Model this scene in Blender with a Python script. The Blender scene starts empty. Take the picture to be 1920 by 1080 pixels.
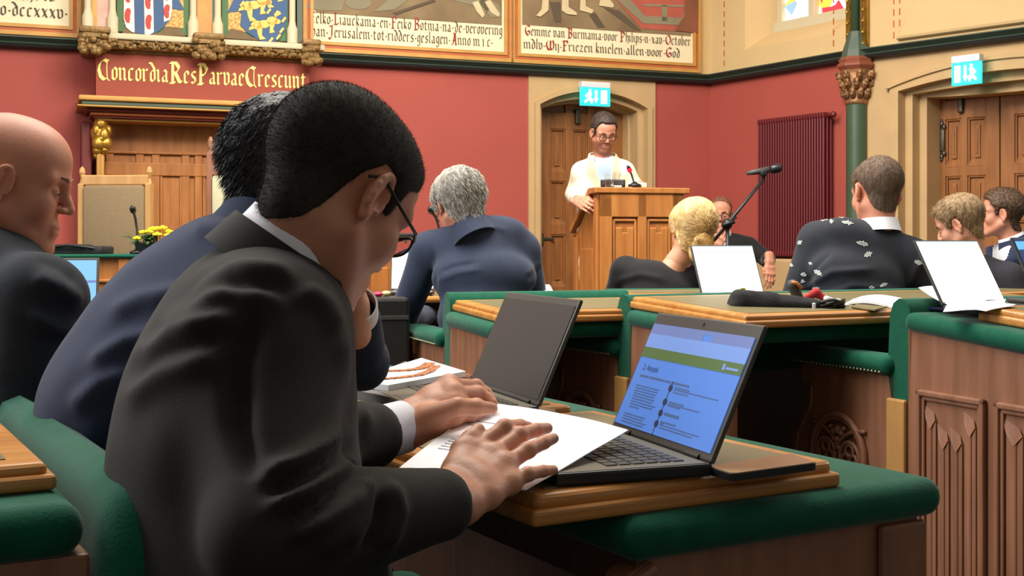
import bpy, bmesh, math, random
import numpy as np
from mathutils import Vector, Matrix, noise

random.seed(7)
np.random.seed(7)
SC = bpy.context.scene
COL = SC.collection

# ---------------------------------------------------------------- camera
FPX, EYE, HORIZ = 2300.0, 1.10, 455.0      # focal length in pixels, camera height, horizon row
cam_data = bpy.data.cameras.new('camera')
cam_data.sensor_width = 36.0
cam_data.lens = 36.0 * FPX / 1920.0
cam_data.shift_y = -(540.0 - HORIZ) / 1920.0
cam_data.clip_start = 0.05
cam = bpy.data.objects.new('camera', cam_data)
COL.objects.link(cam)
cam.location = (0, 0, EYE)
cam.rotation_euler = (math.pi / 2, 0, 0)
SC.camera = cam

# ---------------------------------------------------------------- light and exposure
SC.view_settings.view_transform = 'Standard'
SC.view_settings.look = 'None'
SC.view_settings.gamma = 1.0
SC.view_settings.use_curve_mapping = False
SC.view_settings.exposure = 0.15
world = bpy.data.worlds.new('hall_air')
SC.world = world
world.use_nodes = True
world.node_tree.nodes['Background'].inputs[0].default_value = (1.0, 0.93, 0.84, 1)
world.node_tree.nodes['Background'].inputs[1].default_value = 0.18

def area_light(name, loc, target, size, energy, color=(1, 1, 1), size_y=None):
    l = bpy.data.lights.new(name, 'AREA')
    l.energy = energy
    l.color = color
    l.shape = 'RECTANGLE'
    l.size = size
    l.size_y = size_y or size
    o = bpy.data.objects.new(name, l)
    COL.objects.link(o)
    o.location = loc
    d = Vector(target) - Vector(loc)
    o.rotation_euler = d.to_track_quat('-Z', 'Y').to_euler()
    return o

area_light('chandelier_light', (-0.4, 4.6, 4.8), (-0.2, 4.8, 0), 3.4, 280, (1.0, 0.93, 0.82))
area_light('back_hall_light', (-0.5, 5.9, 4.8), (0.0, 9.8, 1.7), 2.6, 135, (1.0, 0.91, 0.78))
area_light('tall_window_light', (-4.6, 3.2, 3.4), (1.4, 4.0, 0.7), 2.2, 205, (0.96, 0.97, 1.0), 3.2)
area_light('right_window_light', (4.4, 4.6, 4.4), (0.2, 3.4, 0.9), 1.8, 60, (1.0, 0.97, 0.92), 2.6)
area_light('bench_fill_light', (-1.6, 2.4, 4.4), (1.7, 3.9, 0.4), 1.8, 55, (1.0, 0.95, 0.88))  # added fill that brightens the right-hand benches, no lamp of the hall
area_light('lectern_spotlight', (0.9, 5.4, 3.9), (0.55, 7.5, 1.5), 0.7, 60, (1.0, 0.97, 0.92))

# ---------------------------------------------------------------- small helpers
def P(px, py, d):
    """point seen at photo pixel (px, py) at depth d"""
    return Vector(((px - 960.0) * d / FPX, d, EYE - (py - HORIZ) * d / FPX))

def PZ(px, py, z):
    """point seen at pixel (px, py) lying at height z"""
    d = (EYE - z) * FPX / (py - HORIZ)
    return P(px, py, d)

def project(v):
    return 960 + v[0] * FPX / v[1], HORIZ + (EYE - v[2]) * FPX / v[1]

def lin(c):
    c = c / 255.0
    return c / 12.92 if c <= 0.04045 else ((c + 0.055) / 1.055) ** 2.4

def rgb(r, g, b):
    return (lin(r), lin(g), lin(b), 1.0)

def frame(loc, heading):
    """x = to the right of the heading, y = along the heading (0 = away from the camera, clockwise), z = up"""
    return Matrix.Translation(Vector(loc)) @ Matrix.Rotation(-math.radians(heading), 4, 'Z')

def empty(name, M):
    o = bpy.data.objects.new(name, None)
    o.empty_display_size = 0.1
    COL.objects.link(o)
    o.matrix_world = M
    return o

def tag(o, label=None, cat=None, group=None, kind=None):
    if label: o['label'] = label
    if cat: o['category'] = cat
    if group: o['group'] = group
    if kind: o['kind'] = kind
    return o

def thing(name, label, cat, M=None, group=None):
    return tag(empty(name, M if M is not None else Matrix.Identity(4)), label, cat, group)

def children_of(o):
    return [c for c in COL.objects if c.parent is o]

def copy_tree(o, parent=None):
    c = o.copy()
    COL.objects.link(c)
    if parent is not None:
        c.parent = parent
    for ch in children_of(o):
        copy_tree(ch, c)
    return c

def link_mesh(name, me, material, parent=None, M=None, smooth=False, kind=None):
    o = bpy.data.objects.new(name, me)
    COL.objects.link(o)
    mats = material if isinstance(material, (list, tuple)) else [material]
    for m in mats:
        me.materials.append(m)
    if smooth:
        me.polygons.foreach_set('use_smooth', [True] * len(me.polygons))
    if parent is not None:
        o.parent = parent
    if M is not None:
        o.matrix_local = M
    if kind: o['kind'] = kind
    return o

class MB:
    """collects shapes and links them as one mesh object"""
    def __init__(self):
        self.v, self.f, self.mi = [], [], []
    def add(self, verts, faces, M=None, mi=0):
        n = len(self.v)
        if M is not None:
            verts = [M @ Vector(p) for p in verts]
        self.v.extend([tuple(p) for p in verts])
        self.f.extend([tuple(i + n for i in f) for f in faces])
        self.mi.extend([mi] * len(faces))
        return self
    def box(self, x0, x1, y0, y1, z0, z1, M=None, bev=0.0, seg=2, mi=0):
        if x0 > x1: x0, x1 = x1, x0
        if y0 > y1: y0, y1 = y1, y0
        if z0 > z1: z0, z1 = z1, z0
        bm = bmesh.new()
        bmesh.ops.create_cube(bm, size=1.0)
        for v in bm.verts:
            v.co = ((x0 + x1) / 2 + v.co.x * (x1 - x0), (y0 + y1) / 2 + v.co.y * (y1 - y0), (z0 + z1) / 2 + v.co.z * (z1 - z0))
        if bev > 0:
            bev = min(bev, 0.49 * min(x1 - x0, y1 - y0, z1 - z0))
            bmesh.ops.bevel(bm, geom=list(bm.edges), offset=bev, segments=seg, profile=0.5, affect='EDGES')
        bm.verts.ensure_lookup_table()
        self.add([v.co.copy() for v in bm.verts], [[l.vert.index for l in f.loops] for f in bm.faces], M, mi)
        bm.free()
        return self
    def prism(self, poly, z0, z1, M=None, mi=0, bev=0.0, seg=2):
        """polygon in x,y extruded from z0 to z1"""
        bm = bmesh.new()
        a = [bm.verts.new((p[0], p[1], z0)) for p in poly]
        f = bm.faces.new(a)
        r = bmesh.ops.extrude_face_region(bm, geom=[f])
        for v in [g for g in r['geom'] if isinstance(g, bmesh.types.BMVert)]:
            v.co.z = z1
        bmesh.ops.recalc_face_normals(bm, faces=list(bm.faces))
        if bev > 0:
            es = [e for e in bm.edges if e.calc_face_angle(0) > 0.5]
            bmesh.ops.bevel(bm, geom=es, offset=bev, segments=seg, profile=0.5, affect='EDGES', clamp_overlap=True)
        bm.verts.index_update()
        bm.verts.ensure_lookup_table()
        self.add([v.co.copy() for v in bm.verts], [[l.vert.index for l in f.loops] for f in bm.faces], M, mi)
        bm.free()
        return self
    def tube(self, pts, r, n=8, M=None, mi=0, closed=False, cap=True):
        pts = [Vector(p) for p in pts]
        m = len(pts)
        rs = r if isinstance(r, (list, tuple)) else [r] * m
        verts, faces = [], []
        prev = None
        for i, p in enumerate(pts):
            if closed:
                t = pts[(i + 1) % m] - pts[i - 1]
            else:
                t = pts[min(i + 1, m - 1)] - pts[max(i - 1, 0)]
            t.normalize()
            if prev is None:
                a = Vector((0, 0, 1)) if abs(t.z) < 0.9 else Vector((1, 0, 0))
                u = t.cross(a).normalized()
            else:
                u = (prev - t * prev.dot(t)).normalized()
            prev = u
            w = t.cross(u)
            for k in range(n):
                an = 2 * math.pi * k / n
                verts.append(p + (u * math.cos(an) + w * math.sin(an)) * rs[i])
        seg = m if closed else m - 1
        for i in range(seg):
            for k in range(n):
                j = (i + 1) % m
                faces.append((i * n + k, i * n + (k + 1) % n, j * n + (k + 1) % n, j * n + k))
        if cap and not closed:
            faces.append(tuple(range(n))[::-1])
            faces.append(tuple((m - 1) * n + k for k in range(n)))
        return self.add(verts, faces, M, mi)
    def lathe(self, prof, n=16, M=None, mi=0):
        """profile of (radius, z) turned about z"""
        verts, faces = [], []
        for (r, z) in prof:
            for k in range(n):
                an = 2 * math.pi * k / n
                verts.append((r * math.cos(an), r * math.sin(an), z))
        for i in range(len(prof) - 1):
            for k in range(n):
                faces.append((i * n + k, i * n + (k + 1) % n, (i + 1) * n + (k + 1) % n, (i + 1) * n + k))
        faces.append(tuple(range(n))[::-1])
        faces.append(tuple((len(prof) - 1) * n + k for k in range(n)))
        return self.add(verts, faces, M, mi)
    def ball(self, c, r, M=None, mi=0, nu=10, nv=7):
        r = r if isinstance(r, (list, tuple)) else (r, r, r)
        verts, faces = [(c[0], c[1], c[2] - r[2])], []
        for i in range(1, nv):
            a = math.pi * i / nv - math.pi / 2
            for k in range(nu):
                b = 2 * math.pi * k / nu
                verts.append((c[0] + r[0] * math.cos(a) * math.cos(b), c[1] + r[1] * math.cos(a) * math.sin(b), c[2] + r[2] * math.sin(a)))
        verts.append((c[0], c[1], c[2] + r[2]))
        last = len(verts) - 1
        for k in range(nu):
            faces.append((0, 1 + (k + 1) % nu, 1 + k))
            faces.append((last, 1 + (nv - 2) * nu + k, 1 + (nv - 2) * nu + (k + 1) % nu))
        for i in range(nv - 2):
            for k in range(nu):
                a, b = 1 + i * nu, 1 + (i + 1) * nu
                faces.append((a + k, a + (k + 1) % nu, b + (k + 1) % nu, b + k))
        return self.add(verts, faces, M, mi)
    def sweep(self, prof, path, M=None, mi=0, closed_path=False):
        """profile points (a, b) carried along a path of (origin, a_axis, b_axis)"""
        verts, faces = [], []
        n = len(prof)
        for (o, ax, bx) in path:
            for (a, b) in prof:
                verts.append(Vector(o) + Vector(ax) * a + Vector(bx) * b)
        m = len(path)
        for i in range(m if closed_path else m - 1):
            j = (i + 1) % m
            for k in range(n):
                faces.append((i * n + k, i * n + (k + 1) % n, j * n + (k + 1) % n, j * n + k))
        if not closed_path:
            faces.append(tuple(range(n))[::-1])
            faces.append(tuple((m - 1) * n + k for k in range(n)))
        return self.add(verts, faces, M, mi)
    def mesh(self, name):
        me = bpy.data.meshes.new(name)
        me.from_pydata(self.v, [], self.f)
        bm = bmesh.new()
        bm.from_mesh(me)
        bmesh.ops.recalc_face_normals(bm, faces=list(bm.faces))
        bm.to_mesh(me)
        bm.free()
        return me
    def build(self, name, material, parent=None, M=None, smooth=False, kind=None, flat_angle=None):
        me = self.mesh(name)
        o = link_mesh(name, me, material, parent, M, smooth, kind)
        if any(self.mi):
            me.polygons.foreach_set('material_index', self.mi)
        if smooth and flat_angle:
            me.set_sharp_from_angle(angle=math.radians(flat_angle))
        return o

# ---------------------------------------------------------------- materials
def new_mat(name):
    m = bpy.data.materials.new(name)
    m.use_nodes = True
    nt = m.node_tree
    return m, nt, nt.nodes['Principled BSDF']

def setin(b, key, val):
    if key in b.inputs:
        b.inputs[key].default_value = val

def mat(name, color, rough=0.6, metal=0.0, var=0.0, scale=20.0, bump=0.0, bscale=None, stretch=None, sheen=0.0,
        spec=None, emit=None, emit_s=0.0, trans=0.0, color2=None, detail=4.0, sss=0.0, coat=0.0, alpha=None):
    m, nt, b = new_mat(name)
    b.inputs['Base Color'].default_value = color
    b.inputs['Roughness'].default_value = rough
    b.inputs['Metallic'].default_value = metal
    if spec is not None: setin(b, 'Specular IOR Level', spec)
    if sheen: setin(b, 'Sheen Weight', sheen); setin(b, 'Sheen Roughness', 0.4)
    if emit is not None:
        setin(b, 'Emission Color', emit); setin(b, 'Emission Strength', emit_s)
    if trans: setin(b, 'Transmission Weight', trans)
    if sss:
        setin(b, 'Subsurface Weight', sss); setin(b, 'Subsurface Radius', (0.01, 0.004, 0.002)); setin(b, 'Subsurface Scale', 1.0)
    if coat: setin(b, 'Coat Weight', coat); setin(b, 'Coat Roughness', 0.2)
    if var or bump or color2:
        tc = nt.nodes.new('ShaderNodeTexCoord')
        mp = nt.nodes.new('ShaderNodeMapping')
        nt.links.new(tc.outputs['Object'], mp.inputs[0])
        mp.inputs['Scale'].default_value = stretch or (1, 1, 1)
        if var or color2:
            nz = nt.nodes.new('ShaderNodeTexNoise')
            nz.inputs['Scale'].default_value = scale
            nz.inputs['Detail'].default_value = detail
            nt.links.new(mp.outputs[0], nz.inputs['Vector'])
            rp = nt.nodes.new('ShaderNodeValToRGB')
            c = color
            if color2:
                rp.color_ramp.elements[0].color = color
                rp.color_ramp.elements[1].color = color2
            else:
                rp.color_ramp.elements[0].color = (c[0] * (1 - var), c[1] * (1 - var), c[2] * (1 - var), 1)
                rp.color_ramp.elements[1].color = (min(1, c[0] * (1 + var)), min(1, c[1] * (1 + var)), min(1, c[2] * (1 + var)), 1)
            rp.color_ramp.elements[0].position = 0.3
            rp.color_ramp.elements[1].position = 0.7
            nt.links.new(nz.outputs['Fac'], rp.inputs[0])
            nt.links.new(rp.outputs[0], b.inputs['Base Color'])
        if bump:
            n2 = nt.nodes.new('ShaderNodeTexNoise')
            n2.inputs['Scale'].default_value = bscale or scale
            n2.inputs['Detail'].default_value = 3.0
            nt.links.new(mp.outputs[0], n2.inputs['Vector'])
            bp = nt.nodes.new('ShaderNodeBump')
            bp.inputs['Strength'].default_value = bump
            bp.inputs['Distance'].default_value = 0.01
            nt.links.new(n2.outputs['Fac'], bp.inputs['Height'])
            nt.links.new(bp.outputs[0], b.inputs['Normal'])
    return m

def wood(name, c1, c2, rough=0.45, axis='z', scale=6.0):
    """oak: long grain along the given axis"""
    st = {'x': (0.12, 1, 1), 'y': (1, 0.12, 1), 'z': (1, 1, 0.12)}[axis]
    m = mat(name, c1, rough, color2=c2, scale=scale * 4, stretch=st, bump=0.15, bscale=scale * 8, detail=8.0)
    return m

M = {}
M['red_wall'] = mat('red_wall_paint', rgb(172, 78, 66), 0.75, var=0.05, scale=1.5, bump=0.05, bscale=60)
M['cream_wall'] = mat('cream_wall_paint', rgb(214, 182, 130), 0.8, var=0.04, scale=2.0)
M['sand_stone'] = mat('sand_coloured_stone', rgb(198, 164, 116), 0.75, var=0.05, scale=5.0, bump=0.08, bscale=80)
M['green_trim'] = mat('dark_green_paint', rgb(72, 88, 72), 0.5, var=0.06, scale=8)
M['shade_trim'] = mat('moulding_shade', rgb(34, 34, 32), 0.6)  # shadow below the moulding, put into the colour
M['gold'] = mat('gold_leaf', rgb(206, 158, 66), 0.38, metal=0.75, var=0.25, scale=14, bump=0.4, bscale=40)
M['dull_gold'] = mat('dull_gold_paint', rgb(132, 100, 54), 0.5, metal=0.35, var=0.25, scale=25, bump=0.5, bscale=50)
M['gold_paint'] = mat('flat_gold_paint', rgb(200, 148, 74), 0.5, metal=0.1, var=0.1, scale=10)
M['orange_paint'] = mat('orange_brown_paint', rgb(186, 98, 50), 0.6, var=0.1, scale=8)
M['maroon_paint'] = mat('maroon_paint', rgb(112, 40, 34), 0.55, var=0.08, scale=10)
M['letter_gold'] = mat('bright_gold_lettering', rgb(255, 236, 130), 0.45, metal=0.0)
M['caption'] = mat('cream_caption_paint', rgb(240, 226, 186), 0.75, var=0.04, scale=4)
M['ink_red'] = mat('red_lettering', rgb(150, 52, 44), 0.7)
M['ink_dark'] = mat('brown_black_lettering', rgb(82, 62, 48), 0.7)
M['white_stone'] = mat('whitewashed_stone', rgb(206, 192, 158), 0.7, var=0.05, scale=6)
M['door_wood'] = wood('carved_door_oak', rgb(138, 84, 38), rgb(166, 106, 54), 0.5, 'z')
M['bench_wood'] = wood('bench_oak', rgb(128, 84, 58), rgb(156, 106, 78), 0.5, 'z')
M['bench_shaded'] = wood('bench_oak_shaded', rgb(84, 50, 32), rgb(106, 66, 44), 0.55, 'z')  # darker copy of the bench oak; shade under desks put into its colour
M['lectern_wood'] = wood('lectern_oak', rgb(158, 96, 42), rgb(188, 122, 60), 0.45, 'z')
M['board_wood'] = wood('polished_oak_edging', rgb(176, 112, 50), rgb(208, 146, 78), 0.32, 'x')
M['board_wood_y'] = wood('polished_oak_edging_side', rgb(176, 112, 50), rgb(208, 146, 78), 0.32, 'y')
M['light_wood'] = wood('pale_oak_strip', rgb(176, 128, 70), rgb(196, 148, 86), 0.45, 'z')
M['leather'] = mat('olive_leather_inlay', rgb(116, 106, 72), 0.42, var=0.08, scale=40, bump=0.06, bscale=300)
M['velvet'] = mat('green_velvet', rgb(14, 84, 62), 0.85, var=0.12, scale=30, sheen=0.2, bump=0.12, bscale=250, spec=0.15)
M['stud'] = mat('brass_studs', rgb(150, 150, 120), 0.35, metal=0.8)
M['iron'] = mat('wrought_iron', rgb(92, 84, 74), 0.45, metal=0.7, var=0.2, scale=40)
M['radiator'] = mat('dark_red_radiator_enamel', rgb(108, 32, 36), 0.42, coat=0.2)
M['col_green'] = mat('green_column_paint', rgb(64, 86, 62), 0.45, var=0.08, scale=6)
M['cap_bronze'] = mat('bronzed_capital', rgb(150, 108, 70), 0.5, metal=0.45, var=0.4, scale=30)
M['cap_red'] = mat('red_brown_capital_ring', rgb(142, 78, 54), 0.55)
M['floor_shade'] = mat('dark_shaded_floor', rgb(40, 48, 42), 0.95, var=0.2, scale=60)  # unseen floor, coloured dark for the deep shade below the benches
M['black_plastic'] = mat('black_plastic', rgb(26, 26, 28), 0.4)
M['dark_grey'] = mat('dark_grey_plastic', rgb(64, 62, 60), 0.5, var=0.05, scale=200)
M['lid_grey'] = mat('laptop_grey_shell', rgb(72, 68, 62), 0.45)
M['matte_screen'] = mat('switched_off_matte_screen', rgb(62, 58, 54), 0.42, spec=0.35)
M['paper'] = mat('white_paper', rgb(248, 247, 250), 0.8, var=0.01, scale=20)
M['page_print'] = mat('grey_print', rgb(168, 166, 176), 0.8)
M['white_plastic'] = mat('white_plastic', rgb(226, 226, 226), 0.45)
M['chrome'] = mat('chrome', rgb(200, 200, 200), 0.2, metal=1.0)
M['tan_fabric'] = mat('tan_woven_fabric', rgb(132, 110, 80), 0.9, var=0.08, scale=120, bump=0.2, bscale=300)
M['glass'] = mat('clear_glass', (1, 1, 1, 1), 0.03, trans=1.0)
M['leaf'] = mat('dark_green_leaves', rgb(52, 86, 40), 0.6, var=0.2, scale=20)
M['petal'] = mat('yellow_petals', rgb(250, 226, 30), 0.6, var=0.08, scale=30)
M['pale_leaf'] = mat('yellow_green_buds', rgb(196, 190, 50), 0.6)
# ---------------------------------------------------------------- broad-nib lettering
GLY = {
 'a': [[(.05,.8),(.2,.95),(.36,.82),(.36,.15),(.46,.03)], [(.36,.55),(.05,.4),(.05,.15),(.18,.03),(.36,.18)]],
 'b': [[(.05,1.55),(.05,.12),(.2,.02),(.4,.15),(.4,.75),(.25,.93),(.05,.78)]],
 'c': [[(.38,.85),(.22,.95),(.05,.8),(.05,.15),(.2,.02),(.38,.12)]],
 'd': [[(-.08,1.45),(.12,1.38),(.38,.95),(.4,.15),(.22,.02),(.05,.15),(.05,.7),(.2,.9),(.38,.85)]],
 'e': [[(.08,.45),(.38,.68),(.36,.82),(.22,.95),(.05,.8),(.05,.15),(.2,.02),(.38,.12)]],
 'f': [[(.4,1.4),(.25,1.52),(.12,1.35),(.12,0)], [(-.02,.9),(.34,.9)]],
 'g': [[(.38,.85),(.2,.95),(.05,.8),(.05,.25),(.2,.1),(.38,.22)], [(.38,.95),(.38,-.3),(.2,-.45),(.02,-.35)]],
 'h': [[(.05,1.55),(.05,0)], [(.05,.78),(.25,.95),(.4,.8),(.4,.1),(.28,-.25)]],
 'i': [[(-.03,.95),(.05,.82),(.05,.15),(.15,.03)]],
 'j': [[(-.03,.95),(.05,.82),(.05,-.3),(-.08,-.42)]],
 'k': [[(.05,1.55),(.05,0)], [(.05,.78),(.3,.95),(.34,.8),(.1,.52),(.4,.03)]],
 'l': [[(.05,1.55),(.05,.15),(.15,.03)]],
 'm': [[(-.03,.95),(.05,.82),(.05,.12),(.13,.03)], [(.05,.72),(.28,.95),(.42,.82),(.42,.12),(.5,.03)], [(.42,.72),(.65,.95),(.79,.82),(.79,.15),(.9,.03)]],
 'n': [[(-.03,.95),(.05,.82),(.05,.12),(.13,.03)], [(.05,.72),(.28,.95),(.42,.82),(.42,.15),(.52,.03)]],
 'o': [[(.22,.97),(.05,.8),(.05,.18),(.22,.02),(.4,.18),(.4,.8),(.22,.97)]],
 'p': [[(.05,.95),(.05,-.45)], [(.05,.78),(.25,.95),(.4,.8),(.4,.18),(.25,.03),(.05,.15)]],
 'r': [[(-.03,.95),(.05,.82),(.05,.12),(.13,.03)], [(.05,.72),(.26,.95),(.36,.84)]],
 's': [[(.38,.85),(.22,.95),(.05,.8),(.1,.6),(.34,.4),(.38,.18),(.2,.02),(.02,.12)]],
 't': [[(.12,1.2),(.12,.15),(.25,.02),(.36,.12)], [(-.02,.9),(.34,.9)]],
 'u': [[(-.03,.95),(.05,.82),(.05,.15),(.2,.02),(.42,.22)], [(.36,.95),(.42,.85),(.42,.12),(.52,.03)]],
 'v': [[(-.05,.98),(.05,.85),(.05,.15),(.2,.02),(.4,.18),(.4,.8),(.25,.98)]],
 'w': [[(-.05,.98),(.05,.85),(.05,.15),(.2,.02),(.4,.18),(.4,.95)], [(.4,.15),(.55,.02),(.74,.18),(.74,.8),(.6,.98)]],
 'x': [[(.0,.95),(.1,.85),(.34,.12),(.44,.03)], [(.42,.92),(.02,.05)]],
 'y': [[(-.03,.95),(.05,.82),(.05,.15),(.2,.02),(.42,.22)], [(.42,.95),(.42,-.2),(.2,-.4)]],
 'z': [[(.02,.9),(.38,.9),(.02,.06),(.42,.06)]],
 'C': [[(.82,1.35),(.5,1.5),(.15,1.2),(.05,.75),(.2,.25),(.5,.0),(.75,.12)], ['thin',(.92,1.5),(.76,1.35),(.72,.9),(.76,.1),(.94,-.08)]],
 'G': [[(.82,1.3),(.5,1.5),(.15,1.2),(.05,.75),(.2,.25),(.5,.0),(.8,.2),(.78,.6),(.5,.7),(.45,.5)]],
 'E': [[(.8,1.35),(.5,1.5),(.15,1.2),(.05,.75),(.2,.25),(.5,.0),(.8,.15)], [(.12,.78),(.7,.78)]],
 'R': [[(.22,1.45),(.22,.0)], [(.0,1.5),(.5,1.5),(.78,1.15),(.55,.78),(.22,.75)], [(.45,.76),(.82,.08),(1.0,.06)], [(.0,.0),(.42,.0)]],
 'P': [[(.22,1.45),(.22,.0)], [(.0,1.5),(.5,1.5),(.8,1.12),(.55,.7),(.22,.65)], [(.0,.0),(.42,.0)]],
 'L': [[(.2,1.5),(.2,.05)], [(.02,1.5),(.4,1.5)], [(.02,.02),(.6,.05),(.7,.3)]],
 'F': [[(.2,1.5),(.2,.0)], [(.0,1.45),(.65,1.5),(.72,1.2)], [(.2,.8),(.55,.85)], [(.02,.0),(.4,.0)]],
 'B': [[(.2,1.5),(.2,.0)], [(.0,1.5),(.5,1.5),(.7,1.18),(.5,.85),(.2,.8)], [(.5,.85),(.78,.45),(.55,.03),(.02,.0)]],
 'J': [[(.05,1.4),(.6,1.5)], [(.45,1.5),(.42,.2),(.2,-.25),(-.05,-.1)]],
 'A': [[(.0,.0),(.3,.1),(.55,1.5)], [(.35,1.5),(.62,1.5),(.7,.0),(.85,.0)], [(.25,.6),(.68,.6)]],
 'W': [[(.45,1.5),(.15,1.2),(.05,.7),(.25,.15),(.5,.0),(.62,.3),(.62,1.4)], [(.95,1.5),(.68,1.2),(.62,.7)], [(.62,.3),(.8,.0),(1.05,.2),(1.12,.8),(1.0,1.45)]],
 'O': [[(.45,1.5),(.12,1.2),(.05,.75),(.15,.3),(.45,.0),(.8,.3),(.88,.75),(.78,1.2),(.45,1.5)]],
 '.': [[(.05,.55),(.16,.45)]],
 '-': [[(.02,.5),(.3,.56)]],
}

def letter_layout(s, cap_gap=.12):
    """[(character, x)] and the whole length, in units of the x-height"""
    out, x = [], 0.0
    for ch in s:
        if ch == ' ':
            x += .34
            continue
        g = GLY[ch]
        w = max(p[0] for st in g for p in st if p != 'thin')
        out.append((ch, x))
        x += w + (.24 if ch.islower() else cap_gap + .1)
    return out, x

def nib_quads(s, width, xh, nib=.17, cap_nib=.24, pick=None, cap_scale=1.0, ang=40):
    lay, L = letter_layout(s)
    sx = width / L
    quads = []
    for ch, x in lay:
        up = ch.isupper()
        if pick == 'upper' and not up: continue
        if pick == 'lower' and up: continue
        nb = (cap_nib if up else nib) / 2
        cs = cap_scale if up else 1.0
        n = (nb * math.cos(math.radians(ang)), nb * math.sin(math.radians(ang)))
        n0 = n
        for st in GLY[ch]:
            n = n0
            if st[0] == 'thin':
                st, n = st[1:], (n0[0] * .32, n0[1] * .32)
            for (ax, ay), (bx, by) in zip(st, st[1:]):
                q = [(ax - n[0], ay - n[1]), (ax + n[0], ay + n[1]), (bx + n[0], by + n[1]), (bx - n[0], by - n[1])]
                dx, dy = bx - ax, by - ay
                if abs(dx * n[1] - dy * n[0]) < 1e-3:
                    l = math.hypot(dx, dy) or 1
                    t = (-dy / l * .025, dx / l * .025)
                    q = [(ax - t[0], ay - t[1]), (ax + t[0], ay + t[1]), (bx + t[0], by + t[1]), (bx - t[0], by - t[1])]
                quads.append([((x + px) * sx, py * xh * cs) for px, py in q])
    return quads

def add_lettering(name, s, u, z, width, xh, out, material, parent, pick=None, **kw):
    mb = MB()
    for k, q in enumerate(nib_quads(s, width, xh, pick=pick, **kw)):
        mb.add([(u + a, -(out + 0.0006 * (k % 5)), z + b) for a, b in q], [(0, 1, 2, 3)])
    return mb.build(name, material, parent)

# ---------------------------------------------------------------- walls
UZ = Matrix(((1, 0, 0, 0), (0, 0, -1, 0), (0, 1, 0, 0), (0, 0, 0, 1)))   # polygon x,y -> wall u,z ; extrusion -> out of the wall

class Wall:
    def __init__(self, x, y, heading):
        self.M = frame((x, y, 0), heading)
        self.inv = self.M.inverted()
    def on(self, px, py, out=0.0):
        o = self.inv @ Vector((0, 0, EYE))
        d = self.inv.to_3x3() @ Vector(((px - 960) / FPX, 1.0, -(py - HORIZ) / FPX))
        t = (-out - o.y) / d.y
        p = o + d * t
        return p.x, p.z
    def u(self, px, out=0.0): return self.on(px, 300, out)[0]
    def z(self, px, py, out=0.0): return self.on(px, py, out)[1]

WB = Wall(0.2, 10.2, -20.98)
cu = 1.654
corner = WB.M @ Vector((cu, 0, 0))
WS = Wall(corner.x, corner.y, 57.6)
su = WS.u(1605)
c2 = WS.M @ Vector((su, 0, 0))
WR = Wall(c2.x, c2.y, 48.0)
ZTOP = 5.0
ZM = WB.z(593, 121)                # underside of the green moulding
ZG = WB.z(593, 100)                # its top edge

def arch(uL, uR, zs, zc, n=24):
    w, h = (uR - uL) / 2, zc - zs
    r = (w * w + h * h) / (2 * h)
    a = math.asin(min(1, w / r))
    c = (uL + uR) / 2
    return [(c + r * math.sin(-a + 2 * a * i / n), zc - r + r * math.cos(-a + 2 * a * i / n)) for i in range(n + 1)]

def wall_with_door(name, W, u0, u1, z1, op, thick, material):
    uL, uR, zs, zc = op
    a = arch(uL, uR, zs, zc)
    poly = [(u0, 0), (uL, 0)] + a + [(uR, 0), (u1, 0), (u1, z1), (u0, z1)]
    MB().prism(poly, -thick, 0, UZ).build(name, material, None, W.M, kind='structure')

def ring(mb, oo, ii, c0, c1, bev=0.008):
    uL, uR, zs, zc = oo
    vL, vR, ws, wc = ii
    poly = [(uL, 0)] + arch(uL, uR, zs, zc) + [(uR, 0), (vR, 0)] + arch(vL, vR, ws, wc)[::-1] + [(vL, 0)]
    mb.prism(poly, c0, c1, UZ)

# door openings at the wall surface
D1 = (WB.u(1000), WB.u(1219), WB.z(1000, 192), WB.z(1108, 161))
D2L = WR.u(1672)
D2C = WR.u(1878)
D2 = (D2L, 2 * D2C - D2L, WR.z(1672, 167), WR.z(1865, 113))

MB().box(-9, 9, -3, 14, -0.06, 0).build('floor', M['floor_shade'], kind='structure')
uwl = WB.u(0) - 1.2
wall_with_door('wall_back', WB, uwl, cu, ZM, D1, 0.42, M['red_wall'])
MB().box(uwl, cu, 0.0, 0.42, ZM, ZTOP).build('wall_back_upper', M['cream_wall'], None, WB.M, kind='structure')
MB().box(0, su, 0.0, 0.3, 0, ZM).build('wall_right', M['red_wall'], None, WS.M, kind='structure')
wall_with_door('wall_far_right', WR, 0, WR.u(1920) + 1.6, ZM, D2, 0.5, M['sand_stone'])
MB().box(0, WR.u(1920) + 1.6, 0.0, 0.5, ZM, ZTOP).build('wall_far_right_upper', M['cream_wall'], None, WR.M, kind='structure')

# wall with the high window: upper part of the radiator wall, splayed opening
wuL, wuR = WS.u(1425), WS.u(1575)
wz0 = WS.z(1430, 42)
mb = MB()
mb.box(0, wuL - .18, 0, .3, ZM, ZTOP)
mb.box(wuR + .12, su, 0, .3, ZM, ZTOP)
mb.box(wuL - .18, wuR + .12, 0, .3, ZM, wz0 - .2)
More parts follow.
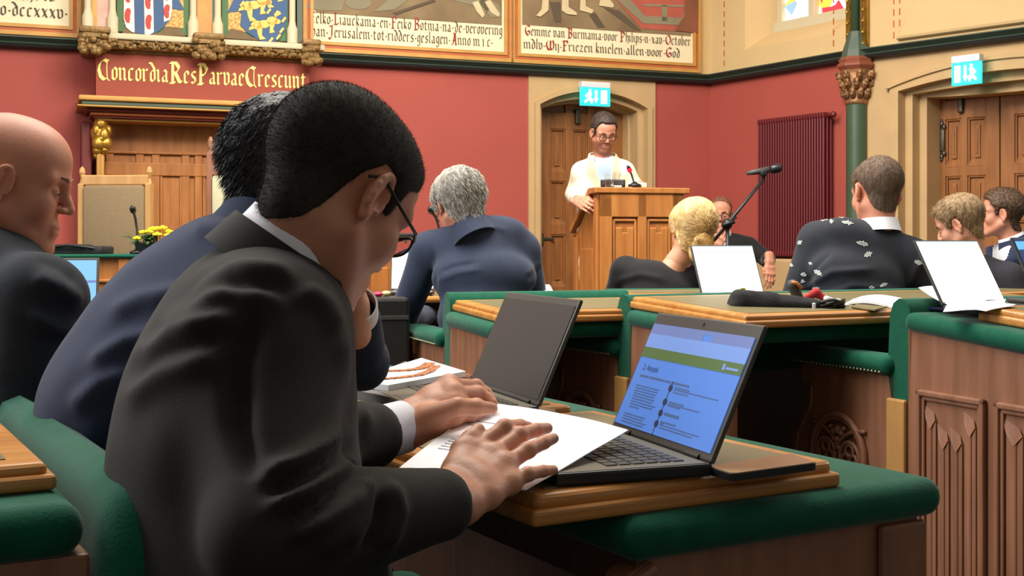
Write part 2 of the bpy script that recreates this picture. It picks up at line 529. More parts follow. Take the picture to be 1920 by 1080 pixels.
# sloping sill and splayed reveals
mb.add([(wuL - .18, 0, wz0 - .2), (wuR + .12, 0, wz0 - .2), (wuR, .26, wz0), (wuL, .26, wz0), (wuL - .18, .3, wz0 - .2), (wuR + .12, .3, wz0 - .2)],
       [(0, 1, 2, 3), (3, 2, 5, 4), (0, 3, 4), (1, 5, 2)])
mb.add([(wuL - .18, 0, wz0 - .2), (wuL, .26, wz0), (wuL, .26, ZTOP), (wuL - .18, 0, ZTOP), (wuL - .18, .3, wz0 - .2), (wuL - .18, .3, ZTOP)],
       [(0, 1, 2, 3), (1, 4, 5, 2)])
mb.add([(wuR + .12, 0, wz0 - .2), (wuR, .26, wz0), (wuR, .26, ZTOP), (wuR + .12, 0, ZTOP), (wuR + .12, .3, wz0 - .2), (wuR + .12, .3, ZTOP)],
       [(0, 1, 2, 3), (1, 4, 5, 2)])
mb.build('wall_right_upper', M['cream_wall'], None, WS.M, kind='structure')
# window itself
win = tag(empty('window_1', WS.M), kind='structure')
fr = MB()
fr.box(wuL - .03, wuR + .03, .17, .30, wz0 - .075, wz0 + .02, bev=.012)
fr.box(wuL, wuL + .05, .2, .30, wz0, ZTOP)
fr.box(wuR - .05, wuR, .2, .30, wz0, ZTOP)
um = WS.u(1491)
fr.box(um - .035, um + .035, .18, .30, wz0, ZTOP, bev=.01)
fr.build('window_frame', M['white_stone'], win)
sg, nt, b = new_mat('stained_glass')
tc = nt.nodes.new('ShaderNodeTexCoord'); vo = nt.nodes.new('ShaderNodeTexVoronoi'); vo.inputs['Scale'].default_value = 9
rp = nt.nodes.new('ShaderNodeValToRGB'); rp.color_ramp.interpolation = 'CONSTANT'
for pos, c in ((0, rgb(250, 240, 230)), (.45, rgb(240, 190, 60)), (.6, rgb(190, 50, 60)), (.72, rgb(255, 250, 250)), (.85, rgb(120, 150, 200))):
    e = rp.color_ramp.elements[0] if pos == 0 else rp.color_ramp.elements.new(pos)
    e.position = pos; e.color = c
rp.color_ramp.elements.remove(rp.color_ramp.elements[-1])
nt.links.new(tc.outputs['Object'], vo.inputs['Vector']); nt.links.new(vo.outputs['Color'], rp.inputs[0])
nt.links.new(rp.outputs[0], b.inputs['Base Color']); nt.links.new(rp.outputs[0], b.inputs['Emission Color'])
b.inputs['Emission Strength'].default_value = 1.3
gl = MB(); gl.box(wuL + .05, um - .035, .24, .25, wz0 + .02, ZTOP); gl.box(um + .035, wuR - .05, .24, .25, wz0 + .02, ZTOP)
gl.build('stained_glass', sg, win)

# green string moulding with the shadow of its lower part coloured in, on the three walls
def moulding(name, W, u0, u1):
    h = ZG - ZM
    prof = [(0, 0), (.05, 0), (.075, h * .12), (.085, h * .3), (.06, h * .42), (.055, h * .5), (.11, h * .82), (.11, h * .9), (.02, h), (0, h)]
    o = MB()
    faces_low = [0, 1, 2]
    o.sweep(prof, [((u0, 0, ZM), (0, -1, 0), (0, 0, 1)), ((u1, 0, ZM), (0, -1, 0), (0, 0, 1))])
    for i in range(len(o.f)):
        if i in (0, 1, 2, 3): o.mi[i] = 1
    return o.build(name, [M['green_trim'], M['shade_trim']], None, W.M, kind='structure')
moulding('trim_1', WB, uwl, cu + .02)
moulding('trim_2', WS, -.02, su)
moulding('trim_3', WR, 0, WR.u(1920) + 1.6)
# scribed dashed borders of the cream upper walls
tb = MB()
for (W, px, pa, pb) in ((WS, 1358, 0, 118), (WS, 1563, 0, 96)):
    for k in range(9):
        u_, z_ = W.u(px), ZG + .06 + k * .085
        tb.box(u_ - .006, u_ + .006, -.002, 0, z_, z_ + .05, M=W.M)
for px in (1676, 1687):
    for k in range(9):
        u_, z_ = WR.u(px), ZG + .05 + k * .085
        tb.box(u_ - .005, u_ + .005, -.002, 0, z_, z_ + .05, M=WR.M)
tb.build('trim_4', M['orange_paint'], kind='structure')
# sloping stone offset above door_2
zz = ZG
MB().prism([(WR.u(1682), zz + .03), (WR.u(1920) + 1.5, zz + .03), (WR.u(1920) + 1.5, zz + 1.5), (WR.u(1760), zz + .62)], 0, .05, UZ, bev=.03).build(
    'trim_5', M['cream_wall'], None, WR.M, kind='structure')

# stone surround of door_1 (proud of the red wall) and its stepped reveals
s1 = MB()
oL, oR = WB.u(990), WB.u(1227)
poly = [(oL, 0), (D1[0], 0)] + arch(*D1) + [(D1[1], 0), (oR, 0), (oR, ZM), (oL, ZM)]
s1.prism(poly, 0, .02, UZ)
def inset(op, d):
    return (op[0] + d, op[1] - d, op[2] - d * .35, op[3] - d * 1.1)
e1 = inset(D1, .045)
ring(s1, D1, e1, -.10, .045)
e2 = inset(e1, .05)
ring(s1, e1, e2, -.22, -.05)
e3 = inset(e2, .02)
ring(s1, e2, e3, -.36, -.2)
s1.build('trim_6', M['sand_stone'], None, WB.M, kind='structure')

def panel_frame(mb, x0, x1, z0, z1, w=.018, d=.02, y=0.0):
    """a sunk panel: moulded border standing round a recessed field"""
    for (a0, a1, b0, b1) in ((x0, x1, z1 - w, z1), (x0, x1, z0, z0 + w), (x0, x0 + w, z0, z1), (x1 - w, x1, z0, z1)):
        mb.box(a0, a1, y - d, y, b0, b1, bev=.006)

def door_leaf(parent, x0, x1, op, y, panels_x, rows, linenfold=False):
    """leaf cut to the arch, stiles and rails standing proud of the panels"""
    a = [p for p in arch(*op, n=40) if x0 <= p[0] <= x1]
    zl = np.interp(x0, [p[0] for p in arch(*op, n=40)], [p[1] for p in arch(*op, n=40)])
    zr = np.interp(x1, [p[0] for p in arch(*op, n=40)], [p[1] for p in arch(*op, n=40)])
    poly = [(x0, 0.0)] + [(x0, zl)] + a + [(x1, zr), (x1, 0.0)]
    mb = MB()
    mb.prism(poly, -.03, 0, UZ, Matrix.Identity(4) if False else 0)
    # stiles and rails
    T = .028
    xs = [x0] + [v for p in panels_x for v in p] + [x1]
    for k in range(0, len(xs), 2):
        lo, hi = xs[k], xs[k + 1]
        zt = min(np.interp(lo, [p[0] for p in arch(*op, n=40)], [p[1] for p in arch(*op, n=40)]),
                 np.interp(hi, [p[0] for p in arch(*op, n=40)], [p[1] for p in arch(*op, n=40)]))
        mb.box(lo, hi, -T, 0, 0, zt, bev=.004)
    zs_ = [0.0] + [v for r in rows for v in r] + [zl if zl < zr else zr]
    for k in range(0, len(zs_), 2):
        if zs_[k + 1] > zs_[k]:
            mb.box(x0, x1, -T + .001, 0, zs_[k], zs_[k + 1], bev=.004)
    for (p0, p1) in panels_x:
        for (r0, r1) in rows:
            panel_frame(mb, p0, p1, r0, r1, .014, .02)
            # sloping sill at each panel's foot and a raised central fold
            mb.add([(p0, -T, r0), (p1, -T, r0), (p1, -.004, r0 + .05), (p0, -.004, r0 + .05)], [(0, 1, 2, 3)])
            c, w = (p0 + p1) / 2, (p1 - p0)
            mb.box(c - w * .16, c + w * .16, -.014, 0, r0 + .06, r1 - .05, bev=.008)
            mb.box(c - w * .05, c + w * .05, -.022, 0, r0 + .09, r1 - .08, bev=.008)
    return mb.build('door_leaf', M['door_wood'], parent, Matrix.Translation((0, y, 0)))

# door_1
d1 = tag(empty('door_1', WB.M), kind='structure')
yd = .33
dl, dr = e3[0], e3[1]
def ud(px): return WB.u(px, -yd)
def zd(py, px=1060): return WB.z(px, py, -yd)
pw = (dr - dl)
rows1 = [(zd(538), zd(440)), (zd(422), zd(340)), (zd(325), zd(243))]
px1 = [(ud(1030), ud(1058)), (ud(1072), ud(1100)), (ud(1114), ud(1140))]
leaf1 = door_leaf(d1, dl, dr, e3, yd, px1, rows1)
MB().box(ud(1075) , ud(1083), -.06, -.02, zd(233), zd(205), bev=.008).build('door_closer', M['iron'], d1, Matrix.Translation((0, yd, 0)))
hd = MB(); zz = zd(448)
hd.box(ud(1010), ud(1036), -.045, -.025, zz - .012, zz + .012, bev=.006); hd.box(ud(1008), ud(1016), -.05, -.025, zz - .06, zz + .05, bev=.008)
hd.build('door_handle', M['iron'], d1, Matrix.Translation((0, yd, 0)))

# door_2: double doors in a moulded sandstone arch
s2 = MB()
f1 = inset(D2, .07); ring(s2, D2, f1, -.16, .03)
f2 = inset(f1, .06); ring(s2, f1, f2, -.26, -.07)
f3 = inset(f2, .06); ring(s2, f2, f3, -.46, -.17)
# hood mould over the arch
h0 = (D2[0] - .035, D2[1] + .035, D2[2], D2[3] + .035)
poly = arch(*h0) + arch(*D2)[::-1]
s2.prism(poly, 0, .05, UZ)
s2.build('trim_7', M['sand_stone'], None, WR.M, kind='structure')
d2 = tag(empty('door_2', WR.M), kind='structure')
yd2 = .4
def ue(px): return WR.u(px, -yd2)
def ze(py, px=1815): return WR.z(px, py, -yd2)
c_ = ue(1878)
rows2 = [(ze(470), ze(415)), (ze(400), ze(330)), (ze(312), ze(222))]
pA, pB = (ue(1776), ue(1805)), (ue(1817), ue(1851))
leafL = door_leaf(d2, f3[0], c_ - .004, f3, yd2, [pA, pB], rows2)
leafR = door_leaf(d2, c_ + .004, f3[1], f3, yd2, [(2 * c_ - pB[1], 2 * c_ - pB[0]), (2 * c_ - pA[1], 2 * c_ - pA[0])], rows2)
MB().box(ue(1803), ue(1812), -.07, -.02, ze(212), ze(180), bev=.01).build('door_closer', M['iron'], d2, Matrix.Translation((0, yd2, 0)))
def hinge(zc):
    h = MB()
    u0 = ue(1763) + .028
    h.box(u0 - .028, u0 + .028, -.045, -.02, zc - .085, zc + .085, bev=.01)
    for s in (-1, 1):
        for k in range(3):
            h.ball((u0 + (.02 * (k - 1)), -.035, zc + s * (.1 + .012 * (k % 2) * 2)), (.018, .012, .022))
        h.ball((u0, -.035, zc + s * .145), (.012, .01, .016))
    h.build('hinge', M['iron'], d2, Matrix.Translation((0, yd2, 0)), smooth=True)
hinge(ze(264, 1765)); hinge(ze(440, 1765))

# ---------------------------------------------------------------- exit signs
sign_mat = mat('lit_green_sign', rgb(40, 190, 190), 0.4, emit=rgb(36, 196, 205), emit_s=1.25)
pict_mat = mat('lit_white_pictogram', rgb(240, 250, 250), 0.4, emit=rgb(225, 250, 250), emit_s=1.5)
def exit_sign(W, px0, px1, py0, py1, out, label, flip):
    u0, u1 = W.u(px0, out), W.u(px1, out)
    zt, zm, zb = W.z(px0, py0, out), W.z(px0, py0 + .24 * (py1 - py0), out), W.z(px0, py1, out)
    t = thing('exit_sign', label, 'exit sign', W.M @ Matrix.Translation(((u0 + u1) / 2, -out, zb)), 'emergency exit signs')
    w, h, hm = (u1 - u0) / 2, zt - zb, zm - zb
    MB().box(-w, w, .0, .07, hm, h, bev=.006).box(-w * .1, w * .1, .05, out, h * .75, h * .95).build('housing', M['white_plastic'], t)
    MB().box(-w * 1.02, w * 1.02, .01, .045, 0, hm, bev=.004).build('lit_panel', sign_mat, t)
    p = MB()
    s = -1 if flip else 1
    Y0, Y1 = -.004, .012
    def bx(a0, a1, b0, b1): p.box(s * a0 * w, s * a1 * w, Y0, Y1, b0 * hm, b1 * hm)
    def pl(pts): p.prism([(s * a * w, b * hm) for a, b in pts], Y0, Y1, Matrix(((1,0,0,0),(0,0,1,0),(0,1,0,0),(0,0,0,1))))
    # running figure, arrow and door leaf
    p.ball((s * -.42 * w, .004, .82 * hm), (.1 * w, .01, .09 * hm))
    pl([(-.75, .55), (-.5, .74), (-.3, .7), (-.38, .45), (-.2, .3), (-.3, .1), (-.45, .3), (-.75, .14), (-.8, .24), (-.55, .42), (-.55, .55), (-.7, .45)])
    bx(-.06, .06, .35, .85); pl([(-.14, .4), (.14, .4), (0, .15)])
    bx(.36, .74, .12, .86)
    p.build('pictogram', pict_mat, t)
    return t
exit_sign(WB, 1091, 1145, 152, 197, .16, 'lit green exit sign above the arched door behind the lectern', False)
exit_sign(WR, 1783, 1836, 106, 161, .18, 'lit green exit sign hanging over the wide double doors', True)

# ---------------------------------------------------------------- radiator
ru0, ru1 = WS.u(1425, .1), WS.u(1551, .1)
rz0, rz1 = WS.z(1425, 480, .1), WS.z(1425, 225, .1)
rad = thing('radiator', 'tall dark red column radiator on the red wall', 'radiator', WS.M @ Matrix.Translation(((ru0 + ru1) / 2, 0, rz0)))
n = 26
pitch = (ru1 - ru0) / n
for k in range(n):
    x = -(ru1 - ru0) / 2 + pitch * (k + .5)
    m = MB()
    for yy in (-.125, -.085, -.045):
        m.tube([(x, yy, .03), (x, yy, rz1 - rz0 - .03)], pitch * .33, 8)
    m.box(x - pitch * .36, x + pitch * .36, -.14, -.03, 0, .045, bev=.012)
    m.box(x - pitch * .36, x + pitch * .36, -.14, -.03, rz1 - rz0 - .045, rz1 - rz0, bev=.012)
    m.build('fin', M['radiator'], rad, smooth=True, flat_angle=40)
m = MB()
hw = (ru1 - ru0) / 2
m.tube([(-hw, -.085, .022), (hw, -.085, .022)], .014); m.tube([(-hw, -.085, rz1 - rz0 - .022), (hw + .05, -.085, rz1 - rz0 - .022)], .014)
m.ball((hw + .05, -.085, rz1 - rz0 - .022), .025)
for x in (-hw * .7, hw * .7):
    m.box(x - .02, x + .02, -.06, 0, .2, .25); m.box(x - .02, x + .02, -.06, 0, rz1 - rz0 - .25, rz1 - rz0 - .2)
m.build('header_pipe', M['radiator'], rad, smooth=True, flat_angle=40)
# low stone plinth below the radiator
MB().box(WS.u(1400), su, -.16, 0, 0, rz0 - .02, bev=.02).build('baseboard_right', M['sand_stone'], None, WS.M, kind='structure')

# ---------------------------------------------------------------- corner column
cc = c2 + (WS.M.to_3x3() @ Vector((0, -.1, 0))) * .8 + Vector((0, 0, 0))
dcol = cc.y
cx = (1606 - 960) / FPX * dcol
colM = Matrix.Translation((cx, dcol, 0)) @ Matrix.Rotation(-math.radians(52), 4, 'Z')
col = thing('column', 'slender green corner column with gilded leaf capital', 'column', colM)
def zc_(py): return EYE - (py - HORIZ) * dcol / FPX
R_ = 19 * dcol / FPX
MB().lathe([(R_ * 1.5, 0), (R_ * 1.5, .1), (R_ * 1.15, .16), (R_, .2), (R_, zc_(192))], 28).build('shaft', M['col_green'], col, smooth=True, flat_angle=40)
m = MB()
zb, zt = zc_(192), zc_(133)
m.lathe([(R_ * 1.02, zb - .02), (R_ * 1.12, zb), (R_ * 1.02, zb + .025), (R_ * 1.0, zb + .05), (R_ * 1.25, zb + (zt - zb) * .6), (R_ * 1.55, zt)], 28)
for row, (fz, rr, nn) in enumerate(((.32, 1.12, 10), (.62, 1.34, 10), (.88, 1.6, 8))):
    for k in range(nn):
        a = 2 * math.pi * (k + .5 * (row % 2)) / nn
        ca, sa = math.cos(a), math.sin(a)
        z0 = zb + (zt - zb) * fz
        m.tube([(R_ * (rr - .15) * ca, R_ * (rr - .15) * sa, z0 - .05), (R_ * (rr + .05) * ca, R_ * (rr + .05) * sa, z0), (R_ * (rr + .25) * ca, R_ * (rr + .25) * sa, z0 + .015), (R_ * (rr + .22) * ca, R_ * (rr + .22) * sa, z0 - .025)], [.02, .026, .022, .012], 7)
        m.ball((R_ * (rr + .2) * ca, R_ * (rr + .2) * sa, z0 - .02), .018, nu=6, nv=5)
m.build('capital', M['cap_bronze'], col, smooth=True)
m = MB()
m.lathe([(R_ * 1.55, zt), (R_ * 1.9, zt + .03), (R_ * 1.9, zc_(122)), (R_ * 1.65, zc_(118)), (R_ * 1.75, zc_(113)), (R_ * 1.5, zc_(108))], 8)
m.build('abacus', M['cap_red'], col)
m = MB()
m.lathe([(R_ * 1.5, zc_(108)), (R_ * 1.35, zc_(95)), (R_ * .95, zc_(72)), (R_ * .8, zc_(60))], 8)
m.build('plinth', M['green_trim'], col)
m = MB(); m.tube([(0, -R_ * .2, zc_(95)), (0, -R_ * .2, ZTOP)], R_ * .42, 14)
m.build('upper_shaft', M['col_green'], col, smooth=True)
m = MB()
for sx in (-1, 1):
    m.tube([(sx * R_ * .92, R_ * .1, zc_(92)), (sx * R_ * .92, R_ * .1, ZTOP)], R_ * .36, 10)
    for k in range(26):
        m.ball((sx * R_ * .92, -R_ * .28, zc_(84) + k * .085), .014, nu=6, nv=5)
m.build('gilded_rib', M['gold'], col, smooth=True)

# ---------------------------------------------------------------- chimney breast with motto and arms
OC = .28                                     # how far it stands out of the wall
def uc(px, o=OC): return WB.u(px, o)
def zc(py, px=180, o=OC): return WB.z(px, py, o)
cL, cR = uc(180), uc(580)
ch = thing('chimney_breast', 'red chimney breast with gold blackletter motto over a carved mantel', 'chimneypiece', WB.M)
zmt = zc(180, 180)
MB().box(cL, cR, -OC, 0, zmt, ZG + .02).build('motto_panel', mat('motto_red_paint', rgb(150, 66, 46), .7, var=.05, scale=3), ch)
xh = zc(120) - zc(147)
motto = 'Concordia Res Parvae Crescunt'
lay, L = letter_layout(motto.replace(' ', ''))
u0, u1 = uc(184), uc(577)
zb0 = (zc(152, 210) + zc(164, 560)) / 2
add_lettering('motto_lettering', motto.replace(' ', ''), u0, zb0, u1 - u0, xh * .92, OC + .004, M['letter_gold'], ch, nib=.2, cap_nib=.3, cap_scale=1.02)

# mantel cornice
zt_ = zc(178, 153, .42)
mh = zt_ - zc(222, 153, .42)
mantel = MB()
mL, mR = WB.u(153, .45), WB.u(620, .45)
bands = [(0.0, .22, .45, 'gold_paint'), (.22, .42, .43, 'green_trim'), (.42, .50, .46, 'gold_paint'), (.50, .66, .40, 'maroon_paint'), (.66, .80, .37, 'orange_paint'), (.80, .9, .35, 'maroon_paint'), (.9, 1.0, .32, 'gold_paint')]
names = ['gold_paint', 'green_trim', 'maroon_paint', 'orange_paint']
for (a, b_, o_, mm) in bands:
    d_ = .45 - o_
    mantel.box(mL + d_ - .02, mR - d_, -o_, -.0, zt_ - b_ * mh, zt_ - a * mh, bev=.01, mi=names.index(mm))
mantel.build('mantel_cornice', [M[k] for k in names], ch)
# panelled wooden front in the opening
zlow = zt_ - mh
pn = MB()
pL, pR = uc(196, .06), uc(640, .06)
pn.box(pL - .05, pR, -.05, 0, 0, zlow + .01)
pn.build('panelled_back', M['lectern_wood'], ch)
fr = MB()
def zp(py): return WB.z(300, py, .06)
fr.box(pL, pR, -.08, -.05, zp(290), zp(292) + .03, bev=.006)
fr.box(pL, pR, -.075, -.05, zp(330), zp(306), bev=.006)
for px in (206, 262, 292, 348, 372, 440, 500):
    fr.box(WB.u(px, .06) - .028, WB.u(px, .06) + .028, -.07, -.05, .3, zp(290), bev=.006)
for (a, b_) in ((222, 256), (268, 286), (300, 342), (380, 432)):
    panel_frame(fr, WB.u(a, .06), WB.u(b_, .06), .6, zp(312), .02, .015, -.05)
fr.build('panel_rail', M['lectern_wood'], ch)
# side posts and corbel figures
for k, (pa, pb) in enumerate(((152, 176), )):
    MB().box(WB.u(152, .2), WB.u(172, .2), -.22, 0, 0, zlow, bev=.015).build('side_post', M['maroon_paint'], ch)
pil = MB()
pil.box(WB.u(181, .26), WB.u(196, .26), -.26, -.06, 0, WB.z(190, 288, .26), bev=.01)
pil.tube([(WB.u(185, .28), -.265, 0), (WB.u(185, .28), -.265, WB.z(190, 288, .28))], .014, 8)
pil.build('gilded_pilaster', M['gold_paint'], ch)
MB().box(WB.u(178, .33), WB.u(209, .33), -.34, -.05, WB.z(190, 222, .33), WB.z(190, 212, .33), bev=.006).build('corbel_cap', M['gold_paint'], ch)
cb = MB()
cxu = WB.u(190, .3)
def zk(py): return WB.z(190, py, .3)
cb.ball((cxu, -.27, zk(232)), (.05, .05, .055)); cb.ball((cxu + .01, -.285, zk(231)), (.025, .03, .03))
cb.ball((cxu - .005, -.25, zk(250)), (.068, .06, .085)); cb.ball((cxu + .02, -.28, zk(252)), (.04, .045, .06))
cb.ball((cxu - .03, -.28, zk(244)), (.028, .03, .05)); cb.ball((cxu + .05, -.27, zk(244)), (.026, .03, .045))
cb.ball((cxu - .02, -.27, zk(268)), (.045, .05, .055)); cb.ball((cxu + .035, -.27, zk(267)), (.042, .05, .05))
cb.ball((cxu - .025, -.25, zk(281)), (.035, .045, .04)); cb.ball((cxu + .025, -.25, zk(280)), (.032, .045, .035))
cb.ball((cxu - .035, -.24, zk(290)), (.018, .03, .03))
cb.tube([(cxu - .05, -.25, zk(262)), (cxu, -.3, zk(260)), (cxu + .05, -.26, zk(262))], .02, 7)
cb.build('corbel_figure', M['gold'], ch, smooth=True)

# gilded cornice under the coats of arms
cn = MB()
OA = OC + .10
zc1, zc0 = zc(77, 215, OC), zc(94, 215, OC)
MB().box(cL - .06, cR + .1, -OA, 0, zc1, zc1 + .045, bev=.012).build('cornice_ledge', M['white_stone'], ch)
cn.box(cL - .03, cR + .06, -OA + .02, 0, zc0, zc1, bev=.01)
cn.box(cL - .03, cR + .06, -OC - .02, 0, zc0 - .02, zc0 + .01, bev=.006)
rnd = random.Random(3)
k = cL - .02
while k < cR + .05:
    for row in range(2):
        cn.ball((k + rnd.uniform(-.012, .012), -OA + .012 + rnd.uniform(-.012, .008), zc0 + (zc1 - zc0) * (.3 + .42 * row) + rnd.uniform(-.012, .012)), (rnd.uniform(.012, .026), .018, rnd.uniform(.010, .022)), nu=7, nv=5)
    k += .027
cn.build('leaf_cornice', M['dull_gold'], ch, smooth=True, flat_angle=35)
for (pa, pb, dz) in ((148, 207, 0), (362, 420, 0), (566, 600, 0)):
    m = MB()
    ua, ub = uc(pa, OA), uc(pb, OA)
    m.prism([(ua, 0), (ua + .03, -.09), (ub - .03, -.09), (ub, 0)], zc1 + .0, zc1 + .05, Matrix.Translation((0, -OC - .05, 0)))
    m.box(ua, ub, -OA - .05, 0, zc1 + .03, zc1 + .075, bev=.012)
    m.box(ua + .02, ub - .02, -OA - .02, 0, zc0 - .03, zc1 + .03, bev=.02)
    for q in range(34):
        m.ball((rnd.uniform(ua + .01, ub - .01), -OA - .02 + rnd.uniform(-.03, .02), rnd.uniform(zc0 - .04, zc1 + .02)), (.03, .025, .025), nu=7, nv=5)
    m.build('leaf_capital', M['dull_gold'], ch, smooth=True, flat_angle=35)
# colonnettes and painted strips between the arms
zA = zc1 + .06
def strip(name, pa, pb, material, out=OC + .02, z0=zA):
    return MB().box(uc(pa), uc(pb), -out, 0, z0, 4.2).build(name, material, ch)
strip('marbled_strip', 182, 207, mat('pink_marbling', rgb(208, 156, 138), .5, var=.15, scale=14))
strip('orange_strip', 369, 397, mat('ochre_marbling', rgb(196, 134, 60), .5, var=.15, scale=12))
strip('green_strip', 397, 404, M['green_trim'])
strip('gold_strip', 172, 182, M['gold_paint'])
strip('green_edge_strip', 556, 566, M['green_trim'])
for px in (165, 211, 363, 409, 549):
    u = uc(px, OC + .05)
    MB().lathe([(.04, zA - .01), (.04, zA + .1), (.03, zA + .12), (.024, zA + .16), (.024, 4.2)], 10, Matrix.Translation((u, -OC - .03, 0))).build('colonnette', M['white_stone'], ch, smooth=True, flat_angle=40)

# coats of arms
blue = mat('heraldic_blue', rgb(52, 84, 124), .6, var=.06, scale=10)
white_p = mat('heraldic_white', rgb(236, 230, 206), .6)
red_p = mat('heraldic_red', rgb(186, 58, 50), .6)
gold_p = mat('heraldic_gold', rgb(232, 186, 84), .5, var=.12, scale=40)
diaper = mat('gold_chequered_ground', rgb(226, 180, 96), .6, color2=rgb(170, 120, 56), scale=70, detail=0)
green_p = mat('green_painted_border', rgb(70, 108, 62), .6)
earth_p = mat('brown_painted_ground', rgb(112, 88, 56), .7, var=.15, scale=12)
def flat(name, poly, lay, material, parent, W=WB, base=OC, each=False):
    polys = poly if isinstance(poly[0][0], (tuple, list)) else [poly]
    if each:
        for pg in polys: flat(name, pg, lay, material, parent, W, base)
        return
    m = MB()
    for pg in polys:
        m.prism(pg, base + .004 * lay - .003, base + .004 * lay, UZ)
    return m.build(name, material, parent)
def pix(pts, o=OC): return [WB.on(a, b, o) for a, b in pts]
def arms(label, pa, pb, ybot):
    t = thing('coat_of_arms', label, 'coat of arms', WB.M, 'painted coats of arms')
    ua, ub, zb_ = uc(pa), uc(pb), zA + .01
    flat('border', [(ua, zb_), (ub, zb_), (ub, 4.1), (ua, 4.1)], 1, green_p, t)
    flat('ground', [(ua + .045, zb_ + .05), (ub - .045, zb_ + .05), (ub - .045, 4.05), (ua + .045, 4.05)], 2, diaper, t)
    return t
t = arms('painted coat of arms with blue and white stripes and red leaves', 219, 356, 70)
def blob(cx, cy, rx, ry, n=16, dent=0):
    pts = []
    for k in range(n):
        a = 2 * math.pi * k / n
        r = 1 - (dent * math.exp(-((math.cos(a - .2) - 1) ** 2) * 20) if dent else 0)
        pts.append((cx + rx * r * math.cos(a), cy + ry * r * math.sin(a)))
    return pts
flat('painted_ground', pix([(228, 66), (232, 52), (246, 58), (300, 62), (312, 50), (335, 52), (348, 68)]), 3, earth_p, t)
SH = [(232, -90), (232, 40), (236, 52), (248, 60), (262, 64), (280, 66), (296, 60), (306, 52), (318, 38), (322, 20), (322, -90)]
flat('mantling', pix([(318, -60), (330, -10), (345, 18), (338, 20), (322, 16), (312, 20)]), 3, blue, t)
flat('shield', pix(SH), 4, blue, t)
flat('white_stripe', [pix([(232, -90), (249, -90), (252, 62), (246, 60), (236, 52), (232, 36)]), pix([(268, -90), (285, -90), (288, 61), (280, 66), (271, 65)]), pix([(304, -90), (322, -90), (322, 20), (318, 38), (307, 42)])], 5, white_p, t, each=True)
flat('red_leaf', [pix(blob(240 + (k * .2), 30 - 38 * k, 7, 14, dent=.5)) for k in range(4)] + [pix(blob(279 - k * .6, 42 - 38 * k, 7, 14, dent=.5)) for k in range(4)] + [pix(blob(313 - k, 22 - 33 * k, 7, 13, dent=.5)) for k in range(4)], 6, red_p, t, each=True)
t = arms('painted coat of arms with gold lions on a blue shield', 416, 540, 86)
flat('painted_ground', pix([(420, 72), (432, 54), (452, 58), (470, 70), (500, 74), (534, 80)]), 3, earth_p, t)
flat('mantling', pix([(462, -60), (436, 2), (426, 24), (448, 22), (458, 32), (470, 20), (480, -20)]), 3, blue, t)
flat('shield', pix([(455, -90), (452, 30), (450, 48), (464, 62), (486, 76), (504, 82), (524, 74), (534, 56), (538, 20), (538, -90)]), 4, blue, t)
def lion(cx, cy, s):
    L_ = [blob(cx, cy, 12 * s, 8 * s), blob(cx + 16 * s, cy - 7 * s, 11 * s, 8 * s), blob(cx - 13 * s, cy + 2 * s, 8 * s, 9 * s),
          [(cx - 15 * s, cy + 4 * s), (cx - 3 * s, cy + 5 * s), (cx - 4 * s, cy + 22 * s), (cx + 4 * s, cy + 29 * s), (cx - 8 * s, cy + 31 * s), (cx - 12 * s, cy + 20 * s)],
          [(cx + 10 * s, cy - 4 * s), (cx + 24 * s, cy - 6 * s), (cx + 18 * s, cy + 10 * s), (cx + 22 * s, cy + 16 * s), (cx + 11 * s, cy + 18 * s), (cx + 12 * s, cy + 6 * s)],
          [(cx - 18 * s, cy), (cx - 28 * s, cy + 6 * s), (cx - 30 * s, cy + 12 * s), (cx - 18 * s, cy + 9 * s)],
          [(cx + 20 * s, cy - 12 * s), (cx + 34 * s, cy - 20 * s), (cx + 31 * s, cy - 26 * s), (cx + 24 * s, cy - 20 * s)],
          blob(cx + 27 * s, cy - 5 * s, 6 * s, 5 * s)]
    return [pix(p) for p in L_]
for L_ in (lion(494, 46, .95), lion(476, 10, 1.0), lion(510, -12, .9)): flat('gold_lion', L_, 5, gold_p, t)
flat('gold_billet', [pix([(x - 4, y + 5), (x + 3, y - 4), (x + 6, y - 1), (x - 1, y + 8)]) for x, y in ((473, 42), (502, 20), (526, 56), (520, 68), (506, 74), (452, 6), (516, 24), (530, 36))], 6, gold_p, t, each=True)

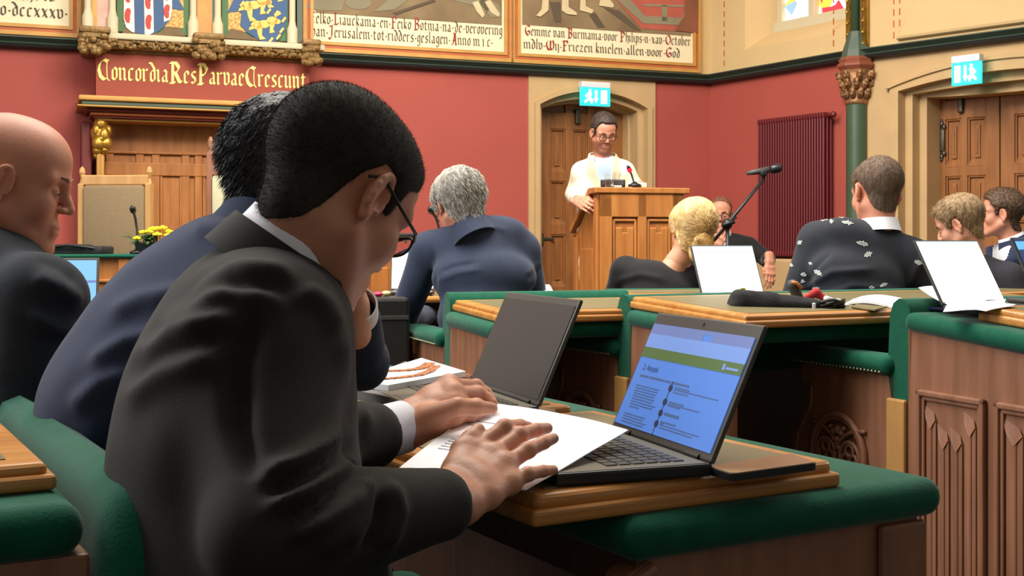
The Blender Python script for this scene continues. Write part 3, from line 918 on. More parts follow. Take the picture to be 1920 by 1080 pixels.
# ---------------------------------------------------------------- murals with captions
scene_brown = mat('umber_painted_floor', rgb(150, 126, 90), .75, color2=rgb(118, 96, 66), scale=3)
dark_sh = mat('dark_umber_paint', rgb(92, 76, 56), .75, var=.1, scale=6)
flesh = mat('pale_stocking_paint', rgb(214, 192, 150), .75, var=.08, scale=10)
rug_red = mat('faded_red_paint', rgb(176, 88, 70), .75, var=.1, scale=5)
grey_st = mat('grey_green_paint', rgb(138, 128, 100), .75, var=.08, scale=5)
cloak = mat('russet_paint', rgb(134, 80, 54), .75, var=.12, scale=5)
OM = .03
def uo(px): return WB.u(px, OM)
def zo(py, px): return WB.z(px, py, OM)
def pixm(pts): return pix(pts, OM)
def mural(label, pa, pb, zcap):
    t = thing('mural', label, 'mural', WB.M, 'history murals above the red wall')
    ua, ub = uo(pa), uo(pb)
    z0 = ZG + .01
    # frame: gold, orange-brown, gold, cream bands
    m = MB()
    for k, (w0, w1, mi, o_) in enumerate(((0, .03, 0, .04), (.03, .055, 1, .035), (.055, .08, 0, .045))):
        m.box(ua + w0, ub - w0, -o_, 0, z0 + w0, z0 + w1, mi=mi)
        m.box(ua + w0, ua + w1, -o_, 0, z0 + w1, 4.3, mi=mi)
        m.box(ub - w1, ub - w0, -o_, 0, z0 + w1, 4.3, mi=mi)
    m.build('frame', [M['gold_paint'], M['orange_paint']], t)
    MB().box(ua + .07, ub - .07, -OM + .002, 0, z0 + .07, 4.3).build('caption_panel', M['caption'], t)
    if zcap:
        MB().box(ua + .1, ub - .1, -OM - .004, -OM + .002, zcap, 4.3).build('painted_scene', scene_brown, t)
    return t
def caption(t, s, pa, ya, pb, yb, xhpx):
    u0, u1 = uo(pa), uo(pb)
    z_ = (zo(ya, pa) + zo(yb, pb)) / 2
    xh_ = xhpx * 10.2 / FPX
    kw = dict(nib=.16, cap_nib=.26, cap_scale=1.0)
    add_lettering('caption_capitals', s, u0, z_, u1 - u0, xh_, OM + .003, M['ink_red'], t, 'upper', **kw)
    add_lettering('caption_lettering', s, u0, z_, u1 - u0, xh_, OM + .004, M['ink_dark'], t, 'lower', **kw)
t = mural('framed mural caption ending in anno dccxxxv', -260, 152, None)
lowtext = dict()
caption(t, 'Anno.dccxxxv.', -56, 25, 130, 35, 15)
caption(t, 'voor-Chris-', -60, -8, 122, 4, 14)
t = mural('mural over a two-line caption about knights of Jerusalem', 568, 962, zo(24, 600))
caption(t, 'Eelko.Liauckama-en.Feiko Botnia-na-de-verovering', 580, 45, 943, 64, 13.5)
caption(t, '.van.Jerusalem.tot.ridders.geslagen.Anno m i c.', 580, 68, 925, 87, 13.5)
fm = lambda name, pts, lay, mt: flat(name, [pixm(p) for p in pts], lay, mt, t, WB, OM + .004)
fm('painted_figure', [[(573, 14), (590, -10), (625, -20), (650, -10), (640, 20), (600, 20)], blob(672, 6, 24, 12), [(700, 22), (735, -5), (760, -14), (770, -4), (740, 18)], [(820, -14), (890, -8), (925, 8), (905, 30), (885, 10), (840, -2)], [(905, -10), (935, 10), (940, 32), (920, 33), (898, 5)]], 1, grey_st)
fm('painted_staff', [[(736, 24), (812, -1), (816, 3), (742, 28)]], 2, dark_sh)
fm('painted_shoe', [[(885, 5), (896, 2), (908, 28), (904, 34), (893, 22)], [(908, 4), (918, 0), (936, 26), (934, 32), (920, 24)]], 2, flesh)
t = mural('mural of stockinged legs over a caption ending with God', 958, 1314, zo(46, 980))
caption(t, 'Gemme van Burmania.voor Philips.n-xav-October', 984, 68, 1296, 84, 12.5)
caption(t, 'mdlv.Wij.Friezen knielen.allen.voor.God', 982, 91, 1276, 108, 12.5)
fm('painted_carpet', [[(1146, -10), (1310, -30), (1310, 62), (1202, 54)]], 1, rug_red)
fm('painted_plinth', [[(1150, -6), (1172, -10), (1208, 30), (1278, 34), (1296, -14), (1310, -14), (1280, 48), (1204, 44)], [(1205, 8), (1285, 10), (1284, 14), (1206, 12)], [(1240, 10), (1250, 10), (1250, 40), (1240, 40)]], 2, grey_st)
fm('painted_cloak', [[(1284, -20), (1308, -20), (1306, 62), (1264, 58), (1282, 30)]], 3, cloak)
fm('painted_shadow', [[(1104, 28), (1116, 24), (1134, 52), (1120, 52)], [(1130, 14), (1160, 20), (1202, 58), (1190, 56)], [(1030, 4), (1050, 4), (1052, 42), (1040, 42)]], 1, dark_sh)
fm('painted_leg', [[(1018, -20), (1028, -20), (1027, 20), (1020, 26), (1012, 32), (1004, 30), (1014, 18)], [(1053, -20), (1064, -20), (1065, 14), (1080, 24), (1080, 29), (1062, 27), (1052, 20)], [(1088, -20), (1096, -20), (1097, 12), (1112, 20), (1108, 26), (1086, 20)], [(1128, -20), (1136, -8), (1150, 10), (1148, 15), (1122, 11)]], 3, flesh)
# ---------------------------------------------------------------- council benches
def roundel(mb, c, r, Mx, n=28):
    """carved gothic roundel standing on the panel plane (local y,z ; outward = -x)"""
    cy, cz = c
    def ring_(cy, cz, r, t, seg=24, a0=0.0, a1=2 * math.pi, x=-.008):
        closed = abs(a1 - a0 - 2 * math.pi) < 1e-6
        m = seg if closed else seg + 1
        mb.tube([(x, cy + r * math.cos(a0 + (a1 - a0) * k / seg), cz + r * math.sin(a0 + (a1 - a0) * k / seg)) for k in range(m)], t, 6, Mx, closed=closed)
    ring_(cy, cz, r, .011)
    ring_(cy, cz, r * .9, .006)
    for s in (-1, 1):
        ring_(cy + s * r * .95, cz - r * .55, r * 1.25, .007, 14, math.pi / 2 - s * .05, math.pi / 2 + s * 1.0)
        ring_(cy + s * r * .45, cz + r * .02, r * .36, .007, 16)
        for k in range(3):
            a = math.pi / 2 + 2 * math.pi * k / 3
            ring_(cy + s * r * .45 + r * .15 * math.cos(a), cz + r * .02 + r * .15 * math.sin(a), r * .15, .006, 10)
        ring_(cy + s * r * .62, cz - r * .5, r * .22, .006, 12)
        ring_(cy + s * r * .28, cz - r * .62, r * .24, .006, 12)
    for (a, b_, q) in ((0, .62, .09), (-.16, .56, .07), (.16, .56, .07), (0, .4, .06), (-.25, .68, .05), (.25, .68, .05), (0, -.2, .07), (0, -.4, .06)):
        mb.ball((-.008, cy + a * r, cz + b_ * r), (.012, q * r * 1.3, q * r * 1.3), Mx, nu=8, nv=5)

def linenfold(mb, y0, y1, z0, z1):
    """folded-cloth panel on the plane x = 0, facing -x"""
    n, w = 4, (y1 - y0)
    for k in range(n):
        a = y0 + w * (k + .12) / n
        b_ = y0 + w * (k + .88) / n
        top = z1 - .05 - (.05 if k in (1, 2) else 0)
        mb.box(-.006, 0, a, b_, z0, top, bev=.005)
        mb.box(-.010, 0, a + (b_ - a) * .35, b_ - (b_ - a) * .35, z0, top - .02, bev=.005)
        c = (a + b_) / 2
        mb.add([(-.008, a, top), (-.008, b_, top), (-.001, c + (b_ - a) * .8, top + .04), (-.001, c - (b_ - a) * .2, top + .02), (-.011, c, top - .03)], [(0, 4, 1, 2, 3)])
    return mb

def bench(label, group, X, Y, heading, W, back=.92, ledge=.88, depth=.62, arm=True, arm_len=.52, arm_z=.765, slope=.075,
          board=(-.02, -.6), board_x=(-.01, None), panel=True, roundel_=True, seats=1, desk=True, far_arm=True, curved_board=False):
    Mw = frame((X, Y, 0), heading)
    t = thing('council_bench', label, 'bench', Mw, group)
    V, Wd = M['velvet'], M['bench_wood']
    # backrest: velvet pad with rounded top, wooden back below the desk
    prof = [(-.035, .64), (.045, .64), (.06, .72), (.05, back - .05), (.035, back - .015), (.01, back), (-.015, back - .004), (-.035, back - .03), (-.045, back - .1)]
    mb = MB()
    path = [((x, 0, 0), (0, 1, 0), (0, 0, 1)) for x in (0, .01, W - .01, W)]
    mb.sweep(prof, path)
    o = mb.build('backrest', V, t, smooth=True, flat_angle=50)
    mb = MB(); mb.box(.02, W - .02, -.03, .03, 0, .7)
    mb.build('back_panel', M['bench_shaded'], t)
    mb = MB(); mb.box(-.012, .03, -.025, .055, 0, .64, bev=.006)
    mb.build('edge_strip', M['light_wood'], t)
    # seat
    mb = MB(); mb.box(.05, W - .05, .06, .55, .40, .47, bev=.03, seg=3); mb.build('seat', V, t, smooth=True, flat_angle=50)
    mb = MB(); mb.box(.05, W - .05, .50, .53, 0, .40); mb.build('seat_front', M['bench_shaded'], t)
    # arms at the ends
    ends = [0.0] + ([W] if far_arm else [])
    for e in ends if arm else []:
        sg = 1 if e == 0 else -1
        Ma = Matrix.Translation((e, 0, 0)) if e == 0 else Matrix.Translation((e, 0, 0)) @ Matrix.Diagonal((-1, 1, 1, 1))
        L = arm_len
        zt = arm_z - .055
        prof = [(.03, 0), (L + .02, 0), (L + .02, .30), (L + .03, .40), (L + .015, .47), (L - .03, .53), (L - .055, .57), (L - .06, zt - .08), (L - .04, zt - .07), (L - .03, zt - .04), (L - .03, zt), (.03, zt)]
        mb = MB()
        YZ = Matrix(((0, 0, 1, 0), (1, 0, 0, 0), (0, 1, 0, 0), (0, 0, 0, 1)))
        mb.prism(prof, 0, .05, Ma @ YZ, bev=.004)
        ap = mb.build('arm_panel', Wd, t)
        mb = MB(); mb.tube([Ma @ Vector((-.004, y_ - .035, z_)) for (y_, z_) in prof[1:9]], .006, 6)
        mb.build('arm_moulding', Wd, ap, smooth=True)
        if roundel_ and e == 0:
            mb = MB(); mb.lathe([(.128, 0), (.128, .004)], 28, Matrix(((0, 0, -1, -.0005), (1, 0, 0, L * .55), (0, 1, 0, .43), (0, 0, 0, 1))))
            mb.build('roundel_ground', M['bench_shaded'], ap)
            mb = MB(); roundel(mb, (L * .55, .43), .13, Matrix.Identity(4))
            mb.build('carved_roundel', Wd, ap, smooth=True)
        mb = MB()
        mb.box(-.03, .075, .03, L + .01, arm_z - .06, arm_z, Ma, bev=.028, seg=4)
        ar = mb.build('armrest', V, t, smooth=True, flat_angle=60)
        if e == 0:
            mb = MB()
            for k in range(26):
                mb.ball((-.031, .06 + (L - .1) * k / 25, arm_z - .05), .0045, Ma, nu=6, nv=4)
            tag(mb.build('nail_trim', M['stud'], ar, smooth=True), kind='stuff')
    if desk:
        zl = lambda y: ledge + slope * y
        ang = math.atan(slope)
        Ms = Matrix.Translation((0, 0, ledge)) @ Matrix.Rotation(ang, 4, 'X')
        L = depth
        mb = MB(); mb.box(-.02, W, -L, -.03, -.055, 0, Ms, bev=.024, seg=4)
        mb.build('velvet_ledge', V, t, smooth=True, flat_angle=60)
        # wooden board with leather inlay
        b0, b1 = board
        x0, x1 = board_x[0], board_x[1] if board_x[1] else W - .04
        mb = MB()
        mb.box(x0, x1, b1, b0, .002, .026, Ms, bev=.008, seg=3)
        mb.box(x0 + .008, x1 - .008, b1 + .008, b0 - .008, .02, .042, Ms, bev=.009, seg=3)
        bd = mb.build('desk_board', M['board_wood'], t)
        mb = MB(); mb.box(x0 + .05, x1 - .05, b1 + .05, b0 - .05, .03, .0432, Ms); mb.build('leather_inlay', M['leather'], bd)
        if panel:
            pd = depth - .03
            mb = MB()
            YZ = Matrix(((0, 0, 1, 0), (1, 0, 0, 0), (0, 1, 0, 0), (0, 0, 0, 1)))
            mb.prism([(-pd, 0), (-.03, 0), (-.03, zl(-.03) - .05), (-pd, zl(-pd) - .05)], .0, .04, YZ)
            mb.build('end_panel', Wd, t)
            mb = MB()
            pz = zl(-.3) - .20
            for (a, b_) in ((-.34, -.075), (-pd + .02, -.375)):
                for (i0, w_, d_) in ((0, .018, .016), (.018, .012, .009)):
                    for (a0, a1, c0, c1) in ((a + i0, b_ - i0, pz - i0 - w_, pz - i0), (a + i0, a + i0 + w_, .1, pz - i0), (b_ - i0 - w_, b_ - i0, .1, pz - i0)):
                        mb.box(-d_, 0, a0, a1, c0, c1, bev=.005)
            mb.build('panel_moulding', Wd, t)
            mb = MB(); linenfold(mb, -.31, -.105, .1, pz - .03); mb.build('linenfold_panel', Wd, t)
            if pd > .55:
                mb = MB(); linenfold(mb, -pd + .05, -.405, .1, pz - .03); mb.build('linenfold_panel', Wd, t)
    return t

GB = 'oak council benches with green velvet'
bench('green velvet council bench at the right edge with linenfold end panel', GB, (1690 - 960) * 3.6 / FPX, 3.6, -22.6, 1.35, back=.936, ledge=.902, depth=.78, board=(-.25, -.76), board_x=(.05, None), far_arm=False)
bench('empty council bench whose desk carries the black pouch', GB, (1172 - 960) * 4.2 / FPX, 4.2, -27, 1.62, back=.922, ledge=.876, depth=.60, board=(-.02, -.66), board_x=(.0, None), slope=.05, far_arm=False)
bench('council bench at the back of the grey-haired man in the navy suit', GB, (838 - 960) * 4.6 / FPX, 4.6, -20, .74, back=.914, ledge=.846, depth=.56, board=(-.03, -.58), board_x=(.01, None), slope=.03, far_arm=False)
bench('council bench at the back of the blonde woman in black', GB, (1136 - 960) * 5.2 / FPX, 5.2, -10, .62, back=.905, ledge=.86, depth=.34, board=(-.03, -.32), panel=False, arm=False, slope=.02, far_arm=False)
bench('council bench seating the two men before the double doors', GB, 1.86, 5.35, -24, 1.5, back=.905, ledge=.86, depth=.36, board=(-.03, -.34), panel=False, arm=False, slope=.02, far_arm=False)

# ---------------------------------------------------------------- foreground row: front desk
KX, KY = .0248, 1.427
DH = 60.0
DF = Vector((math.sin(math.radians(DH)), math.cos(math.radians(DH)), 0))      # the way its sitters face
DR = Vector((-DF.y, DF.x, 0))                                                    # along the row, away from the camera
MD = Matrix(((DF.x, DR.x, 0, KX), (DF.y, DR.y, 0, KY), (0, 0, 1, 0), (0, 0, 0, 1)))   # local x = facing, y = along the row
def DK(a, b, z=0.0):
    return Vector((KX, KY, 0)) + DF * a + DR * b + Vector((0, 0, z))
desk = thing('front_desk', 'long front desk with green velvet ledge, oak boards and open laptops', 'desk', MD)
V = M['velvet']
mb = MB(); mb.box(.12, .668, -.028, 2.4, .712, .767, bev=.026, seg=5)
mb.build('velvet_ledge', V, desk, smooth=True, flat_angle=60)
mb = MB()
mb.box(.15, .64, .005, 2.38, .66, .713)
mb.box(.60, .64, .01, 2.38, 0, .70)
mb.build('front_panel', M['bench_shaded'], desk)
mb = MB()
YZs = Matrix(((1, 0, 0, 0), (0, 0, -1, 0), (0, 1, 0, 0), (0, 0, 0, 1)))
mb.prism([(.17, .712), (.13, .69), (.135, .64), (.16, .60), (.17, .55), (.26, .30), (.3, 0), (.64, 0), (.64, .712)], -.045, 0, YZs, bev=.004)
mb.build('end_panel', M['bench_wood'], desk)
mb = MB()
mb.box(.555, .645, -.012, .0, 0, .708, bev=.006)
mb.box(.24, .545, -.008, .0, .50, .53, bev=.005); mb.box(.515, .545, -.008, .0, .05, .53, bev=.005)
mb.tube([(.17, -.004, .7), (.138, -.004, .685), (.142, -.004, .645), (.17, -.004, .6), (.178, -.004, .55)], .009, 8)
mb.build('panel_moulding', M['bench_wood'], desk)
for k, (b0, b1) in enumerate(((0.0, .60), (.655, 1.26), (1.31, 1.92))):
    mb = MB()
    mb.box(0, .49, b0, b1, .767, .787, bev=.006, seg=3)
    mb.box(.008, .482, b0 + .008, b1 - .008, .782, .803, bev=.009, seg=3)
    bd = mb.build('desk_board', M['board_wood'] if k else M['board_wood'], desk)
    mb = MB(); mb.box(.038, .452, b0 + .038, b1 - .038, .79, .8042); mb.build('leather_inlay', M['leather'], bd)

# seats of that row: velvet back behind the men, arm, and the desk fixed to its back for the camera's row
seat = thing('velvet_bench', 'green velvet seat back curving behind the man in the charcoal suit', 'bench', MD)
BF, B0 = -.44, .09
zb_ = .855
mb = MB()
prof = [(-.035, .50), (.045, .50), (.055, .66), (.045, zb_ - .05), (.03, zb_ - .014), (.005, zb_), (-.02, zb_ - .01), (-.035, zb_ - .04), (-.045, zb_ - .12)]
path = []
for k in range(9):                               # the end of the pad rolls over and drops to the arm
    s = k / 8
    path.append(((BF, B0 - .09 + .09 * (s ** 1.6), -.22 * (1 - s) ** 2.2), (1, 0, 0), (0, 0, 1)))
path += [((BF, B0 + b_, 0), (1, 0, 0), (0, 0, 1)) for b_ in (.2, .8, 1.5, 2.4)]
mb.sweep(prof, path)
mb.build('backrest', V, seat, smooth=True, flat_angle=50)
mb = MB(); mb.box(BF - .03, BF + .03, B0 - .07, 2.4, 0, .62); mb.build('back_panel', M['bench_shaded'], seat)
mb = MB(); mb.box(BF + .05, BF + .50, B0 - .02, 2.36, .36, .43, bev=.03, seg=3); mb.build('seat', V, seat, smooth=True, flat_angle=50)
mb = MB(); mb.box(BF + .46, BF + .48, B0 - .02, 2.36, 0, .37); mb.build('seat_front', M['bench_shaded'], seat)
mb = MB(); mb.box(BF + .02, BF + .31, -.045, .045, .68, .735, bev=.027, seg=4); mb.build('armrest', V, seat, smooth=True, flat_angle=60)
mb = MB(); mb.box(BF + .03, BF + .29, -.02, .02, 0, .69, bev=.006); mb.build('arm_panel', M['bench_wood'], seat)
# rear desk of the seat
mb = MB(); mb.box(BF - .72, BF - .05, B0 - .045, 1.0, .785, .840, bev=.026, seg=5); mb.build('velvet_ledge', V, seat, smooth=True, flat_angle=60)
mb = MB(); mb.box(BF - .70, BF - .045, B0 - .03, B0 + .02, 0, .787, bev=.004)
mb.build('end_panel', M['bench_wood'], seat)
mb = MB()
mb.box(BF - .75, BF - .065, B0 + .035, .85, .841, .858, bev=.006, seg=3)
mb.box(BF - .742, BF - .073, B0 + .043, .84, .853, .870, bev=.009, seg=3)
bd = mb.build('desk_board', M['board_wood'], seat)
mb = MB(); mb.box(BF - .70, BF - .11, B0 + .08, .80, .86, .8712); mb.build('leather_inlay', M['leather'], bd)

# ---------------------------------------------------------------- dais furniture on the left
dd = 6.3
def dz(py, d=dd): return EYE - (py - HORIZ) * d / FPX
def dx(px, d=dd): return (px - 960) * d / FPX
pd_ = thing('dais_desk', 'long oak dais desk with green top in front of the tan chairs', 'desk', frame((dx(60), dd, 0), -8))
Wd_ = (dx(735) - dx(60)) * 1.0
mb = MB(); mb.box(0, Wd_, -.04, .55, dz(484), dz(477), bev=.012); mb.build('desk_top', M['velvet'], pd_)
mb = MB(); mb.box(.03, Wd_ - .03, 0, .05, 0, dz(484)); mb.build('front_panel', M['lectern_wood'], pd_)
mb = MB()
for k in range(9):
    x_ = Wd_ * k / 8
    mb.box(x_ - .03, x_ + .03, -.02, 0, 0, dz(484), bev=.006)
mb.box(0, Wd_, -.018, 0, dz(530), dz(524), bev=.005)
mb.build('panel_rail', M['lectern_wood'], pd_)
# small oak reading stand at its right end
st = thing('reading_stand', 'small oak stand just right of the two foreground heads', 'stand', frame((dx(712, 5.9), 5.9, 0), -12))
w_ = 27 * 5.9 / FPX
h_ = dz(462, 5.9)
mb = MB(); mb.box(-w_, w_, 0, .35, 0, h_, bev=.01)
mb.box(-w_ * .6, w_ * .6, -.012, 0, .15, h_ - .1, bev=.006); mb.build('body', M['lectern_wood'], st)
mb = MB(); mb.box(-w_ - .025, w_ + .025, -.03, .38, h_, h_ + .03, bev=.008); mb.build('top', M['lectern_wood'], st)

def high_chair(label, px0, px1, d, ytop, ypanel, fabric, finial, h=-5, group=None):
    xm = ((px0 + px1) / 2 - 960) * d / FPX
    w = (px1 - px0) * d / FPX / 2
    z1, zp = dz(ytop, d), dz(ypanel, d)
    t = thing('high_back_chair', label, 'chair', frame((xm, d, 0), h), group)
    pw = 11 * d / FPX / 2
    for s in (-1, 1):
        m = MB(); x_ = s * (w - pw)
        m.box(x_ - pw, x_ + pw, -.03, .03, 0, z1 - .1, bev=.006)
        m.lathe([(pw * 1.1, z1 - .1), (pw * .75, z1 - .085), (pw * 1.05, z1 - .06), (pw * 1.0, z1 - .025), (pw * .4, z1)] if finial == 'ball' else [(pw, z1 - .1), (pw * .5, z1 - .07), (pw * 1.1, z1 - .035), (pw * .9, z1 - .015), (pw * .2, z1)], 10, Matrix.Translation((x_, 0, 0)))
        m.build('back_post', M['light_wood'] if finial != 'ball' else M['bench_wood'], t)
    m = MB(); m.box(-w + pw, w - pw, -.025, .025, zp - .03, zp + .03, bev=.008); m.box(-w + pw, w - pw, -.02, .02, .95, 1.0)
    m.build('top_rail', M['light_wood'] if finial != 'ball' else M['bench_wood'], t)
    m = MB(); m.box(-w + 2 * pw, w - 2 * pw, -.045, .03, .75, zp - .03, bev=.02); m.build('upholstered_back', fabric, t, smooth=True, flat_angle=40)
    m = MB(); m.box(-w, w, -.5, .03, .62, .72, bev=.03); m.build('seat', fabric, t, smooth=True, flat_angle=40)
    for s in (-1, 1):
        m = MB(); m.box(s * (w - pw) - pw, s * (w - pw) + pw, -.48, -.43, 0, .63); m.build('leg', M['light_wood'], t)
    return t
high_chair('high-backed chair with tan woven back behind the yellow flowers', 147, 287, 7.1, 312, 338, M['tan_fabric'], 'knob', 4)
high_chair('taller oak chair with pointed posts beside the tan chair', 388, 520, 7.5, 256, 320, mat('pale_green_fabric', rgb(196, 190, 156), .9, var=.05, scale=80), 'ball', 4)

# ---------------------------------------------------------------- lectern
ld = 7.25
lx0, lx1 = dx(1122, ld), dx(1283, ld)
lz = dz(352, ld)
lect = thing('lectern', 'oak lectern with linenfold panels in front of the man in the cream suit', 'lectern', frame(((lx0 + lx1) / 2, ld, 0), -14))
w = (lx1 - lx0) / 2 / .97
D_ = .46
mb = MB()
mb.prism([(0, 0), (D_, 0), (D_, lz - .26), (D_ - .02, lz - .26), (.10, lz - .03), (0, lz - .03)], -w, w, Matrix(((0, 0, 1, 0), (1, 0, 0, 0), (0, 1, 0, 0), (0, 0, 0, 1))))
mb.build('body', M['lectern_wood'], lect)
mb = MB()
mb.prism([(-.03, lz - .035), (-.03, lz), (.11, lz), (D_ + .03, lz - .235), (D_ + .02, lz - .27), (.1, lz - .035)], -w - .035, w + .035, Matrix(((0, 0, 1, 0), (1, 0, 0, 0), (0, 1, 0, 0), (0, 0, 0, 1))), bev=.006)
mb.build('top', M['lectern_wood'], lect)
mb = MB()
zt = lz - .035
mb.box(-w, w, -.02, 0, zt - .14, zt, bev=.005)
for (a, b_) in ((-w, -w + .075), (-.028, .028), (w - .075, w)):
    mb.box(a, b_, -.02, 0, 0, zt, bev=.005)
mb.box(-w - .02, -w, .0, .06, 0, lz - .06, bev=.005); mb.box(-w - .02, -w, D_ - .07, D_, 0, lz - .29, bev=.005); mb.box(-w - .02, -w, 0, D_, 0, .12, bev=.005)
mb.build('stile', M['lectern_wood'], lect)
for s in (-1, 1):
    a, b_ = (-w + .08, -.032) if s < 0 else (.032, w - .08)
    mb = MB()
    panel_frame(mb, a, b_, .1, zt - .15, .016, .014)
    for k in range(3):
        c = a + (b_ - a) * (.27 + .23 * k)
        mb.box(c - .022, c + .022, -.012, 0, .14, zt - .2 - .03 * (k % 2), bev=.006)
    mb.build('linenfold_panel', M['lectern_wood'], lect)
mb = MB(); mb.box(-w - .012, -w, .09, D_ - .1, .2, lz - .36, bev=.005); mb.build('side_panel', M['lectern_wood'], lect)
# ---------------------------------------------------------------- signed-distance modelling for people and soft things
class SDF:
    def __init__(self, vox):
        self.vox, self.ops = vox, []
    def cone(self, a, b, r1, r2=None, k=.02, sub=False):
        self.ops.append(('c', np.array(a, float), np.array(b, float), r1, r1 if r2 is None else r2, k, sub)); return self
    def chain(self, pts, rs, k=.02):
        for i in range(len(pts) - 1):
            self.cone(pts[i], pts[i + 1], rs[i], rs[i + 1], k)
        return self
    def ell(self, c, r, R=None, k=.02, sub=False):
        R = np.eye(3) if R is None else np.array(R)
        self.ops.append(('e', np.array(c, float), np.array(r, float), R, None, k, sub)); return self
    def box(self, c, h, R=None, rad=.01, k=.02, sub=False):
        R = np.eye(3) if R is None else np.array(R)
        self.ops.append(('b', np.array(c, float), np.array(h, float), R, rad, k, sub)); return self
    def bounds(self, op):
        t = op[0]
        if t == 'c':
            r = max(op[3], op[4])
            return np.minimum(op[1], op[2]) - r, np.maximum(op[1], op[2]) + r
        e = np.abs(op[3]) @ (op[2] + (op[4] or 0))
        return op[1] - e, op[1] + e
    def grid(self, lo=None, hi=None):
        if lo is None:
            bs = [self.bounds(o) for o in self.ops if not o[6]]
            lo = np.min([b[0] for b in bs], 0) - 3 * self.vox
            hi = np.max([b[1] for b in bs], 0) + 3 * self.vox
        n = np.ceil((hi - lo) / self.vox).astype(int) + 1
        V = np.full(n, .3, dtype=np.float32)
        ax = [lo[i] + self.vox * np.arange(n[i]) for i in range(3)]
        for op in self.ops:
            k = op[5]
            b0, b1 = self.bounds(op)
            m = k + 3 * self.vox
            i0 = np.maximum(np.floor((b0 - m - lo) / self.vox).astype(int), 0)
            i1 = np.minimum(np.ceil((b1 + m - lo) / self.vox).astype(int) + 1, n)
            if np.any(i1 <= i0): continue
            X, Y, Z = np.meshgrid(ax[0][i0[0]:i1[0]], ax[1][i0[1]:i1[1]], ax[2][i0[2]:i1[2]], indexing='ij')
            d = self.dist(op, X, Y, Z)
            sl = (slice(i0[0], i1[0]), slice(i0[1], i1[1]), slice(i0[2], i1[2]))
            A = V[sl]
            if op[6]:
                V[sl] = -smin(-A, d, k)
            else:
                V[sl] = smin(A, d, k)
        return V, lo
    def dist(self, op, X, Y, Z):
        if op[0] == 'c':
            a, b = op[1], op[2]
            ba = b - a
            L2 = max(ba @ ba, 1e-12)
            t = np.clip(((X - a[0]) * ba[0] + (Y - a[1]) * ba[1] + (Z - a[2]) * ba[2]) / L2, 0, 1)
            return np.sqrt((X - a[0] - t * ba[0]) ** 2 + (Y - a[1] - t * ba[1]) ** 2 + (Z - a[2] - t * ba[2]) ** 2) - (op[3] + (op[4] - op[3]) * t)
        c, r, R = op[1], op[2], op[3]
        x, y, z = X - c[0], Y - c[1], Z - c[2]
        u = R[0, 0] * x + R[1, 0] * y + R[2, 0] * z
        v = R[0, 1] * x + R[1, 1] * y + R[2, 1] * z
        w = R[0, 2] * x + R[1, 2] * y + R[2, 2] * z
        if op[0] == 'e':
            k0 = np.sqrt((u / r[0]) ** 2 + (v / r[1]) ** 2 + (w / r[2]) ** 2)
            k1 = np.sqrt((u / r[0] ** 2) ** 2 + (v / r[1] ** 2) ** 2 + (w / r[2] ** 2) ** 2)
            return k0 * (k0 - 1) / np.maximum(k1, 1e-9)
        rad = op[4]
        qx, qy, qz = np.abs(u) - r[0], np.abs(v) - r[1], np.abs(w) - r[2]
        return np.sqrt(np.maximum(qx, 0) ** 2 + np.maximum(qy, 0) ** 2 + np.maximum(qz, 0) ** 2) + np.minimum(np.maximum(qx, np.maximum(qy, qz)), 0) - rad
    def mesh(self):
        V, lo = self.grid()
        return surface_nets(V, lo, self.vox)

def smin(a, b, k):
    if k <= 0: return np.minimum(a, b)
    h = np.clip(.5 + .5 * (b - a) / k, 0, 1)
    return b * (1 - h) + a * h - k * h * (1 - h)

CORN = np.array([(i, j, k) for i in (0, 1) for j in (0, 1) for k in (0, 1)])
EDG = [(a, b) for a in range(8) for b in range(a + 1, 8) if np.abs(CORN[a] - CORN[b]).sum() == 1]
def surface_nets(V, lo, vox):
    ins = V < 0
    n = np.array(V.shape)
    c = np.zeros(n - 1, dtype=np.int8)
    for (i, j, k) in CORN:
        c += ins[i:n[0] - 1 + i, j:n[1] - 1 + j, k:n[2] - 1 + k]
    act = np.argwhere((c > 0) & (c < 8))
    idx = np.full(n - 1, -1, dtype=np.int64)
    idx[act[:, 0], act[:, 1], act[:, 2]] = np.arange(len(act))
    vals = np.stack([V[act[:, 0] + i, act[:, 1] + j, act[:, 2] + k] for (i, j, k) in CORN], 1)
    P_, cnt = np.zeros((len(act), 3)), np.zeros(len(act))
    for a, b in EDG:
        va, vb = vals[:, a], vals[:, b]
        m = (va < 0) != (vb < 0)
        t = np.where(m, va / np.where(m, va - vb, 1), 0)
        P_ += np.where(m[:, None], CORN[a] + t[:, None] * (CORN[b] - CORN[a]), 0)
        cnt += m
    verts = lo + (act + P_ / cnt[:, None]) * vox
    faces = []
    for ax in range(3):
        u, w = [(1, 2), (2, 0), (0, 1)][ax]
        sl0 = [slice(1, n[i] - 1) for i in range(3)]; sl1 = [slice(1, n[i] - 1) for i in range(3)]
        sl0[ax] = slice(0, n[ax] - 1); sl1[ax] = slice(1, n[ax])
        a, b = ins[tuple(sl0)], ins[tuple(sl1)]
        e = np.argwhere(a != b)
        off = np.array([1, 1, 1]); off[ax] = 0
        p = e + off
        flip = a[e[:, 0], e[:, 1], e[:, 2]]
        q = []
        for (du, dw) in ((-1, -1), (0, -1), (0, 0), (-1, 0)):
            s = p.copy(); s[:, u] += du; s[:, w] += dw
            q.append(idx[s[:, 0], s[:, 1], s[:, 2]])
        q = np.stack(q, 1)
        q[~flip] = q[~flip][:, ::-1]
        faces.append(q)
    return verts, np.concatenate(faces)

def np_mesh(name, v, f):
    me = bpy.data.meshes.new(name)
    me.from_pydata(v.tolist(), [], f.tolist() if hasattr(f, 'tolist') else f)
    return me

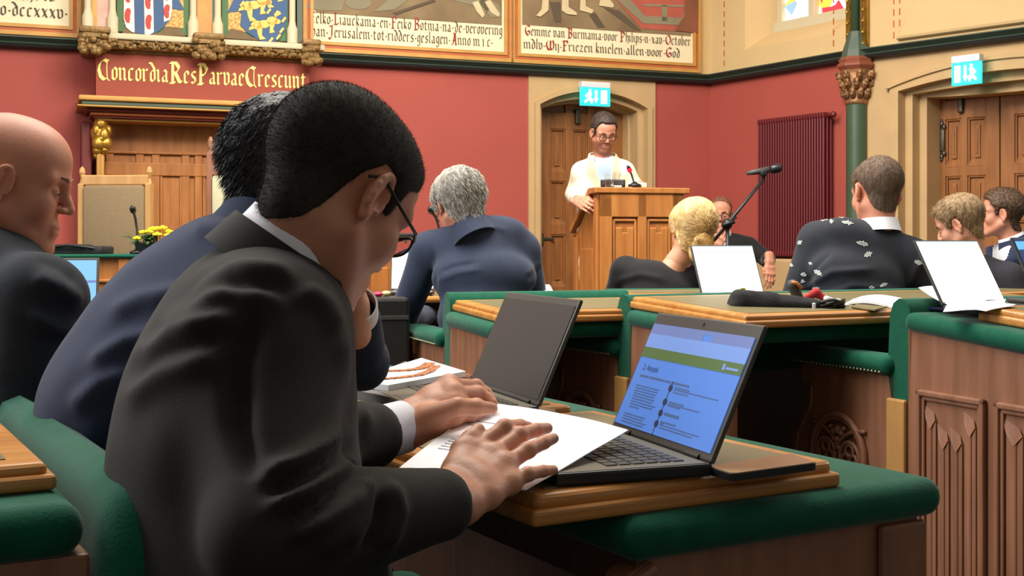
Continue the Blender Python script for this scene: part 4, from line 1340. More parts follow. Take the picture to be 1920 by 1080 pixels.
def merge(parts):
    vs, fs, n = [], [], 0
    for v, f in parts:
        vs.append(v)
        fs.extend([[int(i) + n for i in q] for q in (f.tolist() if hasattr(f, 'tolist') else f)])
        n += len(v)
    return np.concatenate(vs), fs

def xf(v, Mx):
    A = np.array(Mx.to_3x3()); t = np.array(Mx.translation)
    return v @ A.T + t

def normals(v, f):
    nn = np.zeros_like(v)
    q = np.asarray(f)
    fn = np.cross(v[q[:, 2]] - v[q[:, 0]], v[q[:, 3]] - v[q[:, 1]])
    for i in range(4):
        np.add.at(nn, q[:, i], fn)
    return nn / np.maximum(np.linalg.norm(nn, axis=1, keepdims=True), 1e-12)

def smooth_mesh(v, f, it=2, lam=.5):
    q = np.asarray(f)
    for _ in range(it):
        s, c = np.zeros_like(v), np.zeros(len(v))
        for i in range(4):
            for j in ((i + 1) % 4, (i + 3) % 4):
                np.add.at(s, q[:, i], v[q[:, j]]); np.add.at(c, q[:, i], 1)
        v = v + lam * (s / c[:, None] - v)
    return v

def nz(v, freq, seed=0.0):
    return np.array([noise.noise(Vector((p[0] * freq[0] + seed, p[1] * freq[1] + seed * .7, p[2] * freq[2]))) for p in v])

def seg_dist(v, pts):
    """distance of points v to a polyline (any dimension) and which way along"""
    best = np.full(len(v), 1e9)
    for a, b in zip(pts, pts[1:]):
        a, b = np.array(a, float), np.array(b, float)
        ba = b - a
        t = np.clip((v - a) @ ba / max(ba @ ba, 1e-12), 0, 1)
        best = np.minimum(best, np.linalg.norm(v - a - t[:, None] * ba, axis=1))
    return best

# ---------------------------------------------------------------- skin, hair and cloth
def skin_mat(name, color, lip=None, rough=.5):
    m, nt, b = new_mat(name)
    b.inputs['Roughness'].default_value = rough
    setin(b, 'Subsurface Weight', .12); setin(b, 'Subsurface Radius', (.012, .005, .003)); setin(b, 'Subsurface Scale', .6)
    at = nt.nodes.new('ShaderNodeVertexColor'); at.layer_name = 'tone'
    tc = nt.nodes.new('ShaderNodeTexCoord')
    n1 = nt.nodes.new('ShaderNodeTexNoise'); n1.inputs['Scale'].default_value = 38
    nt.links.new(tc.outputs['Object'], n1.inputs['Vector'])
    mr = nt.nodes.new('ShaderNodeMapRange'); mr.inputs[3].default_value = .9; mr.inputs[4].default_value = 1.08
    nt.links.new(n1.outputs['Fac'], mr.inputs[0])
    mx = nt.nodes.new('ShaderNodeMix'); mx.data_type = 'RGBA'; mx.blend_type = 'MULTIPLY'; mx.inputs[0].default_value = 1
    mx.inputs[6].default_value = color
    nt.links.new(at.outputs['Color'], mx.inputs[7])
    m2 = nt.nodes.new('ShaderNodeMix'); m2.data_type = 'RGBA'; m2.blend_type = 'MULTIPLY'; m2.inputs[0].default_value = 1
    nt.links.new(mx.outputs[2], m2.inputs[6]); nt.links.new(mr.outputs[0], m2.inputs[7])
    nt.links.new(m2.outputs[2], b.inputs['Base Color'])
    n2 = nt.nodes.new('ShaderNodeTexNoise'); n2.inputs['Scale'].default_value = 240
    nt.links.new(tc.outputs['Object'], n2.inputs['Vector'])
    bp = nt.nodes.new('ShaderNodeBump'); bp.inputs['Strength'].default_value = .12; bp.inputs['Distance'].default_value = .003
    nt.links.new(n2.outputs['Fac'], bp.inputs['Height']); nt.links.new(bp.outputs[0], b.inputs['Normal'])
    return m

def hair_mat(name, c1, c2, scale=60, stretch=(1, 1, .25), rough=.55, bump=.35):
    return mat(name, c1, rough, color2=c2, scale=scale, stretch=stretch, bump=bump, bscale=scale * 3, detail=5, spec=.4)

def cloth_mat(name, c, var=.12, rough=.82, sheen=.15, scale=220):
    return mat(name, c, rough, var=var, scale=scale, bump=.12, bscale=600, sheen=sheen, spec=.25)

def rot(heading, pitch=0, roll=0):
    """head axes: x right, y forward, z up; pitch nods forward, roll leans to the right"""
    return Matrix.Rotation(-math.radians(heading), 4, 'Z') @ Matrix.Rotation(-math.radians(pitch), 4, 'X') @ Matrix.Rotation(math.radians(roll), 4, 'Y')

def head_sdf(vox, nose=1.0, jaw=1.0, width=1.0, brow=1.0, ears=True, lids=.6, chin=1.0):
    s = SDF(vox)
    W = width
    s.ell((0, -.018, .045), (.0765 * W, .098, .083), k=.02)
    s.ell((0, .028, .048), (.067 * W, .062, .062), k=.03)
    s.ell((0, .022, -.035), (.0575 * W * jaw, .062, .082), k=.03)
    for x in (-1, 1):
        s.cone((x * .052 * W * jaw, -.004, -.05), (x * .020, .066 , -.103), .021, .016, k=.025)
        s.ell((x * .041 * W, .057, -.026), (.022, .024, .028), k=.025)
        s.cone((x * .048 * W, .068, .022), (x * .012, .084, .022), .011 * brow, .010 * brow, k=.018)
    s.ell((0, .072, -.105 * chin), (.022, .021, .018), k=.02)
    for x in (-1, 1):
        s.ell((x * .033 * W, .092, .004), (.019, .020, .014), k=.014, sub=True)
        s.ell((x * .032 * W, .073, .003), (.0135, .0125, .0115), k=.004)       # closed or lowered lid
        s.cone((x * .046, .068, -.0065 ), (x * .019, .079, -.0075), .0022, .0022, k=.006)
    s.cone((0, .083, .022), (0, .0975, -.012), .0078, .0085, k=.012)
    s.cone((0, .097, -.012), (0, .0985 + .005 * nose, -.025), .0085, .0096 * nose, k=.008)
    for x in (-1, 1):
        s.ell((x * .0115, .0935, -.0295), (.0075, .010, .0065), k=.006)
    s.ell((0, .066, -.070), (.031, .023, .030), k=.018)
    s.cone((-.016, .086, -.0615), (.016, .086, -.0615), .0068, k=.010)
    s.cone((-.015, .085, -.0725), (.015, .085, -.0725), .0070, k=.010)
    s.cone((-.022, .092, -.067), (.022, .092, -.067), .0012, k=.004, sub=True)
    if ears:
        for x in (-1, 1):
            R = np.array((Matrix.Rotation(x * .42, 3, 'Z') @ Matrix.Rotation(-.18, 3, 'X')))
            cx, cy, cz = x * .0775 * W, -.008, -.002
            s.ell((cx, cy, cz), (.0075, .0175, .031), R, k=.006)
            # rim, inner fold, hollow, lobe
            pts = []
            for a in np.linspace(-.6, 4.0, 11):
                p = np.array((x * .0065, math.cos(a) * .0165, math.sin(a) * .029 + .002))
                pts.append(np.array((cx, cy, cz)) + R @ p)
            for a, b in zip(pts, pts[1:]):
                s.cone(a, b, .0040, .0040, k=.004)
            s.ell(np.array((cx, cy, cz)) + R @ np.array((x * .0085, .004, .0)), (.006, .0085, .015), R, k=.004, sub=True)
            s.cone(np.array((cx, cy, cz)) + R @ np.array((x * .005, -.007, -.012)), np.array((cx, cy, cz)) + R @ np.array((x * .006, -.006, .018)), .0035, k=.004)
            s.ell(np.array((cx, cy, cz)) + R @ np.array((x * .002, .003, -.028)), (.0065, .0085, .010), R, k=.006)
    return s

def tone_layer(me, v, lip=None, stubble=None, blush=.0):
    """albedo tints on a head in head coordinates: lips, beard shadow"""
    c = np.ones((len(v), 4))
    d = np.sqrt((v[:, 0] / .026) ** 2 + ((v[:, 1] - .09) / .02) ** 2 + ((v[:, 2] + .067) / .012) ** 2)
    m = np.clip(1.2 - d, 0, 1)
    c[:, 0] *= 1 - .08 * m; c[:, 1] *= 1 - .22 * m; c[:, 2] *= 1 - .2 * m
    if stubble is not None:
        zz_, yy, xx = v[:, 2], v[:, 1], np.abs(v[:, 0])
        m = np.clip((-.035 - zz_) / .02, 0, 1) * np.clip((yy + .01) / .02, 0, 1) * np.clip((zz_ + .16) / .03, 0, 1)
        m = np.maximum(m, np.exp(-((zz_ + .045) / .008) ** 2) * np.clip((yy - .07) / .01, 0, 1) * np.clip((.03 - xx) / .01, 0, 1))
        m *= 1 - np.clip(1.2 - d, 0, 1)
        for i in range(3):
            c[:, i] *= 1 - (1 - stubble[i]) * m
    if blush:
        m = np.clip(1 - np.abs(np.abs(v[:, 0]) - .08) / .012, 0, 1)
        c[:, 1] *= 1 - .25 * m * blush; c[:, 2] *= 1 - .3 * m * blush
    return c

def hair_shell(head, vox, line, thick, top=None, noise_amp=.002, noise_f=(90, 90, 60), seed=0, extra=None, temple=0.0):
    """shell over the skull: line = [(y, lowest z)], thick = [(z, thickness)]"""
    V, lo = head.grid(np.array((-.125, -.20, -.16)), np.array((.125, .14, .19)))
    n = V.shape
    ax = [lo[i] + head.vox * np.arange(n[i]) for i in range(3)]
    X, Y, Z = np.meshgrid(*ax, indexing='ij')
    ys, zs = zip(*line)
    zmin = np.interp(Y, ys, zs) + temple * np.clip((np.abs(X) - .018) / .03, 0, 1) * np.clip((Y - .04) / .02, 0, 1)
    tz, tt = zip(*thick)
    t = np.interp(Z, tz, tt)
    slope = np.gradient(np.interp(ax[1], ys, zs), ax[1])
    sl = np.interp(Y, ax[1], 1 / np.sqrt(1 + slope ** 2))
    region = (zmin - Z) * sl
    shell = V - t
    k = .006
    H = -smin(-shell, -region, k)
    if extra is not None:
        for op in extra.ops:
            H = smin(H, extra.dist(op, X, Y, Z), op[5])
    v, f = surface_nets(H.astype(np.float32), lo, head.vox)
    v = smooth_mesh(v, f, 1)
    if noise_amp:
        nn = normals(v, f)
        v = v + nn * (noise_amp * (nz(v, noise_f, seed) + .5 * nz(v, tuple(2.1 * q for q in noise_f), seed + 5)))[:, None]
    return v, f

def blades(v, f, count, length, width, comb=(0, 0, 0), rnd=.35, seed=1, keep=None, lift=1.0):
    """short single hairs standing out of a hair mesh"""
    r = np.random.RandomState(seed)
    q = np.asarray(f)
    cen = v[q].mean(1)
    fn = np.cross(v[q[:, 2]] - v[q[:, 0]], v[q[:, 3]] - v[q[:, 1]])
    area = np.linalg.norm(fn, axis=1); fn = fn / np.maximum(area[:, None], 1e-12)
    if keep is not None:
        area = area * keep(cen, fn)
    pick = r.choice(len(q), count, p=area / area.sum())
    w = r.dirichlet((1, 1, 1, 1), count)
    base = (v[q[pick]] * w[:, :, None]).sum(1)
    nrm = fn[pick]
    comb = np.array(comb, float) if not callable(comb) else comb(base)
    d = nrm * lift + comb + r.normal(0, rnd, (count, 3))
    d /= np.linalg.norm(d, axis=1, keepdims=True)
    side = np.cross(d, r.normal(0, 1, (count, 3))); side /= np.linalg.norm(side, axis=1, keepdims=True)
    L = (length * r.uniform(.6, 1.2, count))[:, None]
    a, b = base - side * width - nrm * .001, base + side * width - nrm * .001
    if np.mean(L) > .012:
        droop = comb / (np.linalg.norm(comb, axis=-1, keepdims=True) + 1e-9)
        mid = base + d * L * .5
        m1, m2 = mid - side * width * .8, mid + side * width * .8
        tip = mid + (d * .35 + droop * .8 - nrm * .25) * L * .5
        vv = np.concatenate([a, b, m1, m2, tip])
        i = np.arange(count)
        ff = np.stack([i, i + count, i + 3 * count, i + 2 * count], 1).tolist() + np.stack([i + 2 * count, i + 3 * count, i + 4 * count], 1).tolist()
        return vv, ff
    tip = base + d * L
    vv = np.concatenate([a, b, tip])
    i = np.arange(count)
    return vv, np.stack([i, i + count, i + 2 * count], 1).tolist()

def lumped(name, parts, material, parent, smooth=True):
    v, f = merge(parts)
    return link_mesh(name, np_mesh(name, v, f), material, parent, None, smooth)

def band(mb, c, R, rx, ry, h, flare=(1, 1), thick=.004, gap=0.0, n=40, tilt=None, mi=0, top=None):
    """a strip of cloth standing round the neck or wrist: centre c, axes R, radii, height; gap (radians) open at the front (+y)"""
    a0, a1 = math.pi / 2 + gap / 2, math.pi / 2 + 2 * math.pi - gap / 2
    closed = gap <= 0
    m = n if closed else n + 1
    path = []
    verts, faces = [], []
    for i in range(m):
        a = a0 + (a1 - a0) * i / n
        e = top(a) if top else 1.0
        for (s, z) in ((flare[0], 0), (flare[0] * .5 + flare[1] * .5, .5), (flare[1], 1)):
            for dt in (thick, 0):
                verts.append(c + R @ Vector(((rx * s + dt) * math.cos(a), (ry * s + dt) * math.sin(a), h * z * e)))
    for i in range(n if closed else n):
        j = (i + 1) % m
        A, B = i * 6, j * 6
        for (p, q_) in ((0, 2), (2, 4), (4, 5), (5, 3), (3, 1), (1, 0)):
            faces.append((A + p, B + p, B + q_, A + q_))
    if not closed:
        for A in (0, (m - 1) * 6):
            faces.append((A, A + 2, A + 4, A + 5, A + 3, A + 1))
    mb.add(verts, faces, None, mi)

def folds(v, f, lines, mask=None):
    """cloth folds: (pixel polyline, width in metres, height in metres); raised or sunk along the surface that faces the camera"""
    nn = normals(v, f)
    px = np.stack([960 + v[:, 0] * FPX / v[:, 1], HORIZ + (EYE - v[:, 2]) * FPX / v[:, 1]], 1)
    view = np.stack([v[:, 0], v[:, 1], v[:, 2] - EYE], 1)
    face = np.clip(-(view * nn).sum(1) / np.linalg.norm(view, axis=1) * 1.5, 0, 1)
    out = v.copy()
    for (pl, w, h) in lines:
        pl = np.array(pl, float)
        # taper towards both ends
        d = seg_dist(px, pl)
        wp = w * FPX / v[:, 1]
        L = np.linalg.norm(pl[-1] - pl[0])
        t = np.clip(((px - pl[0]) @ (pl[-1] - pl[0])) / L ** 2, 0, 1)
        tap = np.clip(np.minimum(t, 1 - t) * 5 + .15, 0, 1)
        out += nn * (1.35 * h * np.exp(-(d / wp) ** 2) * tap * face)[:, None]
    return out

SHIRT = mat('white_shirt_cotton', rgb(240, 240, 246), .75, var=.02, scale=200, bump=.05, bscale=500)
EYE_W = mat('eye_white', rgb(226, 218, 210), .25)
IRIS = mat('dark_iris', rgb(50, 36, 28), .2)

def eyes_and_brows(name_parent, Mh, brow_mat, open_=.5, W=1.0, brow=True):
    if brow:
        mb = MB()
        for x in (-1, 1):
            mb.tube([(x * .014, .0935, .0235), (x * .026, .0925, .029), (x * .04, .083, .0295), (x * .051, .071, .024)], [.0028, .0042, .0038, .0016], 6)
        me = mb.mesh('eyebrows')
        me.transform(Mh)
        link_mesh('eyebrows', me, brow_mat, name_parent, None, True)
    if open_ > 0:
        mb = MB()
        for x in (-1, 1):
            mb.ball((x * .032 * W, .0762, .0005), (.0098, .0105, .0045 * (open_ + .4)), nu=12, nv=8)
        me = mb.mesh('eyes'); me.transform(Mh)
        o = link_mesh('eyes', me, EYE_W, name_parent, None, True)
        mb = MB()
        for x in (-1, 1):
            mb.ball((x * .032 * W, .0845, -.0003), (.0052, .0030, .0036 * (open_ + .4)), nu=10, nv=6)
        me = mb.mesh('irises'); me.transform(Mh)
        link_mesh('irises', me, IRIS, o, None, True)

def glasses_mesh(parent, Mh, frame_mat, lens_mat=None, W=1.0, drop=0.0, fwd=0.0, h=.018, r=.0017):
    """two rims, bridge, temples over the ears; lenses as a child"""
    mb = MB(); lb = MB()
    for x in (-1, 1):
        cx, cy, cz = x * .033 * W, .100 + fwd, -.004 + drop
        pts = [(cx + .025 * math.copysign(abs(math.cos(a)) ** .7, math.cos(a)), cy - .006 * abs(math.cos(a) * x + 1) * .5, cz + h * math.copysign(abs(math.sin(a)) ** .7, math.sin(a))) for a in [2 * math.pi * k / 28 for k in range(28)]]
        mb.tube(pts, r, 6, closed=True)
        lb.add([(p[0], p[1], p[2]) for p in pts] + [(p[0], p[1] + .0015, p[2]) for p in pts], [tuple(range(28)), tuple(range(28, 56))[::-1]] + [(k, (k + 1) % 28, 28 + (k + 1) % 28, 28 + k) for k in range(28)])
        mb.tube([(x * .059 * W, cy - .006, cz + .006), (x * .073 * W, cy - .02, cz + .008), (x * .0815 * W, .02, .012 + drop * .5), (x * .083 * W, -.012, .022), (x * .082 * W, -.03, .008)], r * 1.25, 6)
    mb.tube([(-.009, .101 + fwd, .003 + drop), (0, .103 + fwd, .006 + drop), (.009, .101 + fwd, .003 + drop)], r, 6)
    me = mb.mesh('glasses'); me.transform(Mh)
    g = link_mesh('glasses', me, frame_mat, parent, None, True)
    me = lb.mesh('lens'); me.transform(Mh)
    link_mesh('lens', me, lens_mat or M['glass'], g, None, False)
    return g

def hand_sdf(wrist, mcp, fingers, thumb, r=.0085, vox=.0022, palm=.011, forearm=None):
    """wrist point, four knuckles, finger joints [[pip, tip] x4], thumb [base, mcp, tip]"""
    s = SDF(vox)
    w = np.array(wrist, float); mc = [np.array(p, float) for p in mcp]
    ends = (mc[0] - mc[3]); ends /= np.linalg.norm(ends)
    wl = [w + ends * .021, w + ends * .007, w - ends * .007, w - ends * .020]
    for i in range(4):
        s.cone(wl[i], mc[i], palm * 1.15, palm * (.98 if i < 3 else .86), k=.014)
    for i in range(3):
        s.cone(mc[i], mc[i + 1], palm * .8, palm * .8, k=.010)
        s.cone((wl[i] + mc[i]) / 2, (wl[i + 1] + mc[i + 1]) / 2, palm, palm, k=.012)
    sizes = (1.0, 1.04, .98, .84)
    for i, (pip, tip) in enumerate(fingers):
        pip, tip = np.array(pip, float), np.array(tip, float)
        R_ = r * sizes[i]
        s.ell(mc[i], (R_ * 1.2,) * 3, k=.008)
        dip = pip * .45 + tip * .55 + (pip - mc[i]) * .06
        s.cone(mc[i], pip, R_ * 1.08, R_ * .98, k=.006)
        s.ell(pip, (R_ * 1.07,) * 3, k=.004)
        s.cone(pip, dip, R_ * .96, R_ * .86, k=.003)
        s.cone(dip, tip, R_ * .86, R_ * .70, k=.003)
    tb, tm, tt = [np.array(p, float) for p in thumb]
    s.cone(tb, tm, palm * 1.15, r * 1.2, k=.014)
    mid = tm * .45 + tt * .55
    s.cone(tm, mid, r * 1.2, r * 1.12, k=.005); s.cone(mid, tt, r * 1.1, r * .85, k=.004)
    # wrist and the start of the forearm
    if forearm is not None:
        fa = np.array(forearm, float)
        d = fa - w; 
        s.cone(w + ends * .012, fa + ends * .010, .021, .024, k=.016)
        s.cone(w - ends * .012, fa - ends * .010, .020, .024, k=.016)
    return s.mesh()

def arm_core(pts, r=(.04, .033, .026)):
    s = SDF(.010)
    s.chain(pts, r, k=.02)
    return s.mesh()
# ---------------------------------------------------------------- people
def auto_hand(w, d, back, curl=.5, side=1, size=1.0, spread=.5):
    """wrist w, pointing along d, back of the hand towards back; side +1 = thumb on the left seen from the back (right hand)"""
    w, d, back = Vector(w), Vector(d).normalized(), Vector(back)
    back = (back - d * back.dot(d)).normalized()
    lat = d.cross(back) * side            # towards the little finger
    mcp, fin = [], []
    for i in range(4):
        o = (i - 1.5)
        m = w + d * (.092 - .004 * abs(o - .0) * (1.2 if i == 3 else .6)) * size + lat * o * .0195 * size + back * (.004 - .0025 * abs(o))
        f0 = (d + lat * o * .10 * spread - back * curl * .55).normalized()
        f1 = (d * (1 - curl * 1.1) - back * curl * 1.5 + lat * o * .08 * spread).normalized()
        l = (.044, .048, .045, .036)[i] * size
        p = m + f0 * l
        mcp.append(m); fin.append([p, p + f1 * l * 1.02])
    tb = w + d * .028 * size - lat * .022 * size - back * .006
    tm = w + d * .060 * size - lat * (.042 + .006 * spread) * size - back * .014
    tt = w + d * .100 * size - lat * (.046 - .012 * curl) * size - back * (.018 + .012 * curl)
    return hand_sdf(w, mcp, fin, [tb, tm, tt], r=.0082 * size, palm=.0108 * size, forearm=w - d * .05 * size)

def person(label, group=None, **s):
    H = Vector(s['head']); N = Vector(s['neck'])
    hd, pt, rl = s['look']
    sc = s.get('scale', 1.0)
    Mh = Matrix.Translation(H) @ rot(hd, pt, rl) @ Matrix.Scale(sc, 4)
    Mhi = Mh.inverted()
    root = thing('person', label, 'person', Matrix.Translation((N.x, N.y, 0)), group)
    vox_h = s.get('hvox', .0035)
    hs = head_sdf(vox_h, **s.get('face', {}))
    skull = head_sdf(vox_h, ears=False, **s.get('face', {}))
    nl = Mhi @ N
    ax = (N - H).normalized()
    nr = s.get('neck_r', .056) / sc
    hs.cone((0, -.030, -.035), tuple(nl), nr * .96, nr * 1.08, k=.028)
    skull.ops.append(hs.ops[-1])
    v, f = hs.mesh()
    v = smooth_mesh(v, f, 1, .4)
    tone = tone_layer(None, v, stubble=s.get('stubble'), blush=s.get('blush', 0))
    parts = [(xf(v, Mh), f)]
    tones = [tone]
    off = np.array((N.x, N.y, 0))
    for h in s.get('hands', []):
        parts.append(h); tones.append(np.ones((len(h[0]), 4)))
    core = SDF(.012)
    T = s['torso']
    core.chain([N + (N - H).normalized() * .0] + [t[0] for t in T[::-1]], [.05] + [.07] * len(T), k=.03)
    for arm in s.get('arms', []):
        core.chain([tuple(p) for p in arm['pts']], [.035, .032, .024], k=.02)
    cv = core.mesh()
    parts.append(cv); tones.append(np.ones((len(cv[0]), 4)))
    V_, F_ = merge(parts)
    me = np_mesh('body', V_ - off, F_)
    ca = me.color_attributes.new('tone', 'FLOAT_COLOR', 'POINT')
    ca.data.foreach_set('color', np.concatenate(tones).astype(np.float32).ravel())
    body = link_mesh('body', me, s['skin'], root, None, True)
    Ml = Matrix.Translation((-N.x, -N.y, 0)) @ Mh
    if s.get('brows', True) or s.get('eye_open', .5):
        eyes_and_brows(root, Ml, s.get('brow_mat', s.get('hair_mat', IRIS)), s.get('eye_open', .35), s.get('face', {}).get('width', 1.0), s.get('brows', True))
    # hair
    if s.get('hair'):
        hp = s['hair']
        hv, hf = hair_shell(skull, vox_h, hp['line'], hp['thick'], noise_amp=hp.get('amp', .0015), noise_f=hp.get('freq', (90, 90, 60)), seed=hp.get('seed', 1), extra=hp.get('extra'), temple=hp.get('temple', 0))
        ps = [(hv, hf)]
        for bl in hp.get('blades', []):
            ps.append(blades(hv, hf, **bl))
        v2, f2 = merge(ps)
        link_mesh('hair', np_mesh('hair', xf(v2, Ml), f2), s['hair_mat'], root, None, True)
    # garment: torso, shoulders and sleeves as one surface
    th = s['theading']
    Fw = Vector((math.sin(math.radians(th)), math.cos(math.radians(th)), 0))
    Rt = Vector((Fw.y, -Fw.x, 0))
    g = SDF(s.get('vox', .008))
    ends = []
    pts = [Vector(t[0]) for t in T] + [N]
    for i, t in enumerate(T):
        up = (pts[i + 1] - pts[max(i - 1, 0)]).normalized()
        fw = (Fw - up * Fw.dot(up)).normalized()
        rt = fw.cross(up)
        R = np.array([[rt.x, fw.x, up.x], [rt.y, fw.y, up.y], [rt.z, fw.z, up.z]])
        g.ell(t[0], (t[1], t[2], t[3] if len(t) > 3 else .13), R, k=.06)
    for arm in s.get('arms', []):
        a = [Vector(p) for p in arm['pts']]
        r = arm.get('r', (.066, .055, .043))
        nb = N + (a[0] - N) * .25 + Vector((0, 0, -s.get('trap_drop', .022)))
        g.cone(nb, a[0] + Vector((0, 0, -.004)), s.get('trap', .045), r[0] * .93, k=.07)
        g.cone(a[0], a[1], r[0], r[1], k=.035)
        w = a[2] + (a[1] - a[2]).normalized() * arm.get('short', .02)
        g.cone(a[1], w, r[1], r[2], k=.02)
        z_ = (a[2] - a[1]).normalized()
        ends.append((w + z_ * r[2] * 1.30, w + z_ * (r[2] * 1.3 + .02), r[2] * .86))
    if s.get('chest'):
        for c in s['chest']:
            g.cone(*c)
    for (e0, e1, er) in ends:
        g.cone(e0, e1, er, k=.004, sub=True)
    # keep the neck free
    g.cone(N - ax * .02, H, s.get('neck_free', .050), .05, k=.015, sub=True)
    gv, gf = g.mesh()
    gv = smooth_mesh(gv, gf, 2)
    amp = s.get('wrinkle', .004)
    if amp:
        nn = normals(gv, gf)
        sd = s.get('seed', 1)
        gv = gv + nn * (amp * (nz(gv, (7, 7, 4), sd) + .6 * nz(gv, (16, 16, 9), sd + 3)))[:, None]
    if s.get('folds'):
        gv = folds(gv, gf, s['folds'])
        gv = smooth_mesh(gv, gf, 1, .3)
    jm = s['garment_mat']
    link_mesh(s.get('garment', 'jacket'), np_mesh('garment', gv - off, gf), jm, root, None, True)
    # collars
    cr = s.get('collars', [])
    up = -ax
    fwv = rot(s.get('collar_heading', th)).to_3x3() @ Vector((0, 1, 0))
    fwv = (fwv - up * fwv.dot(up)).normalized()
    Rb = Matrix((fwv.cross(up), fwv, up)).transposed()
    for c in cr:
        mb = MB()
        band(mb, N + up * c['at'] + fwv * c.get('fwd', 0), Rb, c['rx'], c['ry'], c['h'], c.get('flare', (1.05, .97)), c.get('thick', .004), c.get('gap', 0), top=c.get('top'))
        mb.v = [(p[0] - N.x, p[1] - N.y, p[2]) for p in mb.v]
        mb.build(c['name'], c['mat'], root, None, True, flat_angle=60)
    # shirt cuffs
    for arm in s.get('arms', []):
        if arm.get('cuff'):
            a = [Vector(p) for p in arm['pts']]
            z = (a[2] - a[1]).normalized()
            x = z.orthogonal().normalized()
            Rc = Matrix((x, z.cross(x), z)).transposed()
            mb = MB()
            r2 = arm.get('r', (.066, .055, .043))[2]
            cuff_r = arm.get('cuff_r', r2 * .80)
            e = a[2] - z * arm.get('short', .02)
            band(mb, e - z * .005, Rc, cuff_r, cuff_r, arm['cuff'] + r2 * .62 + .005, (1.0, .97), .003)
            mb.v = [(p[0] - N.x, p[1] - N.y, p[2]) for p in mb.v]
            mb.build('shirt_cuff', SHIRT, root, None, True, flat_angle=60)
    # trousers
    if s.get('legs') is not None:
        hips = Vector(T[0][0])
        l = SDF(.016)
        lf = Vector((math.sin(math.radians(s['legs'].get('heading', th))), math.cos(math.radians(s['legs'].get('heading', th))), 0))
        lr = Vector((lf.y, -lf.x, 0))
        shoes = SDF(.012)
        hz = s['legs'].get('z', hips.z)
        hips = Vector((hips.x, hips.y, hz))
        for sx in (-1, 1):
            a = hips + lr * sx * .09
            if s['legs'].get('stand'):
                k_ = a + Vector((0, 0, -.42 * hz / .9)); k_.z = hz * .52
                b = Vector((a.x, a.y, .09))
            else:
                k_ = a + lf * s['legs'].get('len', .40); k_.z = s['legs'].get('knee', .50)
                b = k_ - lf * .03; b.z = .09
            l.cone(a, k_, .085, .062, k=.03); l.cone(k_, b, .060, .045, k=.02)
            shoes.cone(b + Vector((0, 0, -.045)) - lf * .03, b + Vector((0, 0, -.055)) + lf * .16, .042, .034, k=.01)
        lv, lf_ = l.mesh()
        link_mesh('trousers', np_mesh('trousers', lv - off, lf_), s['legs'].get('mat', jm), root, None, True)
        lv, lf_ = shoes.mesh()
        link_mesh('shoes', np_mesh('shoes', lv - off, lf_), M['black_plastic'], root, None, True)
    s['_root'], s['_Ml'], s['_Mh'], s['_Rt'], s['_Fw'], s['_off'] = root, Ml, Mh, Rt, Fw, Vector(off)
    return s

def add_glasses(s, frame_mat, **kw):
    return glasses_mesh(s['_root'], s['_Ml'], frame_mat, **kw)

skin_a = skin_mat('tanned_skin', rgb(200, 138, 106))
skin_b = skin_mat('fair_skin', rgb(214, 156, 126))
skin_c = skin_mat('ruddy_skin', rgb(206, 140, 112))
lens = mat('spectacle_lens', (1, 1, 1, 1), .02, trans=1.0)
dark_frame = mat('dark_spectacle_frame', rgb(40, 32, 28), .3)
gold_rim = mat('thin_brass_rim', rgb(190, 150, 90), .25, metal=.9)
suit_charcoal = cloth_mat('charcoal_suit_cloth', rgb(41, 38, 34), sheen=.04)
suit_navy = cloth_mat('navy_suit_cloth', rgb(40, 49, 74), sheen=.08)
suit_dark = cloth_mat('dark_slate_suit_cloth', rgb(33, 38, 46), sheen=.05)
CREWCUT = dict(line=[(-.13, -.090), (-.07, -.087), (-.052, -.070), (-.040, -.028), (-.03, .014), (-.012, .040), (.012, .036), (.022, -.004), (.034, -.004), (.040, .040), (.058, .052), (.066, .075), (.085, .088), (.10, .10)],
               thick=[(-.08, .0015), (-.03, .003), (.03, .005), (.09, .0075), (.14, .010)])

# ---- the man in the charcoal suit, front
RE, RW = P(520, 1000, 1.19), P(838, 946, 1.335)
rh = hand_sdf(P(850, 935, 1.362),
    [P(889, 845, 1.452), P(923, 856, 1.444), P(946, 873, 1.430), P(957, 906, 1.408)],
    [[P(946, 801, 1.485), P(992, 801, 1.53)], [P(974, 816, 1.48), P(1026, 803, 1.515)], [P(990, 844, 1.455), P(1038, 822, 1.490)], [P(990, 889, 1.42), P(1038, 881, 1.45)]],
    [P(853, 888, 1.42), P(864, 843, 1.445), P(897, 806, 1.475)], r=.0096, palm=.0135, vox=.002, forearm=RW + (RE - RW).normalized() * .03)
LE, LW = P(575, 850, 1.58), P(756, 800, 1.70)
lh = hand_sdf(P(772, 793, 1.705),
    [P(842, 722, 1.76), P(850, 738, 1.735), P(852, 758, 1.72), P(850, 780, 1.71)],
    [[P(893, 724, 1.80), P(922, 748, 1.79)], [P(898, 738, 1.78), P(924, 756, 1.77)], [P(894, 760, 1.745), P(912, 766, 1.755)], [P(884, 780, 1.73), P(902, 774, 1.74)]],
    [P(800, 782, 1.685), P(858, 762, 1.665), P(922, 766, 1.69)], r=.0100, palm=.0155, vox=.0022, forearm=LW + (LE - LW).normalized() * .03)
hair1 = hair_mat('dark_brown_cropped_hair', rgb(36, 29, 22), rgb(50, 41, 33), 40, rough=.8, bump=.1)
N1 = P(545, 488, 1.445)
